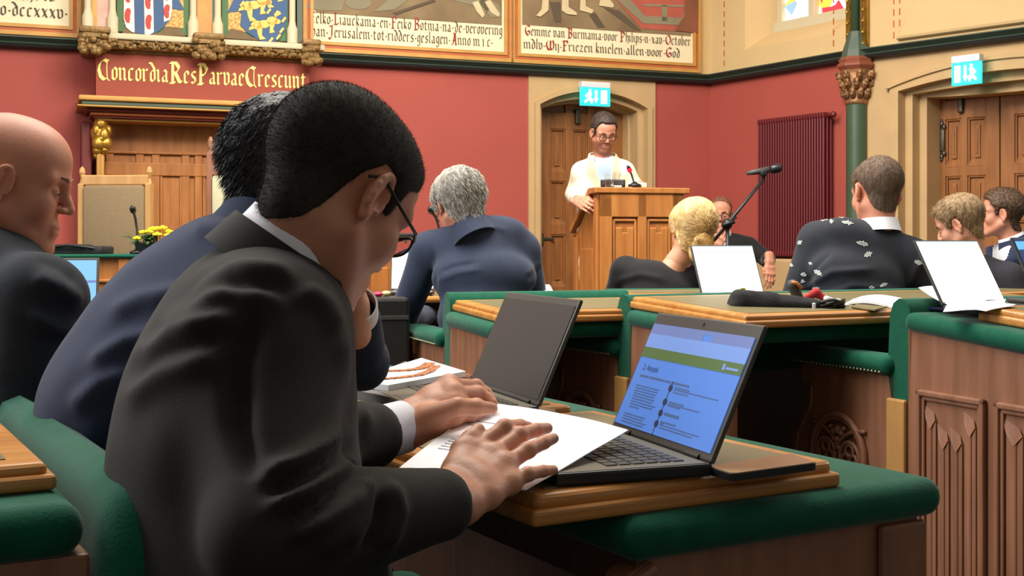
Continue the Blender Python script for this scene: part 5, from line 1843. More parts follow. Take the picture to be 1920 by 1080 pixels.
front_man = person('man in charcoal suit leaning over papers at the front desk', None,
    head=P(626, 374, 1.455), look=(40, 36, 0), neck=N1, hvox=.0026, scale=.99, neck_r=.053,
    face=dict(chin=.98, nose=.9), skin=skin_a, blush=.6, hair_mat=hair1, eye_open=.2,
    hair=dict(CREWCUT, thick=[(-.08, .0008), (-.03, .0018), (.03, .0028), (.09, .0045), (.14, .006)], amp=.0004, blades=[dict(count=60000, length=.0052, width=.00022, comb=(0, -.5, -.5), rnd=.28, lift=.55)]),
    theading=72, garment_mat=suit_charcoal, vox=.006, wrinkle=.004, seed=3, trap=.038, trap_drop=.040, neck_free=.058,
    torso=[(P(500, 1200, 1.34), .185, .135, .15), (P(478, 1090, 1.36), .185, .135), (P(432, 900, 1.39), .185, .135), (P(440, 775, 1.42), .185, .124), (P(462, 668, 1.44), .175, .106), (P(490, 592, 1.445), .145, .074, .068)],
    arms=[dict(pts=[P(502, 622, 1.31), RE, RW], r=(.067, .064, .040), cuff=-.010, short=.012),
          dict(pts=[P(500, 590, 1.58), LE, LW], r=(.064, .056, .043), cuff=.034, short=.060)],
    hands=[rh, lh], collar_heading=60,
    collars=[dict(name='shirt_collar', mat=SHIRT, at=.000, rx=.0670, ry=.0715, h=.033, flare=(1.06, .99), gap=.5, thick=.003),
             dict(name='jacket_collar', mat=suit_charcoal, at=-.034, rx=.0725, ry=.078, h=.046, flare=(1.16, 1.02), gap=1.3, thick=.007)],
    legs=dict(heading=62, z=.53, knee=.52, len=.42, mat=suit_charcoal),
    folds=[([(350, 540), (440, 500), (560, 520)], .012, .011), ([(290, 620), (400, 560), (530, 560)], .013, .013), ([(240, 680), (330, 625), (450, 590)], .013, .013),
           ([(220, 760), (300, 700), (420, 660)], .015, .010), ([(310, 580), (420, 530), (540, 540)], .010, -.008), ([(260, 640), (360, 590), (480, 560)], .011, -.009), ([(230, 720), (310, 665), (430, 625)], .011, -.009),
           ([(480, 570), (447, 680), (445, 800), (470, 900)], .012, -.016), ([(640, 620), (662, 720), (690, 820)], .011, .010), ([(560, 540), (610, 570), (640, 620)], .012, .008),
           ([(490, 900), (560, 870), (660, 800)], .010, .013), ([(500, 960), (580, 920), (680, 850)], .010, .013), ([(530, 1010), (600, 975), (690, 900)], .010, .012), ([(495, 930), (570, 895), (670, 825)], .009, -.010), ([(515, 985), (590, 948), (685, 875)], .009, -.010),
           ([(640, 1030), (680, 960), (690, 900)], .009, .010), ([(720, 1030), (745, 960), (730, 900)], .009, .009), ([(600, 1040), (640, 980), (665, 930)], .009, .009), ([(690, 1040), (715, 980), (712, 930)], .008, -.008)])
g = add_glasses(front_man, dark_frame, lens_mat=lens, drop=.001, fwd=-.003, h=.0135)
from mathutils.bvhtree import BVHTree
def patch(s, name, polys, material, step=2.0, out=.003, garment=None, parent=None):
    """cloth piece lying on a garment: pixel outlines are carried onto the real surface"""
    root = s['_root']
    g = [c for c in children_of(root) if c.name.split('.')[0] == (garment or s.get('garment', 'jacket'))][0]
    off = s['_off']
    bt = BVHTree.FromPolygons([v.co + off for v in g.data.vertices], [tuple(p.vertices) for p in g.data.polygons])
    o = Vector((0, 0, EYE))
    for poly in polys:
        xs, ys = [p[0] for p in poly], [p[1] for p in poly]
        nx, ny = max(2, int((max(xs) - min(xs)) / step) + 1), max(2, int((max(ys) - min(ys)) / step) + 1)
        pts, idx, faces = [], {}, []
        def inside(x, y):
            r = False
            for (x1, y1), (x2, y2) in zip(poly, poly[1:] + poly[:1]):
                if (y1 > y) != (y2 > y) and x < (x2 - x1) * (y - y1) / (y2 - y1) + x1:
                    r = not r
            return r
        def at(i, j):
            if (i, j) not in idx:
                x, y = min(xs) + (max(xs) - min(xs)) * i / nx, min(ys) + (max(ys) - min(ys)) * j / ny
                d = Vector(((x - 960) / FPX, 1, -(y - HORIZ) / FPX)).normalized()
                h = bt.ray_cast(o, d)
                if h[0] is None: return None
                idx[(i, j)] = len(pts); pts.append(h[0] + h[1] * out - off)
            return idx[(i, j)]
        for i in range(nx):
            for j in range(ny):
                if inside(min(xs) + (max(xs) - min(xs)) * (i + .5) / nx, min(ys) + (max(ys) - min(ys)) * (j + .5) / ny):
                    q = [at(i, j), at(i + 1, j), at(i + 1, j + 1), at(i, j + 1)]
                    if None not in q: faces.append(q)
        if not faces: continue
        bm = bmesh.new()
        vs = [bm.verts.new(p) for p in pts]
        for f in faces: bm.faces.new([vs[k] for k in f])
        r = bmesh.ops.solidify(bm, geom=list(bm.faces), thickness=.0015)
        me = bpy.data.meshes.new(name); bm.to_mesh(me); bm.free()
        link_mesh(name, me, material, parent or root, None, True)

# ---- the man in navy with his chin on his hand
hair2 = hair_mat('black_grey_wavy_hair', rgb(22, 22, 24), rgb(66, 66, 70), 70, rough=.4)
WAVY = dict(line=[(-.15, -.112), (-.07, -.108), (-.048, -.08), (-.03, .0), (-.012, .034), (.012, .032), (.022, -.008), (.036, -.004), (.044, .035), (.058, .048), (.066, .07), (.085, .08), (.12, .095)],
            thick=[(-.10, .003), (-.03, .006), (.03, .009), (.09, .013), (.14, .017)])
sh2 = P(480, 480, 2.04)
e2_, w2_ = P(674, 676, 2.24), P(668, 574, 2.08)
person('man in navy suit resting his chin on his left hand', None,
    head=P(548, 352, 1.95), look=(58, 14, 0), neck=P(508, 440, 1.91), hvox=.0035, scale=1.02, skin=skin_b, hair_mat=hair2,
    hair=dict(WAVY, amp=.0030, freq=(80, 80, 20), blades=[dict(count=16000, length=.020, width=.0006, comb=(0, -.5, -1.1), rnd=.22, lift=.35)]),
    theading=68, garment_mat=suit_navy, vox=.008, wrinkle=.005, seed=11, trap=.042, trap_drop=.03,
    torso=[(P(230, 1150, 1.80), .185, .135, .15), (P(225, 960, 1.82), .185, .135), (P(248, 790, 1.85), .19, .14), (P(305, 680, 1.87), .195, .135), (P(375, 585, 1.88), .185, .12), (P(448, 503, 1.89), .15, .080, .075)],
    arms=[dict(pts=[P(440, 600, 1.78), P(350, 860, 1.70), P(560, 820, 1.95)], r=(.07, .06, .045)),
          dict(pts=[sh2, e2_, w2_], r=(.066, .052, .043), cuff=.030, short=.050)],
    hands=[auto_hand(w2_, (.02, -.10, 1), (1, .1, .2), curl=.75, side=-1, size=.95)],
    collar_heading=60,
    collars=[dict(name='shirt_collar', mat=SHIRT, at=-.005, rx=.062, ry=.066, h=.026, gap=.5, thick=.003),
             dict(name='jacket_collar', mat=suit_navy, at=-.045, rx=.070, ry=.075, h=.060, flare=(1.28, 1.04), gap=1.3, thick=.007)],
    legs=dict(heading=62, z=.53, knee=.52, len=.40, mat=suit_navy),
    folds=[([(160, 690), (240, 640), (330, 625)], .014, .008), ([(200, 590), (270, 560), (360, 545)], .014, .007), ([(130, 770), (190, 720), (250, 700)], .014, .007), ([(360, 430), (400, 425), (440, 430)], .014, .010)])

# ---- the bald man at the left edge
person('bald man in dark suit at the left edge of the room', None,
    head=P(26, 346, 2.25), look=(78, 12, 0), neck=P(-12, 478, 2.25), hvox=.003, scale=1.0, skin=skin_c, hair=None, brows=True, hair_mat=hair_mat('sandy_brow_hair', rgb(120, 84, 60), rgb(140, 100, 70)), face=dict(nose=1.1), eye_open=.3,
    theading=75, garment_mat=suit_dark, vox=.008, wrinkle=.005, seed=21, trap=.045, trap_drop=.028,
    torso=[(P(-60, 950, 2.18), .19, .14, .2), (P(-60, 780, 2.2), .19, .14), (P(-50, 660, 2.22), .2, .14), (P(-35, 565, 2.24), .2, .12), (P(-22, 515, 2.25), .165, .09, .08)],
    arms=[dict(pts=[P(72, 560, 2.08), P(30, 790, 2.02), P(215, 790, 2.30)], r=(.078, .062, .046)),
          dict(pts=[P(20, 540, 2.42), P(60, 740, 2.5), P(190, 740, 2.5)], r=(.07, .058, .045))],
    hands=[auto_hand(P(232, 790, 2.33), (1, .5, 0), (0, 0, 1), side=1), auto_hand(P(205, 740, 2.5), (1, .3, 0), (0, 0, 1), side=-1)],
    collar_heading=75,
    collars=[dict(name='shirt_collar', mat=SHIRT, at=.0, rx=.062, ry=.066, h=.028, gap=.5, thick=.003),
             dict(name='jacket_collar', mat=suit_dark, at=-.045, rx=.070, ry=.075, h=.060, flare=(1.28, 1.04), gap=1.3, thick=.007)],
    legs=dict(heading=62, z=.53, knee=.52, len=.40),
    folds=[([(60, 520), (110, 540), (155, 570)], .014, .009), ([(50, 590), (110, 620), (150, 615)], .014, .008), ([(70, 480), (120, 500), (150, 530)], .012, -.006)])

# ---- grey-haired man seen from behind
hair3 = hair_mat('silver_grey_hair', rgb(116, 110, 100), rgb(192, 186, 176), 60)
suit_blue = cloth_mat('slate_blue_suit_cloth', rgb(52, 60, 80))
gm = person('grey-haired man in slate navy suit seen from behind, bent over his desk', None,
    head=P(860, 386, 5.02), look=(-24, 26, 0), neck=P(880, 428, 4.98), hvox=.005, scale=1.06, skin=skin_c, hair_mat=hair3,
    hair=dict(line=WAVY['line'], thick=[(-.09, .012), (-.03, .018), (.03, .022), (.09, .024), (.14, .022)], amp=.005, freq=(75, 75, 14), blades=[dict(count=9000, length=.028, width=.0010, comb=(.25, -.4, -1.1), rnd=.22, lift=.35)]),
    theading=-12, garment_mat=suit_blue, vox=.008, wrinkle=.005, seed=31, chest=[(P(882, 432, 4.985), P(900, 470, 5.0), .066, .10, .03)], trap=.055, trap_drop=.016, neck_free=.030,
    torso=[(P(885, 760, 4.86), .18, .125, .15), (P(898, 680, 4.88), .18, .13), (P(908, 600, 4.92), .19, .135), (P(908, 520, 4.97), .215, .135), (P(900, 455, 5.03), .20, .10, .10)],
    arms=[dict(pts=[P(980, 470, 5.1), P(1002, 590, 5.16), P(940, 596, 5.42)], r=(.075, .06, .045)),
          dict(pts=[P(806, 468, 5.06), P(752, 600, 5.14), P(800, 590, 5.42)], r=(.075, .062, .045))],
    hands=[auto_hand(P(930, 596, 5.46), (-.6, 1, 0), (0, 0, 1), side=1), auto_hand(P(806, 590, 5.46), (.4, 1, 0), (0, 0, 1), side=-1)],
    collar_heading=-15,
    collars=[dict(name='shirt_collar', mat=SHIRT, at=-.005, rx=.062, ry=.066, h=.026, gap=.5, thick=.003),
             dict(name='jacket_collar', mat=suit_blue, at=-.060, rx=.072, ry=.078, h=.078, flare=(1.20, 1.02), gap=1.3, thick=.009)],
    legs=dict(heading=-15, z=.56, knee=.54, len=.40),
    folds=[([(822, 512), (850, 500), (895, 492)], .009, -.004), ([(818, 528), (860, 512), (905, 505)], .009, .003), ([(812, 470), (815, 520), (812, 585)], .012, -.009), ([(990, 525), (1004, 510), (1016, 500)], .009, -.004), ([(985, 515), (1002, 500), (1014, 490)], .009, .003), ([(860, 415), (900, 420), (950, 432)], .012, .004)])
add_glasses(gm, dark_frame, lens_mat=lens)

# ---- blonde woman with a low bun
hair4 = hair_mat('blonde_hair', rgb(198, 160, 96), rgb(238, 212, 156), 70)
bun = SDF(.005)
bun.ell((.010, -.118, -.078), (.044, .036, .040), k=.014); bun.ell((-.014, -.138, -.062), (.026, .022, .022), k=.008); bun.ell((.018, -.136, -.092), (.026, .020, .026), k=.008); bun.ell((.0, -.09, -.105), (.040, .034, .044), k=.018)
black_top = cloth_mat('black_blouse_cloth', rgb(26, 25, 28))
person('blonde woman with a low bun in a wide-necked black top', None,
    head=P(1298, 436, 5.45), look=(-14, 10, 10), neck=P(1268, 492, 5.43), hvox=.005, scale=1.04, skin=skin_b, hair_mat=hair4, neck_r=.048,
    hair=dict(line=[(-.15, -.11), (-.05, -.10), (-.03, -.04), (-.012, -.02), (.012, -.02), (.03, -.01), (.05, .03), (.066, .065), (.09, .08), (.12, .10)],
              thick=[(-.09, .012), (0, .020), (.06, .024), (.14, .024)], amp=.002, freq=(20, 60, 60), extra=bun, blades=[dict(count=9000, length=.034, width=.0007, comb=lambda p: np.stack([-p[:, 0] * 14, -1.2 + 0 * p[:, 0], -(p[:, 2] + .03) * 12], 1), rnd=.14, lift=.28)]),
    theading=-12, garment='blouse', garment_mat=black_top, vox=.008, wrinkle=.004, seed=41, trap=.030, trap_drop=.045, neck_free=.060,
    torso=[(P(1225, 720, 5.35), .17, .12, .15), (P(1228, 640, 5.36), .16, .12), (P(1232, 580, 5.38), .17, .12), (P(1238, 540, 5.42), .175, .11, .10)],
    arms=[dict(pts=[P(1305, 522, 5.46), P(1330, 620, 5.5), P(1300, 640, 5.75)], r=(.058, .046, .036)),
          dict(pts=[P(1172, 508, 5.46), P(1140, 590, 5.5), P(1180, 640, 5.75)], r=(.062, .05, .036))],
    hands=[auto_hand(P(1298, 640, 5.78), (-.4, 1, 0), (0, 0, 1), side=1), auto_hand(P(1184, 640, 5.78), (.4, 1, 0), (0, 0, 1), side=-1)],
    legs=dict(heading=-12, z=.58, knee=.54, len=.38),
    folds=[([(1150, 530), (1200, 515), (1250, 525)], .016, .006)])

# ---- man in a dark jumper with pale leaf motifs
hair5 = hair_mat('short_brown_hair', rgb(74, 58, 46), rgb(120, 98, 80), 80, rough=.7)
jumper = mat('dark_navy_knit', rgb(34, 38, 48), .9, var=.15, scale=300, bump=.25, bscale=500, sheen=.1)
jm_ = person('man in dark jumper with pale leaf motifs over a white shirt', None,
    head=P(1643, 364, 4.97), look=(-14, 10, 5), neck=P(1646, 428, 4.95), hvox=.0045, scale=1.10, skin=skin_c, blush=1.0, neck_r=.060, hair_mat=hair5,
    hair=dict(CREWCUT, amp=.0012, blades=[dict(count=16000, length=.009, width=.0004, comb=(0, -.3, -.6), rnd=.28, lift=.5)]),
    theading=-20, garment='jumper', garment_mat=jumper, vox=.007, wrinkle=.005, seed=51, trap=.062, trap_drop=.03, neck_free=.064,
    torso=[(P(1610, 760, 4.85), .2, .14, .15), (P(1608, 670, 4.87), .2, .14), (P(1608, 590, 4.9), .21, .145), (P(1612, 520, 4.93), .225, .14), (P(1622, 462, 4.95), .205, .10, .09)],
    arms=[dict(pts=[P(1712, 480, 4.93), P(1752, 590, 4.95), P(1700, 600, 5.2)], r=(.072, .06, .045)),
          dict(pts=[P(1532, 452, 4.97), P(1484, 585, 5.0), P(1540, 600, 5.35)], r=(.074, .062, .045))],
    hands=[auto_hand(P(1690, 600, 5.24), (-.5, 1, 0), (0, 0, 1), side=1), auto_hand(P(1545, 600, 5.38), (.3, 1, 0), (0, 0, 1), side=-1)],
    collar_heading=-18,
    collars=[dict(name='shirt_collar', mat=SHIRT, at=-.018, rx=.073, ry=.078, h=.052, flare=(1.16, 1.0), gap=.6, thick=.005)],
    legs=dict(heading=-20, z=.58, knee=.55, len=.42, mat=suit_navy),
    folds=[([(1500, 545), (1560, 510), (1640, 505)], .014, .009), ([(1512, 540), (1530, 500), (1560, 470)], .012, -.006), ([(1530, 560), (1600, 535), (1690, 545)], .012, .007), ([(1700, 540), (1720, 500), (1735, 475)], .012, .007)])
LEAF = mat('pale_grey_motif_wool', rgb(206, 212, 208), .9)
def leaf_poly(x, y, l, w, a):
    c, s_ = math.cos(a), math.sin(a)
    pts = [(-l, 0), (-l * .5, -w * .7), (-l * .45, -w * .4), (0, -w), (.1 * l, -w * .55), (l * .5, -w * .6), (l * .55, -w * .1), (l, 0), (l * .5, w * .35), (l * .1, w), (0, w * .5), (-l * .5, w * .7)]
    return [(x + p * c - q * s_, y + p * s_ + q * c) for p, q in pts]
patch(jm_, 'leaf_motif', [leaf_poly(*q) for q in ((1548, 411, 11, 4, -.3), (1577, 407, 9, 3, .1), (1559, 416, 5, 5, 1.2), (1590, 418, 13, 4.5, .15), (1618, 457, 13, 5, .25), (1628, 477, 9, 6, -.5), (1500, 455, 4, 6, .8), (1482, 497, 4, 8, 1.9), (1535, 512, 10, 5.5, .6), (1507, 515, 4, 7, 1.7), (1505, 528, 4, 5, 1.6), (1520, 494, 4, 3, .4), (1657, 534, 9, 4, -.4), (1634, 539, 5, 3, 0), (1722, 492, 9, 5, .3), (1532, 540, 9, 2.5, 0))],
      LEAF, step=1.3, out=.002)

# ---- young man with fair short hair, head lowered
hair6 = hair_mat('fair_brown_hair', rgb(112, 88, 62), rgb(178, 148, 108), 70, rough=.6)
dark_knit = mat('charcoal_knit', rgb(44, 44, 52), .92, var=.2, scale=200, bump=.2, bscale=400)
person('young man with fair cropped hair looking down behind the open laptop', None,
    head=P(1800, 424, 5.5), look=(-58, 20, 0), neck=P(1822, 478, 5.5), hvox=.005, scale=1.0, skin=skin_b, blush=.5, hair_mat=hair6,
    hair=dict(CREWCUT, thick=[(-.08, .003), (-.03, .006), (.03, .011), (.09, .016), (.14, .018)], amp=.0015, blades=[dict(count=9000, length=.016, width=.0006, comb=(0, .6, -.4), rnd=.22, lift=.4)]),
    theading=-35, garment='jumper', garment_mat=dark_knit, vox=.009, wrinkle=.004, seed=61,
    torso=[(P(1840, 760, 5.45), .17, .12, .15), (P(1840, 680, 5.45), .17, .12), (P(1838, 600, 5.47), .18, .12), (P(1832, 530, 5.5), .17, .095, .10)],
    arms=[dict(pts=[P(1892, 520, 5.42), P(1925, 610, 5.35), P(1880, 640, 5.55)], r=(.066, .052, .04)),
          dict(pts=[P(1772, 520, 5.62), P(1750, 610, 5.7), P(1740, 640, 5.9)], r=(.062, .05, .04))],
    hands=[auto_hand(P(1870, 640, 5.6), (-.6, 1, 0), (0, 0, 1), side=1), auto_hand(P(1738, 640, 5.93), (-.2, 1, 0), (0, 0, 1), side=-1)],
    legs=dict(heading=-35, z=.58, knee=.54, len=.40))

# ---- man in profile with an open white shirt
hair7 = hair_mat('brown_side_parted_hair', rgb(70, 52, 38), rgb(112, 86, 64), 70)
rm = person('man in navy jacket and open white shirt, in profile at the right edge', None,
    head=P(1877, 403, 6.75), look=(-72, -3, 0), neck=P(1896, 449, 6.75), hvox=.005, scale=1.0, skin=skin_c, hair_mat=hair7, eye_open=.6,
    hair=dict(CREWCUT, thick=[(-.08, .003), (-.03, .006), (.03, .010), (.09, .016), (.14, .022)], amp=.003, blades=[dict(count=5000, length=.014, width=.0008, comb=(0, .3, .2), rnd=.3)]),
    theading=-58, garment_mat=suit_navy, vox=.009, wrinkle=.004, seed=71,
    torso=[(P(1920, 700, 6.7), .18, .13, .15), (P(1915, 620, 6.7), .18, .13), (P(1910, 545, 6.72), .19, .13), (P(1905, 490, 6.74), .18, .10, .09)],
    arms=[dict(pts=[P(1945, 488, 6.62), P(1970, 570, 6.5), P(1920, 600, 6.45)], r=(.066, .052, .04)),
          dict(pts=[P(1860, 485, 6.88), P(1838, 560, 6.95), P(1800, 600, 6.9)], r=(.066, .052, .04))],
    hands=[auto_hand(P(1905, 602, 6.45), (-1, .2, 0), (0, 0, 1), side=1), auto_hand(P(1785, 602, 6.9), (-1, .2, 0), (0, 0, 1), side=-1)],
    collar_heading=-62,
    collars=[dict(name='shirt_collar', mat=SHIRT, at=-.01, rx=.062, ry=.068, h=.034, flare=(1.15, 1.0), gap=1.2, thick=.004),
             dict(name='jacket_collar', mat=suit_navy, at=-.03, rx=.072, ry=.078, h=.04, flare=(1.28, 1.06), gap=1.7, thick=.008)],
    legs=dict(heading=-58, z=.58, knee=.54, len=.40))
patch(rm, 'shirt_front', [[(1872, 440), (1896, 462), (1890, 480), (1876, 505), (1860, 500), (1862, 466)]], SHIRT, 2.0)

# ---- seated man in black by the wall, behind the microphone stand
hair8 = hair_mat('short_auburn_hair', rgb(96, 56, 40), rgb(130, 82, 60), 60)
suit_black = cloth_mat('black_suit_cloth', rgb(30, 29, 31))
bm_ = person('seated man in black suit by the red wall beyond the microphone', None,
    head=P(1351, 404, 8.6), look=(192, 4, 0), neck=P(1353, 438, 8.63), hvox=.006, scale=1.0, skin=skin_c, hair_mat=hair8, eye_open=.6,
    hair=dict(line=[(-.13, -.1), (-.07, -.1), (-.045, -.07), (-.03, .01), (-.012, .040), (.012, .036), (.022, .0), (.034, .01), (.040, .055), (.054, .075), (.064, .10), (.08, .112), (.10, .13)], thick=[(-.08, .002), (.03, .004), (.14, .008)], amp=.001), theading=186, garment_mat=suit_black, vox=.010, wrinkle=.004, seed=81,
    torso=[(P(1366, 590, 8.6), .18, .13, .16), (P(1366, 550, 8.62), .18, .13), (P(1364, 510, 8.64), .18, .13), (P(1361, 470, 8.66), .185, .11, .10)],
    arms=[dict(pts=[P(1313, 466, 8.66), P(1308, 505, 8.5), P(1338, 472, 8.38)], r=(.066, .055, .04), cuff=.016, short=.04),
          dict(pts=[P(1406, 464, 8.66), P(1438, 486, 8.55), P(1443, 490, 8.36)], r=(.066, .055, .042), cuff=.016, short=.04)],
    hands=[auto_hand(P(1340, 468, 8.36), (.35, -.1, .7), (-.3, -1, .2), curl=.5, side=1), auto_hand(P(1443, 491, 8.32), (0, -.35, -1), (.4, -1, 0), curl=.3, side=-1)],
    collar_heading=186,
    collars=[dict(name='shirt_collar', mat=SHIRT, at=-.01, rx=.062, ry=.066, h=.03, gap=.3, thick=.004)],
    legs=dict(heading=186, z=.56, knee=.55, len=.42))
add_glasses(bm_, dark_frame, lens_mat=lens)
patch(bm_, 'shirt_front', [[(1341, 446), (1366, 446), (1362, 470), (1354, 500), (1347, 470)]], SHIRT, 2.0)
patch(bm_, 'necktie', [[(1350, 446), (1358, 446), (1356, 455), (1359, 490), (1354, 500), (1350, 488), (1352, 455)]], M['black_plastic'], 1.5, .006)

# ---- the speaker in a cream suit
hair9 = hair_mat('short_dark_hair', rgb(40, 32, 28), rgb(70, 56, 46), 60)
cream = cloth_mat('cream_linen_cloth', rgb(232, 220, 194), .06, .85)
pale_blue = mat('pale_blue_shirt', rgb(206, 226, 246), .75, var=.02, scale=100)
sw_l, sw_r = P(1083, 376, 7.36), P(1192, 351, 7.46)
spk = person('man in cream suit reading aloud at the lectern', None,
    head=P(1131, 250, 7.62), look=(163, 24, 0), neck=P(1130, 294, 7.66), hvox=.004, scale=.90, neck_r=.050, skin=skin_c, hair_mat=hair9, eye_open=.35, stubble=(.5, .44, .42),
    hair=dict(line=[(-.13, -.09), (-.07, -.087), (-.052, -.07), (-.040, -.028), (-.03, .012), (-.012, .038), (.012, .036), (.022, -.006), (.034, -.002), (.040, .036), (.052, .056), (.066, .078), (.08, .094), (.10, .115)], thick=[(-.08, .002), (-.03, .004), (.03, .006), (.09, .010), (.14, .018)], temple=.022, amp=.003, blades=[dict(count=7000, length=.010, width=.0005, comb=(0, -.2, .1), rnd=.3, lift=.6)]),
    theading=172, garment_mat=cream, vox=.008, wrinkle=.005, seed=91, trap=.05, trap_drop=.03,
    torso=[(P(1128, 560, 7.64), .17, .125, .16), (P(1128, 490, 7.64), .175, .13, .16), (P(1128, 420, 7.66), .175, .125), (P(1128, 370, 7.67), .175, .12), (P(1129, 328, 7.68), .170, .095, .10)],
    arms=[dict(pts=[P(1092, 324, 7.70), P(1077, 364, 7.78), sw_l], r=(.068, .056, .043), cuff=.010, short=.03),
          dict(pts=[P(1169, 324, 7.64), P(1194, 358, 7.66), sw_r], r=(.068, .056, .043), cuff=.010, short=.03)],
    hands=[auto_hand(P(1084, 377, 7.34), (.45, -1, -.25), (-.8, -.3, .5), curl=.7, side=1, size=1.05), auto_hand(P(1191, 352, 7.44), (-.6, -.6, -.35), (.1, -.2, 1), curl=.4, side=-1)],
    collar_heading=166,
    collars=[dict(name='shirt_collar', mat=SHIRT, at=-.030, rx=.060, ry=.064, h=.036, flare=(1.10, .98), gap=1.0, thick=.004),
             dict(name='jacket_collar', mat=cream, at=-.03, rx=.076, ry=.08, h=.045, flare=(1.22, 1.05), gap=1.9, thick=.008)],
    legs=dict(stand=True, z=.92, heading=172, mat=cream),
    folds=[([(1072, 350), (1085, 345), (1098, 350)], .012, .008), ([(1070, 362), (1085, 358), (1096, 362)], .012, -.008)])
add_glasses(spk, dark_frame, lens_mat=lens, r=.0022)
patch(spk, 'shirt_front', [[(1113, 292), (1147, 292), (1150, 310), (1143, 345), (1141, 380), (1128, 380), (1117, 340), (1111, 310)]], pale_blue, 1.5, .004)
patch(spk, 'lapel', [[(1106, 296), (1114, 290), (1116, 316), (1128, 352), (1127, 372), (1116, 352), (1100, 322)], [(1152, 290), (1160, 298), (1164, 322), (1152, 352), (1142, 372), (1141, 350), (1148, 318)]], cream, 1.5, .009)
# ---------------------------------------------------------------- laptops
def emis(name, c, s): return mat(name, c, .5, emit=c, emit_s=s)
scr_blue = emis('blue_lit_screen', rgb(70, 116, 196), .46)
scr_white = emis('white_lit_screen', rgb(250, 253, 255), 1.25)
scr_pale = emis('pale_blue_screen_edge', rgb(190, 225, 250), 1.0)
scr_pink = emis('pink_screen_bar', rgb(228, 170, 190), .9)
scr_navy = emis('navy_lit_screen', rgb(36, 62, 110), .55)
scr_cyan = emis('cyan_screen_bar', rgb(100, 180, 240), .8)
scr_green = emis('olive_green_screen_band', rgb(70, 96, 48), .38)
scr_grey = emis('grey_blue_screen_bar', rgb(92, 108, 160), .5)
scr_pale2 = emis('light_blue_screen_bar', rgb(100, 132, 194), .5)
scr_text = mat('dark_screen_text', rgb(28, 40, 74), .6)
scr_text2 = mat('faint_screen_text', rgb(72, 104, 160), .6)
key_mat = mat('dark_keycap', rgb(52, 50, 44), .42)
key_back = mat('grey_laptop_deck', rgb(98, 92, 74), .42)

def text_mesh(s, size):
    cu_ = bpy.data.curves.new('t', 'FONT'); cu_.body = s; cu_.size = size
    o = bpy.data.objects.new('t', cu_); COL.objects.link(o)
    dg = bpy.context.evaluated_depsgraph_get()
    me = bpy.data.meshes.new_from_object(o.evaluated_get(dg))
    bpy.data.objects.remove(o); bpy.data.curves.remove(cu_)
    return me

def laptop(label, Mw, w, dep, lid, tilt, screen, border=.008, group='open laptops', shell='lid_grey', keys=False, top_border=None, thick=.017):
    """origin at the middle of the hinge on the table; y away from the user, x to the user's right"""
    t = thing('laptop', label, 'laptop', Mw, group)
    MB().box(-w / 2, w / 2, -dep, .008, 0, thick, bev=.004).build('base', M['black_plastic'], t)
    MB().box(-w / 2 + .003, w / 2 - .003, -dep + .003, .0, thick - .002, thick + .0006, bev=.001).build('deck', key_back if keys else M['lid_grey'], t)
    kb = MB()
    rows = 6 if keys else 5
    for r in range(rows):
        n_ = 14 if keys else 12
        y0 = -.022 - r * .0185
        for k in range(n_):
            x0 = -w / 2 + .018 + (w - .036) * k / n_
            if keys and r == rows - 1 and 4 <= k <= 8:
                if k > 4: continue
                kb.box(x0, x0 + (w - .036) * 4.9 / n_, y0 - .015, y0, thick, thick + .0022, bev=.0008, seg=1); continue
            kb.box(x0, x0 + (w - .036) / n_ * .84, y0 - .0155, y0, thick, thick + .0022, bev=.0008, seg=1)
    tag(kb.build('keyboard', key_mat, t), kind='stuff')
    MB().box(-.05, .05, -dep + .012, -dep + .07, thick - .001, thick + .0012, bev=.0006).build('touchpad', M['dark_grey'], t)
    Ml_ = Matrix.Translation((0, .004, thick)) @ Matrix.Rotation(-math.radians(tilt), 4, 'X')
    ld_ = MB().box(-w / 2, w / 2, -.001, .007, 0, lid, bev=.003).build('lid', M[shell], t, Ml_)
    tb = top_border or border
    sw, s0, s1 = w - 2 * border, border * 1.6, lid - tb
    MB().box(-w / 2 + border, w / 2 - border, -.0022, -.0005, s0, s1).build('screen', screen, ld_)
    hb = MB(); hb.tube([(-w * .4, .002, .002), (-w * .28, .002, .002)], .006, 8); hb.tube([(w * .28, .002, .002), (w * .4, .002, .002)], .006, 8)
    hb.build('hinge', M['black_plastic'], ld_)
    t['_s'] = 0
    del t['_s']
    return t, ld_, (-w / 2 + border, w / 2 - border, s0, s1)

def scr(ld_, box, name, rects, material, lay=1):
    x0, x1, z0, z1 = box
    mb = MB()
    for (a, b, c, d) in rects:
        mb.box(x0 + (x1 - x0) * a, x0 + (x1 - x0) * b, -.0022 - .0003 * lay, -.0022, z1 - (z1 - z0) * d, z1 - (z1 - z0) * c)
    return mb.build(name, material, ld_)

def hinge_frame(R, L, z):
    """frame from the right and left ends of the hinge"""
    x = Vector((R.x - L.x, R.y - L.y, 0)).normalized()
    y = Vector((-x.y, x.x, 0))
    m = (R + L) / 2
    return Matrix(((x.x, y.x, 0, m.x), (x.y, y.y, 0, m.y), (0, 0, 1, z), (0, 0, 0, 1)))

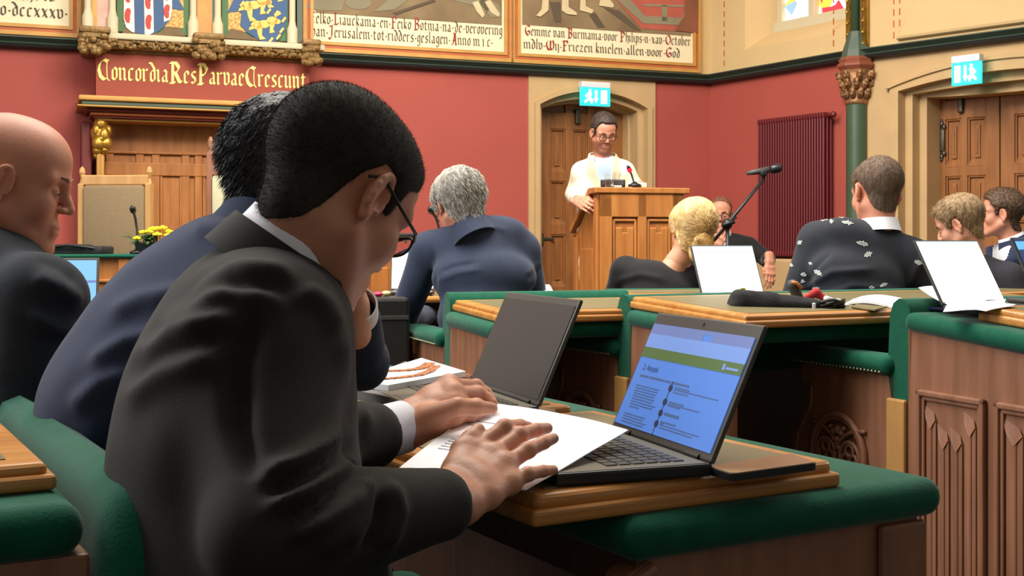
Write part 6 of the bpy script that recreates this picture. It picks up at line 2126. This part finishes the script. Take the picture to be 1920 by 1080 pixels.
R1, L1 = PZ(1327, 872, .819), PZ(1141, 806, .819)
lap1, lid1, bx1 = laptop('open laptop with a blue lit web page on its screen, front desk', hinge_frame(R1, L1, .804), (R1 - L1).length, .205, .190, 24.5, scr_blue, border=.007, keys=True, top_border=.019)
scr(lid1, bx1, 'page_bar', [(0, 1, 0, .035), (0, .55, .035, .10), (.63, 1, .035, .10)], scr_grey)
scr(lid1, bx1, 'page_bar', [(0, 1, .10, .235)], scr_pale2)
scr(lid1, bx1, 'page_bar', [(0, 1, .235, .335)], scr_green, 2)
scr(lid1, bx1, 'page_emblem', [(.83, .85, .26, .315), (.86, .97, .285, .305)], scr_pale2, 3)
lines = []
rn = random.Random(5)
for k in range(9): lines.append((.075 + .002 * k, .36 - rn.uniform(0, .05), .605 + k * .026, .616 + k * .026))
lines[-1] = (.09, .2, lines[-1][2], lines[-1][3])
for k in range(4): lines.append((.07, .34 - rn.uniform(0, .06), .885 + k * .026, .896 + k * .026))
for (y, a) in ((.565, .9), (.59, .62), (.70, .78), (.715, .6), (.80, .62), (.88, .5), (.895, .86), (.92, .8)): lines.append((.47, a, y, y + .011))
for y in (.545, .68, .785, .865): lines.append((.47, .62, y, y + .014))
scr(lid1, bx1, 'page_text', lines, scr_text2, 1)
scr(lid1, bx1, 'page_subtitle', [(.075, .17, .505, .525), (.18, .34, .505, .525), (.35, .41, .505, .525), (.42, .6, .505, .525)], scr_text2, 1)
scr(lid1, bx1, 'timeline', [(.432, .437, .5, 1.0)], scr_text, 1)
mb = MB()
for y in (.565, .695, .80, .90):
    c = (bx1[0] + (bx1[1] - bx1[0]) * .4345, bx1[3] - (bx1[3] - bx1[2]) * y)
    mb.lathe([(.0052, 0), (.0052, .0008)], 12, Matrix(((1, 0, 0, c[0]), (0, 0, -1, -.0022), (0, 1, 0, c[1]), (0, 0, 0, 1))))
mb.build('timeline_dot', scr_text, lid1)
me = text_mesh('2. Aanpak', .0125)
o = link_mesh('page_title', me, scr_text, lid1, Matrix(((1.0, 0, 0, bx1[0] + .075 * (bx1[1] - bx1[0])), (0, 0, -1, -.0030), (0, 1, 0, bx1[3] - (bx1[3] - bx1[2]) * .455), (0, 0, 0, 1))))
me = text_mesh('DELL', .0075)
link_mesh('maker_lettering', me, mat('silver_lettering', rgb(120, 118, 112), .4, metal=.5), lid1, Matrix(((1, 0, 0, -.012), (0, 0, -1, -.0016), (0, 1, 0, .0028), (0, 0, 0, 1))))
MB().lathe([(.003, 0), (.003, .0006)], 12, Matrix(((1, 0, 0, 0), (0, 0, -1, -.001), (0, 1, 0, .180), (0, 0, 0, 1)))).build('webcam', M['black_plastic'], lid1)

R2, L2 = PZ(1004, 764, .819), PZ(876, 714, .826)
lap2, lid2, bx2 = laptop('open laptop with a dark blank screen, beyond the papers on the front desk', hinge_frame(R2, L2, .804), (R2 - L2).length, .20, .198, 24, M['matte_screen'], border=.006, keys=True, top_border=.014)
R3, L3 = P(1440, 547, 4.90), P(1312, 550, 4.76)
lap3, lid3, bx3 = laptop('open laptop with a white screen and a pink bar, left of the patterned jumper', hinge_frame(R3, L3, R3.z - .03), .30, .20, .215, 22, scr_white, border=.006)
scr(lid3, bx3, 'page_bar', [(0, 1, 0, .09)], scr_pale)
scr(lid3, bx3, 'page_bar', [(0, 1, .10, .125)], scr_pink)
scr(lid3, bx3, 'page_side', [(0, .12, .13, 1)], scr_pale)
R4, L4 = P(1903, 562, 3.72), P(1753, 574, 3.45)
lap4, lid4, bx4 = laptop('open laptop with a glaring white screen at the right edge bench', hinge_frame(R4, L4, .905), .335, .19, .208, 27, scr_white, border=.0055)
scr(lid4, bx4, 'page_bar', [(0, 1, 0, .05)], scr_pale)
R5, L5 = P(2070, 515, 3.45), P(1936, 528, 3.2)
lap5, lid5, bx5 = laptop('laptop with a navy screen cut by the right edge of the view', hinge_frame(R5, L5, .915), .30, .2, .2, 24, scr_navy, border=.006)
scr(lid5, bx5, 'page_bar', [(0, 1, .04, .17)], scr_cyan)
# far-left table and its laptop
ct = thing('side_table', 'dark table before the dais, half hidden behind the bald man', 'table', frame((dx(30, 4.9), 4.55, 0), 0))
MB().box(0, .62, -.35, .7, .80, .835, bev=.01).build('table_top', M['lectern_wood'], ct)
for (a, b_) in ((.03, -.33), (.56, -.33), (.03, .64), (.56, .64)):
    MB().box(a, a + .04, b_, b_ + .04, 0, .81).build('leg', M['bench_shaded'], ct)
R6, L6 = P(147, 590, 4.52), P(60, 592, 4.48)
lap6, lid6, bx6 = laptop('small open laptop with a blue screen behind the bald man', hinge_frame(R6, L6, .836), .30, .2, .20, 18, emis('sky_blue_lit_screen', rgb(104, 158, 214), .55), border=.010)
scr(lid6, bx6, 'page_bar', [(0, 1, .45, .50)], scr_grey)

# ---------------------------------------------------------------- paper
def sheet(name, label, cat, c, group=None, curl=None, n=14, th=.0012, material=None, kids=None, wob=.002):
    """c: four corners in order"""
    c = [Vector(p) for p in c]
    o = (c[0] + c[1] + c[2] + c[3]) / 4
    vs, fs = [], []
    N_ = (c[1] - c[0]).cross(c[3] - c[0]).normalized()
    if N_.z < 0: N_ = -N_
    def pt(u, v):
        p = (c[0] * (1 - u) + c[1] * u) * (1 - v) + (c[3] * (1 - u) + c[2] * u) * v
        p = p + N_ * (wob * noise.noise(Vector((u * 2.3, v * 2.1, c[0].x * 9))))
        if curl: p = p + curl(u, v)
        return p
    for lay in (0, 1):
        for i in range(n + 1):
            for j in range(n + 1):
                vs.append(pt(i / n, j / n) - o + N_ * th * lay)
    m = (n + 1) * (n + 1)
    for i in range(n):
        for j in range(n):
            a = i * (n + 1) + j
            q = (a, a + 1, a + n + 2, a + n + 1)
            fs.append(q[::-1]); fs.append(tuple(k + m for k in q))
    ring_ = [i * (n + 1) for i in range(n + 1)] + [n * (n + 1) + j for j in range(1, n + 1)] + [i * (n + 1) + n for i in range(n - 1, -1, -1)] + [j for j in range(n - 1, 0, -1)]
    for a, b in zip(ring_, ring_[1:] + ring_[:1]):
        fs.append((a, b, b + m, a + m))
    t = thing(name, label, cat, Matrix.Translation(o), group)
    MB().add(vs, fs).build('page', material or M['paper'], t, smooth=True, flat_angle=40)
    if kids:
        mb = MB()
        for (u0, u1, v0, v1) in kids:
            q = [pt(u, v) - o + N_ * (th + .0006) for u, v in ((u0, v0), (u1, v0), (u1, v1), (u0, v1))]
            mb.add(q, [(0, 1, 2, 3)])
        mb.build('print', M['page_print'], t)
    return t
A, B, C_, D = PZ(731, 893, .808), PZ(986, 921, .812), PZ(1178, 808, .846), PZ(926, 756, .858)
prn = [(.10, .10 + .28 + .1 * (k % 2), .30 + .03 * k, .308 + .03 * k) for k in range(5)] + [(.08, .16, .62, .63), (.08, .3, .68, .688)]
sheet('paper_sheet', 'topmost white printed sheet under the hands of the charcoal-suited man', 'paper', (A, B, C_, D), 'papers on the front desk', curl=lambda u, v: Vector((0, 0, .006 * math.sin(math.pi * v) * (1 - u) + .004 * math.sin(3 * u) * v)), kids=prn)
sheet('paper_sheet', 'lower white sheet showing below the blue-screened laptop under the top sheet', 'paper', [p + Vector((.02, .05, -.009)) for p in (A, B + Vector((-.015, .01, 0)), PZ(1142, 806, .838), PZ(1040, 778, .846))], 'papers on the front desk')
# notepad, grey folder and leopard strap on the second board
fz = .8045
fo = [PZ(640, 742, fz), PZ(735, 762, fz), PZ(866, 728, fz), PZ(760, 690, fz)]
ft = thing('folder', 'grey folder under the white pad beside the dark-screened laptop', 'folder', Matrix.Translation(fo[0]))
def slab(mb, pts, z0, z1, o):
    n_ = len(pts)
    mb.add([Vector((p.x, p.y, z0)) - o for p in pts] + [Vector((p.x, p.y, z1)) - o for p in pts], [tuple(range(n_))[::-1], tuple(range(n_, 2 * n_))] + [(k, (k + 1) % n_, n_ + (k + 1) % n_, n_ + k) for k in range(n_)])
    return mb
slab(MB(), fo, fz, fz + .016, fo[0]).build('cover', mat('grey_card', rgb(110, 104, 106), .6), ft)
pads = [PZ(650, 724, fz + .017), PZ(728, 733, fz + .017), PZ(873, 706, fz + .017), PZ(790, 680, fz + .017)]
ptg = thing('notepad', 'white pad lying on the grey folder', 'notepad', Matrix.Translation(pads[0]))
slab(MB(), pads, fz + .017, fz + .028, pads[0]).build('pages', M['paper'], ptg)
leo, nt, b = new_mat('leopard_print')
tc = nt.nodes.new('ShaderNodeTexCoord'); vo = nt.nodes.new('ShaderNodeTexVoronoi'); vo.inputs['Scale'].default_value = 120
rp = nt.nodes.new('ShaderNodeValToRGB'); rp.color_ramp.elements[0].color = rgb(50, 30, 22); rp.color_ramp.elements[0].position = .40; rp.color_ramp.elements[1].color = rgb(206, 118, 60); rp.color_ramp.elements[1].position = .46
nt.links.new(tc.outputs['Object'], vo.inputs['Vector']); nt.links.new(vo.outputs['Distance'], rp.inputs[0]); nt.links.new(rp.outputs[0], b.inputs['Base Color'])
def strap(pxs, w, z, label):
    pts = [PZ(x, y, z) for x, y in pxs]
    mb = MB()
    vs, fs = [], []
    for i, p in enumerate(pts):
        d = (pts[min(i + 1, len(pts) - 1)] - pts[max(i - 1, 0)]); n_ = Vector((-d.y, d.x, 0)).normalized() * w
        for s, h in ((-1, 0), (1, 0), (1, .002), (-1, .002)):
            q = p + n_ * s; vs.append((q.x - pts[0].x, q.y - pts[0].y, h))
    for i in range(len(pts) - 1):
        for k in range(4):
            fs.append((4 * i + k, 4 * i + (k + 1) % 4, 4 * i + 4 + (k + 1) % 4, 4 * i + 4 + k))
    fs += [(0, 1, 2, 3), tuple(4 * (len(pts) - 1) + k for k in (3, 2, 1, 0))]
    t = tag(MB().add(vs, fs).build('lanyard', leo, None, Matrix.Translation(pts[0])), label, 'lanyard', 'leopard print lanyards')
strap([(690, 709), (720, 711), (755, 708), (785, 704), (805, 697), (818, 686)], .010, fz + .0285, 'nearer leopard print strap lying across the white pad')
strap([(700, 695), (730, 696), (760, 695), (785, 692), (798, 687), (806, 681)], .012, fz + .0285, 'farther leopard print strap on the white pad, the broader one')

# phone, gadget
def phone(label, corners, z, h=.009, rim=M['black_plastic']):
    pts = [PZ(x, y, z) for x, y in corners]
    t = thing('mobile_phone', label, 'phone', Matrix.Translation(pts[0]))
    mid = sum(pts, Vector()) / 4
    def rounded(f):
        q = [mid + (p - mid) * f for p in pts]
        out = []
        for i, p in enumerate(q):
            a, b_ = q[i - 1], q[(i + 1) % 4]
            ra, rb = (a - p).normalized() * .010, (b_ - p).normalized() * .010
            for s in (0, .33, .66, 1): out.append(p + ra * (1 - s) ** 2 + rb * s ** 2)
        return out
    slab(MB(), rounded(1.0), z - h, z, pts[0]).build('case', rim, t)
    slab(MB(), rounded(.965), z - .001, z + .0012, pts[0]).build('glass_face', mat('phone_glass_reflection', rgb(150, 138, 104), .12, coat=.6), t)  # beige reflected light put into the base colour
    return t
ph = phone('black phone with a reflecting face beside the blue-screened laptop', ((1326, 876), (1372, 890), (1534, 868), (1484, 851)), .814)
gz = .812
gp = [PZ(x, y, gz) for x, y in ((968, 768), (1016, 778), (1042, 772), (990, 763))]
gt = thing('card_reader', 'small dark gadget on the board behind the papers', 'gadget', Matrix.Translation(gp[0]))
slab(MB(), gp, .804, gz, gp[0]).build('body', M['dark_grey'], gt)
slab(MB(), [gp[0] * .5 + gp[1] * .5, gp[1], gp[2], gp[2] * .5 + gp[3] * .5], gz, gz + .004, gp[0]).build('cap', M['chrome'], gt)

# ---------------------------------------------------------------- black pouch and the things beside it
pc = SDF(.006)
def Q(px, py, d): return np.array(P(px, py, d))
pd0 = 3.92
pc.cone(Q(1390, 562, pd0), Q(1440, 566, pd0), .034, .030, k=.02)
pc.cone(Q(1440, 567, pd0), Q(1520, 571, pd0), .030, .022, k=.02)
pc.cone(Q(1385, 560, pd0 + .05), Q(1440, 565, pd0 + .05), .030, .026, k=.03)
pc.box(Q(1450, 577, pd0 + .02), (.13, .04, .010), None, .010, k=.02)
v, f = pc.mesh()
v = v + normals(v, f) * (.0025 * nz(v, (30, 30, 30), 4))[:, None]
o0 = P(1450, 585, pd0)
pou = thing('pouch', 'soft black zipped pouch lying on the empty bench desk', 'pouch', Matrix.Translation(o0))
link_mesh('body', np_mesh('body', v - np.array(o0), f), mat('black_soft_cloth', rgb(24, 24, 26), .85, var=.2, scale=60, bump=.2, bscale=300), pou, None, True)
mb = MB(); c = P(1526, 575, pd0 - .03) - o0
mb.box(c.x - .006, c.x + .006, c.y - .004, c.y + .004, c.z - .022, c.z + .012, bev=.003); mb.build('zip_tab', M['white_plastic'], pou)
mb = MB(); c = P(1393, 542, pd0) - o0
mb.box(c.x - .008, c.x + .008, c.y - .004, c.y + .004, c.z - .004, c.z + .004, bev=.002); mb.build('label_tag', M['pale_leaf'], pou)
cab = MB()
for k in range(6):
    z_ = -.002 + .008 * (k % 3)
    pts = []
    for q in range(13):
        a = math.pi * 2 * q / 12
        pts.append(P(1556, 573, pd0) + Vector((.048 * math.cos(a) * (1 - .04 * k), .02 * math.sin(a) - .004 * k, .006 * math.sin(a * 2 + k) + z_)))
    cab.tube([p - o0 for p in pts[:-1]], .0042, 6, closed=True)
tag(cab.build('cable_coil', M['black_plastic'], None, Matrix.Translation(o0), smooth=True), 'coiled black cable at the end of the pouch', 'cable')
gr = SDF(.004)
gr.cone(Q(1486, 535, pd0 + .12), Q(1498, 560, pd0 + .12), .020, .016, k=.01)
v, f = gr.mesh(); o1 = P(1492, 560, pd0 + .12)
gl_ = thing('spectacle_case', 'small dark case with a tan edge standing behind the pouch', 'case', Matrix.Translation(o1))
link_mesh('body', np_mesh('body', v - np.array(o1), f), mat('worn_dark_leather', rgb(62, 60, 54), .6, var=.2, scale=40), gl_, None, True)
mb = MB(); mb.tube([P(1484, 529, pd0 + .105) - o1, P(1494, 531, pd0 + .102) - o1, P(1503, 541, pd0 + .1) - o1], .006, 8); mb.build('tan_edge', M['board_wood'], gl_, smooth=True)
rd = SDF(.004); rd.cone(Q(1512, 558, pd0 + .08), Q(1530, 549, pd0 + .08), .010, .014, k=.01); rd.cone(Q(1530, 549, pd0 + .08), Q(1543, 558, pd0 + .08), .014, .010, k=.01)
v, f = rd.mesh(); o1 = P(1528, 562, pd0 + .08)
tag(link_mesh('red_cloth', np_mesh('red_cloth', v - np.array(o1), f), mat('red_cloth', rgb(186, 44, 48), .8, bump=.2, bscale=80), None, Matrix.Translation(o1), True), 'crumpled red cloth behind the pouch', 'cloth')
ts = SDF(.004); ts.cone(Q(1548, 560, pd0 + .06), Q(1575, 568, pd0 + .06), .009, .012, k=.01); ts.ell(Q(1582, 573, pd0 + .05), (.02, .015, .009), k=.01)
v, f = ts.mesh(); v = v + normals(v, f) * (.003 * nz(v, (60, 60, 60), 2))[:, None]; o1 = P(1565, 570, pd0 + .06)
tag(link_mesh('tissue', np_mesh('tissue', v - np.array(o1), f), M['paper'], None, Matrix.Translation(o1), True), 'crumpled white tissue between the red cloth and the booklet', 'tissue')
bz = .895
sheet('booklet', 'open white booklet with a reddish cover on the empty bench desk', 'booklet', (P(1585, 572, 4.05), P(1678, 580, 3.95), P(1700, 566, 4.3), P(1608, 561, 4.4)), None, th=.008, curl=lambda u, v: Vector((0, 0, .012 * math.sin(math.pi * u))))
sheet('card', 'small olive card lying before the booklet', 'card', (P(1596, 577, 3.9), P(1640, 583, 3.82), P(1664, 577, 3.9), P(1606, 572, 3.98)), None, th=.004, material=M['leather'])
# right edge: curled page, pen
def curlf(u, v): return Vector((.0, .0, .045 * max(0, .45 - u) ** 1.3 * 2.2))
sheet('paper_sheet', 'curling white page on the velvet ledge under the glaring laptop', 'paper', (P(1722, 562, 3.62), P(1850, 584, 3.30), P(1905, 572, 3.35), P(1770, 556, 3.72)), None, curl=curlf, th=.0015)
tag(slab(MB(), [p + Vector((.02, .02, .0)) for p in (P(1722, 570, 3.60), P(1800, 578, 3.42), P(1830, 574, 3.45), P(1750, 566, 3.65))], .905, .911, Vector((0, 0, 0))).build('folder_cover', mat('dark_blue_plastic', rgb(26, 28, 62), .35), None), 'dark blue folder cover beneath the curled page', 'folder')
pn_ = MB(); pn_.tube([P(1893, 563, 3.14), P(1960, 568, 3.02)], .007, 8)
tag(pn_.build('pen', M['dark_grey'], None, smooth=True), 'dark pen on the board at the right edge', 'pen')

# ---------------------------------------------------------------- microphones
md = 6.9
ms = thing('microphone_stand', 'black boom stand with a microphone before the dark red radiator', 'microphone stand', Matrix.Translation(P(1352, 620, md)))
o0 = P(1352, 620, md)
bp_, jt = P(1432, 336, md), P(1364, 420, md)
mb = MB(); mb.tube([P(1338, 452, md) - o0, jt - o0, bp_ - o0], .0095, 10); mb.build('boom', M['black_plastic'], ms, smooth=True)
foot = Vector((jt.x, md, .02))
mb = MB(); mb.tube([Vector((jt.x, jt.y, .05)) - o0, jt - o0], .011, 10); mb.build('pole', M['black_plastic'], ms, smooth=True)
for k in range(3):
    a = 2 * math.pi * k / 3 + .4
    mb = MB(); mb.tube([Vector((jt.x, jt.y, .18)) - o0, Vector((jt.x + .3 * math.cos(a), jt.y + .3 * math.sin(a), .012)) - o0], .009, 8); mb.build('leg', M['black_plastic'], ms, smooth=True)
mb = MB(); mb.ball(jt - o0, .03); mb.tube([jt - o0 + Vector((-.035, -.02, -.01)), jt - o0 + Vector((.035, -.02, .015))], .014, 10); mb.tube([jt - o0, jt - o0 + Vector((.05, 0, .04))], .008, 8); mb.build('clamp', M['black_plastic'], ms, smooth=True)
mb = MB(); mb.tube([bp_ - o0, P(1431, 326, md) - o0], .010, 10); mb.box(*(sum([[c - .018, c + .018] for c in (P(1431, 325, md) - o0)], [])), bev=.008); mb.build('clip', M['black_plastic'], ms, smooth=True)
mb = MB(); a, b_ = P(1400, 325, md) - o0, P(1442, 318, md) - o0
mb.tube([a, a.lerp(b_, .35), b_], [.011, .016, .019], 14); m_ = mb.build('microphone_body', M['dark_grey'], ms, smooth=True)
mb = MB(); c = P(1444, 318, md) - o0; e = P(1466, 314, md) - o0
mb.tube([c, c.lerp(e, .15), c.lerp(e, .7), c.lerp(e, .95), e], [.019, .026, .026, .020, .008], 14); mb.build('microphone_grille', M['black_plastic'], m_, smooth=True)

def gooseneck(label, pts, r, head_r, head_l, base=None, red=False):
    o0 = Vector(pts[0])
    t = thing('gooseneck_microphone', label, 'microphone', Matrix.Translation(o0), 'gooseneck microphones')
    pts = [Vector(p) - o0 for p in pts]
    mb = MB(); mb.tube(pts, r, 8); mb.build('stem', M['dark_grey'], t, smooth=True)
    d = (pts[-1] - pts[-2]).normalized()
    mb = MB(); mb.tube([pts[-1] - d * head_l * .3, pts[-1], pts[-1] + d * head_l * .6, pts[-1] + d * head_l], [head_r * .6, head_r, head_r, head_r * .5], 10); mb.build('capsule', M['black_plastic'], t, smooth=True)
    if red:
        mb = MB(); mb.tube([pts[-1] - d * .012, pts[-1] + d * .014], head_r * 1.25, 12); mb.build('light_ring', mat('lit_red_ring', rgb(214, 26, 60), .4, emit=rgb(220, 20, 60), emit_s=.9), t, smooth=True)
    mb = MB(); mb.lathe([(.04, 0), (.04, .012), (.02, .02), (.01, .03)], 14); mb.build('base', M['black_plastic'], t, smooth=True)
    return t
lect_z = dz(351, 7.25)
gooseneck('gooseneck microphone with a red light ring on the lectern', [P(1190, 350, 7.28), P(1188, 340, 7.28), P(1184, 327, 7.28), P(1180, 318, 7.26)], .006, .011, .03, red=True)
gooseneck('thin dark gooseneck microphone beside the yellow flowers', [P(258, 476, 6.42), P(257, 430, 6.42), P(254, 410, 6.40), P(250, 396, 6.36)], .007, .016, .035)
gooseneck('gooseneck microphone left of the grey-haired man\'s head', [P(842, 551, 5.6), P(830, 450, 5.6), P(818, 410, 5.58), P(810, 397, 5.55)], .006, .015, .03)

# ---------------------------------------------------------------- things on the lectern
gz0 = P(1140, 351, 7.30)
t = thing('drinking_glass', 'clear water glass on the lectern', 'glass', Matrix.Translation((P(1143, 350, 7.29).x, 7.29, lect_z)))
h_ = dz(325, 7.29) - lect_z
MB().lathe([(.026, 0), (.030, h_ * .5), (.034, h_), (.031, h_), (.027, h_ * .5), (.023, .006), (.001, .006)], 20).build('tumbler', M['glass'], t, smooth=True, flat_angle=40)
MB().lathe([(.0228, .0065), (.0262, h_ * .45), (.001, h_ * .45)], 20).build('water', mat('water', (1, 1, 1, 1), .01, trans=1.0), t, smooth=True, flat_angle=40)
x0, x1 = dx(1127, 7.31), dx(1173, 7.31)
t = thing('clock', 'small black clock box on the lectern behind the glass', 'clock', Matrix.Translation((x0, 7.33, lect_z)))
hh = dz(336, 7.31) - lect_z
MB().box(0, x1 - x0, 0, .04, 0, hh, bev=.005).build('case', M['black_plastic'], t)
MB().box(.008, x1 - x0 - .008, -.002, 0, hh * .35, hh * .9).build('face', M['dark_grey'], t)
MB().box((x1 - x0) * .55, (x1 - x0) * .85, -.004, -.001, hh * .1, hh * .28).build('lit_digits', emis('pale_lit_digits', rgb(240, 220, 190), .8), t)
x0, x1 = dx(1186, 7.3), dx(1212, 7.3)
t = thing('note_card', 'stack of cream note cards on the lectern edge', 'cards', Matrix.Translation((x0, 7.28, lect_z)))
MB().box(0, x1 - x0, 0, .07, 0, dz(343, 7.3) - lect_z, bev=.003).build('cards', M['caption'], t)

# ---------------------------------------------------------------- dais things
fl = thing('flower_arrangement', 'yellow flowers in a dark bowl on the dais desk', 'flowers', Matrix.Translation((dx(278, 6.4), 6.45, dz(478, 6.4))))
MB().lathe([(.04, 0), (.075, .02), (.085, .06), (.075, .065)], 18).build('bowl', M['black_plastic'], fl, smooth=True, flat_angle=40)
rn = random.Random(9)
lf = MB()
for k in range(46):
    a, l = rn.uniform(0, 6.28), rn.uniform(.06, .15)
    c = Vector((rn.uniform(-.05, .05), rn.uniform(-.04, .04), .06)); e = c + Vector((math.cos(a) * l, math.sin(a) * l * .7, rn.uniform(-.01, .06)))
    sdv = Vector((-math.sin(a), math.cos(a), 0)) * .012
    m_ = c.lerp(e, .6) + Vector((0, 0, .012))
    lf.add([c, m_ + sdv, e, m_ - sdv, m_ + Vector((0, 0, .004))], [(0, 1, 4), (1, 2, 4), (2, 3, 4), (3, 0, 4)])
tag(lf.build('foliage', M['leaf'], fl), kind='stuff')
spots = [(-.045, .0, .115), (-.005, -.03, .12), (.03, .0, .135), (.065, -.015, .14), (.085, .02, .12), (.0, .03, .135), (.045, -.045, .105), (-.06, -.04, .085), (.10, -.03, .10)]
for (x, y, z) in spots:
    m = MB()
    for k in range(14):
        a = 2 * math.pi * k / 14; r = .026
        m.ball((x + r * .6 * math.cos(a), y + r * .6 * math.sin(a), z + .004 * (k % 2)), (.011, .011, .006), nu=6, nv=4)
    m.ball((x, y, z + .006), (.014, .014, .010), nu=8, nv=5)
    m.build('bloom', M['petal'], fl, smooth=True)
# black folded laptop bag on the dais
bg = SDF(.008); z_ = dz(477, 6.4)
bg.box((dx(134, 6.45), 6.55, z_ + .018), (.15, .09, .012), None, .012, k=.01); bg.box((dx(118, 6.45), 6.52, z_ + .038), (.10, .07, .004), None, .010, k=.012)
v, f = bg.mesh(); o1 = Vector((dx(134, 6.45), 6.55, z_))
v = v + normals(v, f) * (.003 * nz(v, (18, 18, 30), 8))[:, None]
bgt = thing('shoulder_bag', 'flat black bag lying on the dais desk before the tan chair', 'bag', Matrix.Translation(o1))
link_mesh('body', np_mesh('body', v - np.array(o1), f), mat('black_bag_cloth', rgb(22, 22, 24), .7), bgt, None, True)
mb = MB(); mb.tube([Vector((-.13, -.1, .03)), Vector((-.02, -.12, .05)), Vector((.1, -.11, .035)), Vector((.15, -.08, .02))], .006, 8); mb.build('strap', M['black_plastic'], bgt, smooth=True)

# ---------------------------------------------------------------- in front of the grey-haired man
mz = 6.15
t = thing('monitor', 'black monitor seen from behind between the heads, left of the grey-haired man', 'monitor', frame((dx(764, mz), mz, 0), 8))
w_ = 31 * mz / FPX
MB().box(-w_, w_, 0, .04, dz(474, mz), dz(437, mz), bev=.006).build('casing', M['black_plastic'], t)
MB().box(-.03, .03, .01, .05, .9, dz(470, mz)).build('stem', M['black_plastic'], t)
fd = thing('council_desk', 'dark-fronted desk with papers before the grey-haired man', 'desk', frame((dx(688, 5.5), 5.32, 0), -10))
W_ = .78
MB().box(0, W_, 0, .5, .835, .865, bev=.012).build('desk_top', M['board_wood'], fd)
MB().box(.04, W_ - .04, .04, .46, .864, .8665).build('leather_inlay', M['leather'], fd)
MB().box(.03, .07, .0, .48, 0, .84).build('end_panel', M['bench_shaded'], fd)  # dark wood carries the shadow on the bench end
MB().box(.03, W_ - .03, .44, .48, 0, .84).build('front_panel', M['bench_shaded'], fd)
bk = thing('briefcase', 'black case standing open beside the slate suit\'s left elbow', 'briefcase', frame((dx(722, 4.9), 4.9, 0), -12))  # dark block in place of a bench end lying in shadow
MB().box(-.10, .10, .0, .14, .50, dz(558, 4.9), bev=.015).build('body', mat('bench_end_shade', rgb(28, 27, 26), .55, var=.15, scale=50), bk)
MB().box(-.095, .095, -.004, .0, dz(600, 4.9), dz(592, 4.9), bev=.002).build('seam', M['dark_grey'], bk)
MB().box(-.10, .10, .0, .14, 0, .50, bev=.004).build('stand', M['black_plastic'], bk)
zc_t = dz(557, 4.9)
def lump(name, label, cat, px, py, d, r, material, grp=None):
    s = SDF(.004); s.ell((0, 0, r[2]), r, k=.01)
    v, f = s.mesh(); v = v + normals(v, f) * (.15 * min(r) * nz(v, (50, 50, 50), px))[:, None]
    o = P(px, py, d); o.z = zc_t
    return tag(link_mesh(name, np_mesh(name, v, f), material, None, Matrix.Translation(o), True), label, cat, grp)
lump('snack_wrapper', 'crumpled pink and red wrapper on the black case', 'wrapper', 709, 557, 4.94, (.022, .02, .010), mat('pink_foil', rgb(206, 50, 90), .4))
lump('snack_wrapper', 'small yellow-white wrapper on the black case', 'wrapper', 724, 553, 4.98, (.020, .016, .011), mat('yellow_white_foil', rgb(236, 222, 150), .4))
R7, L7 = P(806, 520, 5.55), P(740, 520, 5.55)
lap7, lid7, bx7 = laptop('open laptop glowing white in front of the grey-haired man', hinge_frame(R7, L7, .866), .20, .16, .21, 14, scr_white, border=.006)
scr(lid7, bx7, 'page_bar', [(0, 1, 0, .16)], scr_cyan)
tb_ = thing('tablet', 'lit tablet on the desk below the slate suit\'s left arm', 'tablet', frame((dx(796, 4.95), 4.98, .70), -10))
MB().box(-.03, .05, 0, .11, 0, .006, bev=.002).build('casing', M['black_plastic'], tb_, Matrix.Rotation(.5, 4, 'X'))
MB().box(-.025, .045, .006, .104, .006, .0072).build('screen', scr_cyan, tb_, Matrix.Rotation(.5, 4, 'X'))
sheet('paper_sheet', 'white sheet at the right elbow of the grey-haired man', 'paper', (P(1014, 546, 5.1), P(1038, 547, 5.1), P(1030, 534, 5.25), P(1018, 534, 5.25)), None)

sheet('paper_sheet', 'white sheet on the side table right of the small blue-screened laptop', 'paper', (Vector((dx(150, 4.9), 4.75, .8365)), Vector((dx(196, 4.9), 4.75, .8365)), Vector((dx(196, 5.1), 5.05, .8365)), Vector((dx(150, 5.1), 5.05, .8365))), None)
sheet('paper_sheet', 'white page resting over the keyboard of the glaring laptop', 'paper', (P(1768, 585, 3.28), P(1880, 578, 3.42), P(1886, 562, 3.58), P(1776, 571, 3.40)), None, wob=.004)
